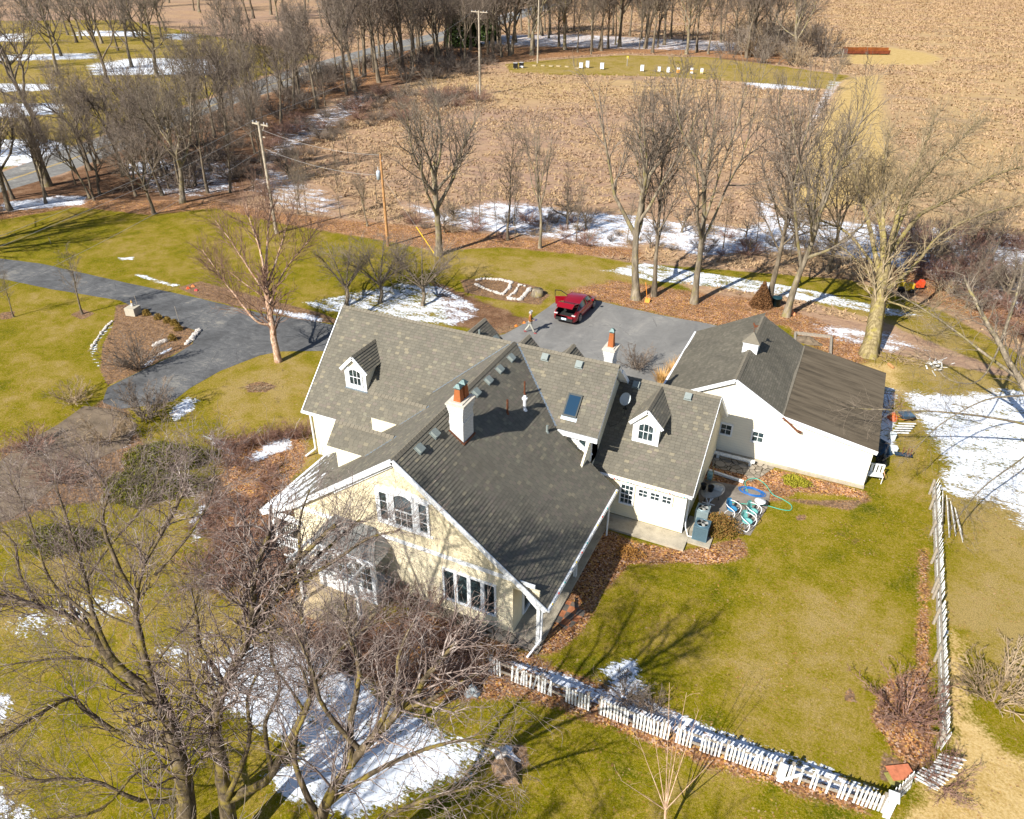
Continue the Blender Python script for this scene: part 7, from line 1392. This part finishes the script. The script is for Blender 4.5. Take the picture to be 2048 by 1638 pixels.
for s in (-1, 1):
    m = MB(); m.obox((-2.36, s*.72, .84), (0, 1, 0), (1, 0, 0), (0, 0, 1), .14, .05, .035); m.build('tail_light', plain('tail_lamp', (.75, .55, .55), .2), CARR)
    m = MB(); m.obox((2.3, s*.66, .6), (0, 1, 0), (1, 0, 0), (0, 0, 1), .13, .08, .04); m.build('headlight', rim, CARR)
m = MB(); m.obox((-2.44, 0, .45), (0, 1, 0), (1, 0, 0), (0, 0, 1), .68, .03, .12); m.build('bumper', inter, CARR); m = MB(); m.obox((-2.475, .02, .5), (0, 1, 0), (1, 0, 0), (0, 0, 1), .2, .008, .075); m.build('licence_plate', plain('plate', (.6, .72, .85), .4), CARR)
for s in (-1, 1):
    for x in (-1.47, 1.48):
        m = MB(); m.T = Matrix.Translation((x, s*.80, .345)) @ Matrix.Rotation(-s*1.5708, 4, 'X'); m.lathe((0, 0, -.06), ((.2, 0), (.33, 0), (.345, .04), (.345, .18), (.32, .22), (.24, .2)), 22); wh = m.build('wheel', tyre, CARR)
        m = MB(); m.T = Matrix.Translation((x, s*.80, .345)) @ Matrix.Rotation(-s*1.5708, 4, 'X'); m.lathe((0, 0, .1), ((.25, .04), (.25, .07), (.22, .03), (.22, .0)), 20)
        for i in range(5): a = i*1.2566; m.obox((math.cos(a)*.13, math.sin(a)*.13, .14), (math.cos(a), math.sin(a), 0), (-math.sin(a), math.cos(a), 0), (0, 0, 1), .12, .035, .012)
        m.lathe((0, 0, .1), ((.005, .06), (.06, .05), (.06, 0)), 10); m.build('rim', rim, wh)
        m = MB(); m.T = Matrix.Translation((x, s*.80, .37)) @ Matrix.Rotation(-s*1.5708, 4, 'X'); m.lathe((0, 0, .05), ((.005, 0), (.40, 0), (.40, .088), (.005, .088)), 22); m.build('wheel_arch', inter, CARR)
for s in (-1, 1): m = MB(); m.obox((.85, s*1.02, 1.0), (1, 0, 0), (0, 1, 0), (0, 0, 1), .08, .1, .06); m.build('mirror', paint, CARR)
dh = A(.82, .93, 0); da = math.radians(64); dd = A(-math.cos(da), math.sin(da), 0); nn = A(-dd[1], dd[0], 0)   # left front door, hinged in front
mb = MB(); mb.prism([dh+A(0, 0, .28), dh+dd*1.1+A(0, 0, .28), dh+dd*1.15+A(0, 0, .93), dh+A(0, 0, .93)], nn, .07); Dr = mb.build('door', paint, CARR)
mb = MB(); mb.bar(dh+dd*.05+A(0, 0, .95), dh+dd*.7-nn*.12+A(0, 0, 1.36), .05, .05); mb.bar(dh+dd*.7-nn*.12+A(0, 0, 1.36), dh+dd*1.15-nn*.1+A(0, 0, 1.4), .05, .05); mb.bar(dh+dd*1.15-nn*.1+A(0, 0, 1.4), dh+dd*1.15+A(0, 0, .93), .05, .05); mb.build('frame', blk, Dr)
mb = MB(); mb.prism([dh+dd*.08+nn*-.012+A(0, 0, .34), dh+dd*1.05-nn*.012+A(0, 0, .34), dh+dd*1.1-nn*.012+A(0, 0, .9), dh+dd*.05-nn*.012+A(0, 0, .9)], -nn, .02); mb.build('door_panel', inter, Dr)
# ------------------------------------------------------------------ walking man
def skin(name, joints, edges, rad, mat, parent, sub=2):
    me = bpy.data.meshes.new(name); me.from_pydata([tuple(j) for j in joints], edges, []); me.materials.append(mat); o = link_mesh(me, name, parent)
    md = o.modifiers.new('skin', 'SKIN'); md.use_smooth_shade = True
    if not me.skin_vertices: 
        print('no skin layer'); return o
    for i, v in enumerate(me.skin_vertices[0].data): r_ = rad[i]; v.radius = (r_, r_) if not hasattr(r_, '__len__') else r_; v.use_root = (i == 0)
    s = o.modifiers.new('sub', 'SUBSURF'); s.levels = sub; s.render_levels = sub
    return o
mp = G(1060, 666); MAN = root('person', (mp[0], mp[1], 0), 'grey-haired man in a brown jacket and pale trousers walking on the driveway towards the car', 'person', None, .35)
sk = plain('skin', (.50, .28, .19), .6, var=.04); jk = plain('brown_jacket', (.26, .10, .025), .7, var=.12, sc=8); tr = plain('pale_trousers', (.40, .39, .34), .85, var=.06); hr_ = plain('grey_hair', (.40, .39, .38), .8); sh = plain('shoe', (.28, .06, .06), .6)
# faces +x of its own axes; body continuous from pelvis to head and hands
J = [(0, 0, .95), (0, 0, 1.15), (.01, 0, 1.38), (.02, 0, 1.50), (.05, 0, 1.58), (.06, 0, 1.68), (.06, 0, 1.76),
     (0, -.19, 1.42), (.03, -.24, 1.15), (.24, -.14, 1.08), (.31, -.11, 1.09), (0, .19, 1.42), (.03, .24, 1.15), (.24, .14, 1.08), (.31, .11, 1.09),
     (-.02, -.1, .9), (.16, -.1, .5), (.32, -.1, .12), (-.0, .1, .9), (-.12, .1, .5), (-.40, .1, .16)]
E_ = [(0, 1), (1, 2), (2, 3), (3, 4), (4, 5), (5, 6), (2, 7), (7, 8), (8, 9), (9, 10), (2, 11), (11, 12), (12, 13), (13, 14), (0, 15), (15, 16), (16, 17), (0, 18), (18, 19), (19, 20)]
Rr = [.13, .12, .13, .055, .06, .095, .07, .06, .045, .032, .028, .06, .045, .032, .028, .08, .055, .035, .08, .055, .035]
skin('body', J, E_, Rr, sk, MAN)
skin('jacket', [(0, 0, .92), (0, 0, 1.15), (.01, 0, 1.38), (.02, 0, 1.49), (0, -.2, 1.43), (.03, -.25, 1.15), (.21, -.15, 1.085), (0, .2, 1.43), (.03, .25, 1.15), (.21, .15, 1.085)], [(0, 1), (1, 2), (2, 3), (2, 4), (4, 5), (5, 6), (2, 7), (7, 8), (8, 9)], [(.16, .2), (.16, .19), (.15, .2), .085, .085, .068, .05, .085, .068, .05], jk, MAN)
skin('trousers', [(0, 0, .96), (-.01, -.1, .86), (.16, -.1, .5), (.31, -.1, .14), (0, .1, .86), (-.12, .1, .5), (-.38, .1, .18)], [(0, 1), (1, 2), (2, 3), (0, 4), (4, 5), (5, 6)], [.16, .105, .078, .06, .105, .078, .06], tr, MAN)
skin('hair', [(.03, 0, 1.72), (.05, 0, 1.775), (.01, 0, 1.67)], [(0, 1), (0, 2)], [.105, .085, .09], hr_, MAN)
for y, x, z, tl in ((-.1, .34, .05, 0), (.1, -.43, .11, .5)): skin('shoe', [(x-.06, y, z), (x+.06, y, z-.01-tl*.05), (x+.17, y, z-.02-tl*.1)], [(0, 1), (1, 2)], [.05, .05, .035], sh, MAN)
for s in (-1, 1):
    for i in range(4): skin('finger', [(.32, s*(.11-.02*i), 1.09), (.37, s*(.10-.02*i), 1.08), (.39, s*(.09-.018*i), 1.05)], [(0, 1), (1, 2)], [.010, .009, .007], sk, MAN, 1)
    skin('thumb', [(.30, s*.09, 1.10), (.34, s*.06, 1.12)], [(0, 1)], [.011, .009], sk, MAN, 1); skin('ear', [(.05, s*.085, 1.66), (.045, s*.1, 1.69)], [(0, 1)], [.02, .018], sk, MAN, 1)
    m = MB(); m.lathe((.148, s*.032, 1.665), ((.003, 0), (.011, .006), (.003, .014)), 6); m.build('eye', blk, MAN)
skin('nose', [(.15, 0, 1.66), (.172, 0, 1.64)], [(0, 1)], [.016, .013], sk, MAN, 1); m = MB(); m.box((.145, -.025, 1.603), (.157, .025, 1.611)); m.build('mouth', plain('lip', (.35, .12, .1), .6), MAN)
m = MB(); m.T = Matrix.Translation((mp[0], mp[1], 0)) @ Matrix.Rotation(.35, 4, 'Z'); m.obox((.40, 0, 1.09), (1, 0, .3), (0, 1, 0), (-.3, 0, 1), .10, .13, .012); tag(m.build('notepad', plain('dark_blue_cover', (.05, .05, .12), .5)), 'dark notepad held in both hands by the walking man', 'notepad')
print('OBJECTS', len(bpy.data.objects), 'TRIS', sum(len(o.data.polygons) for o in bpy.data.objects if o.type == 'MESH'))
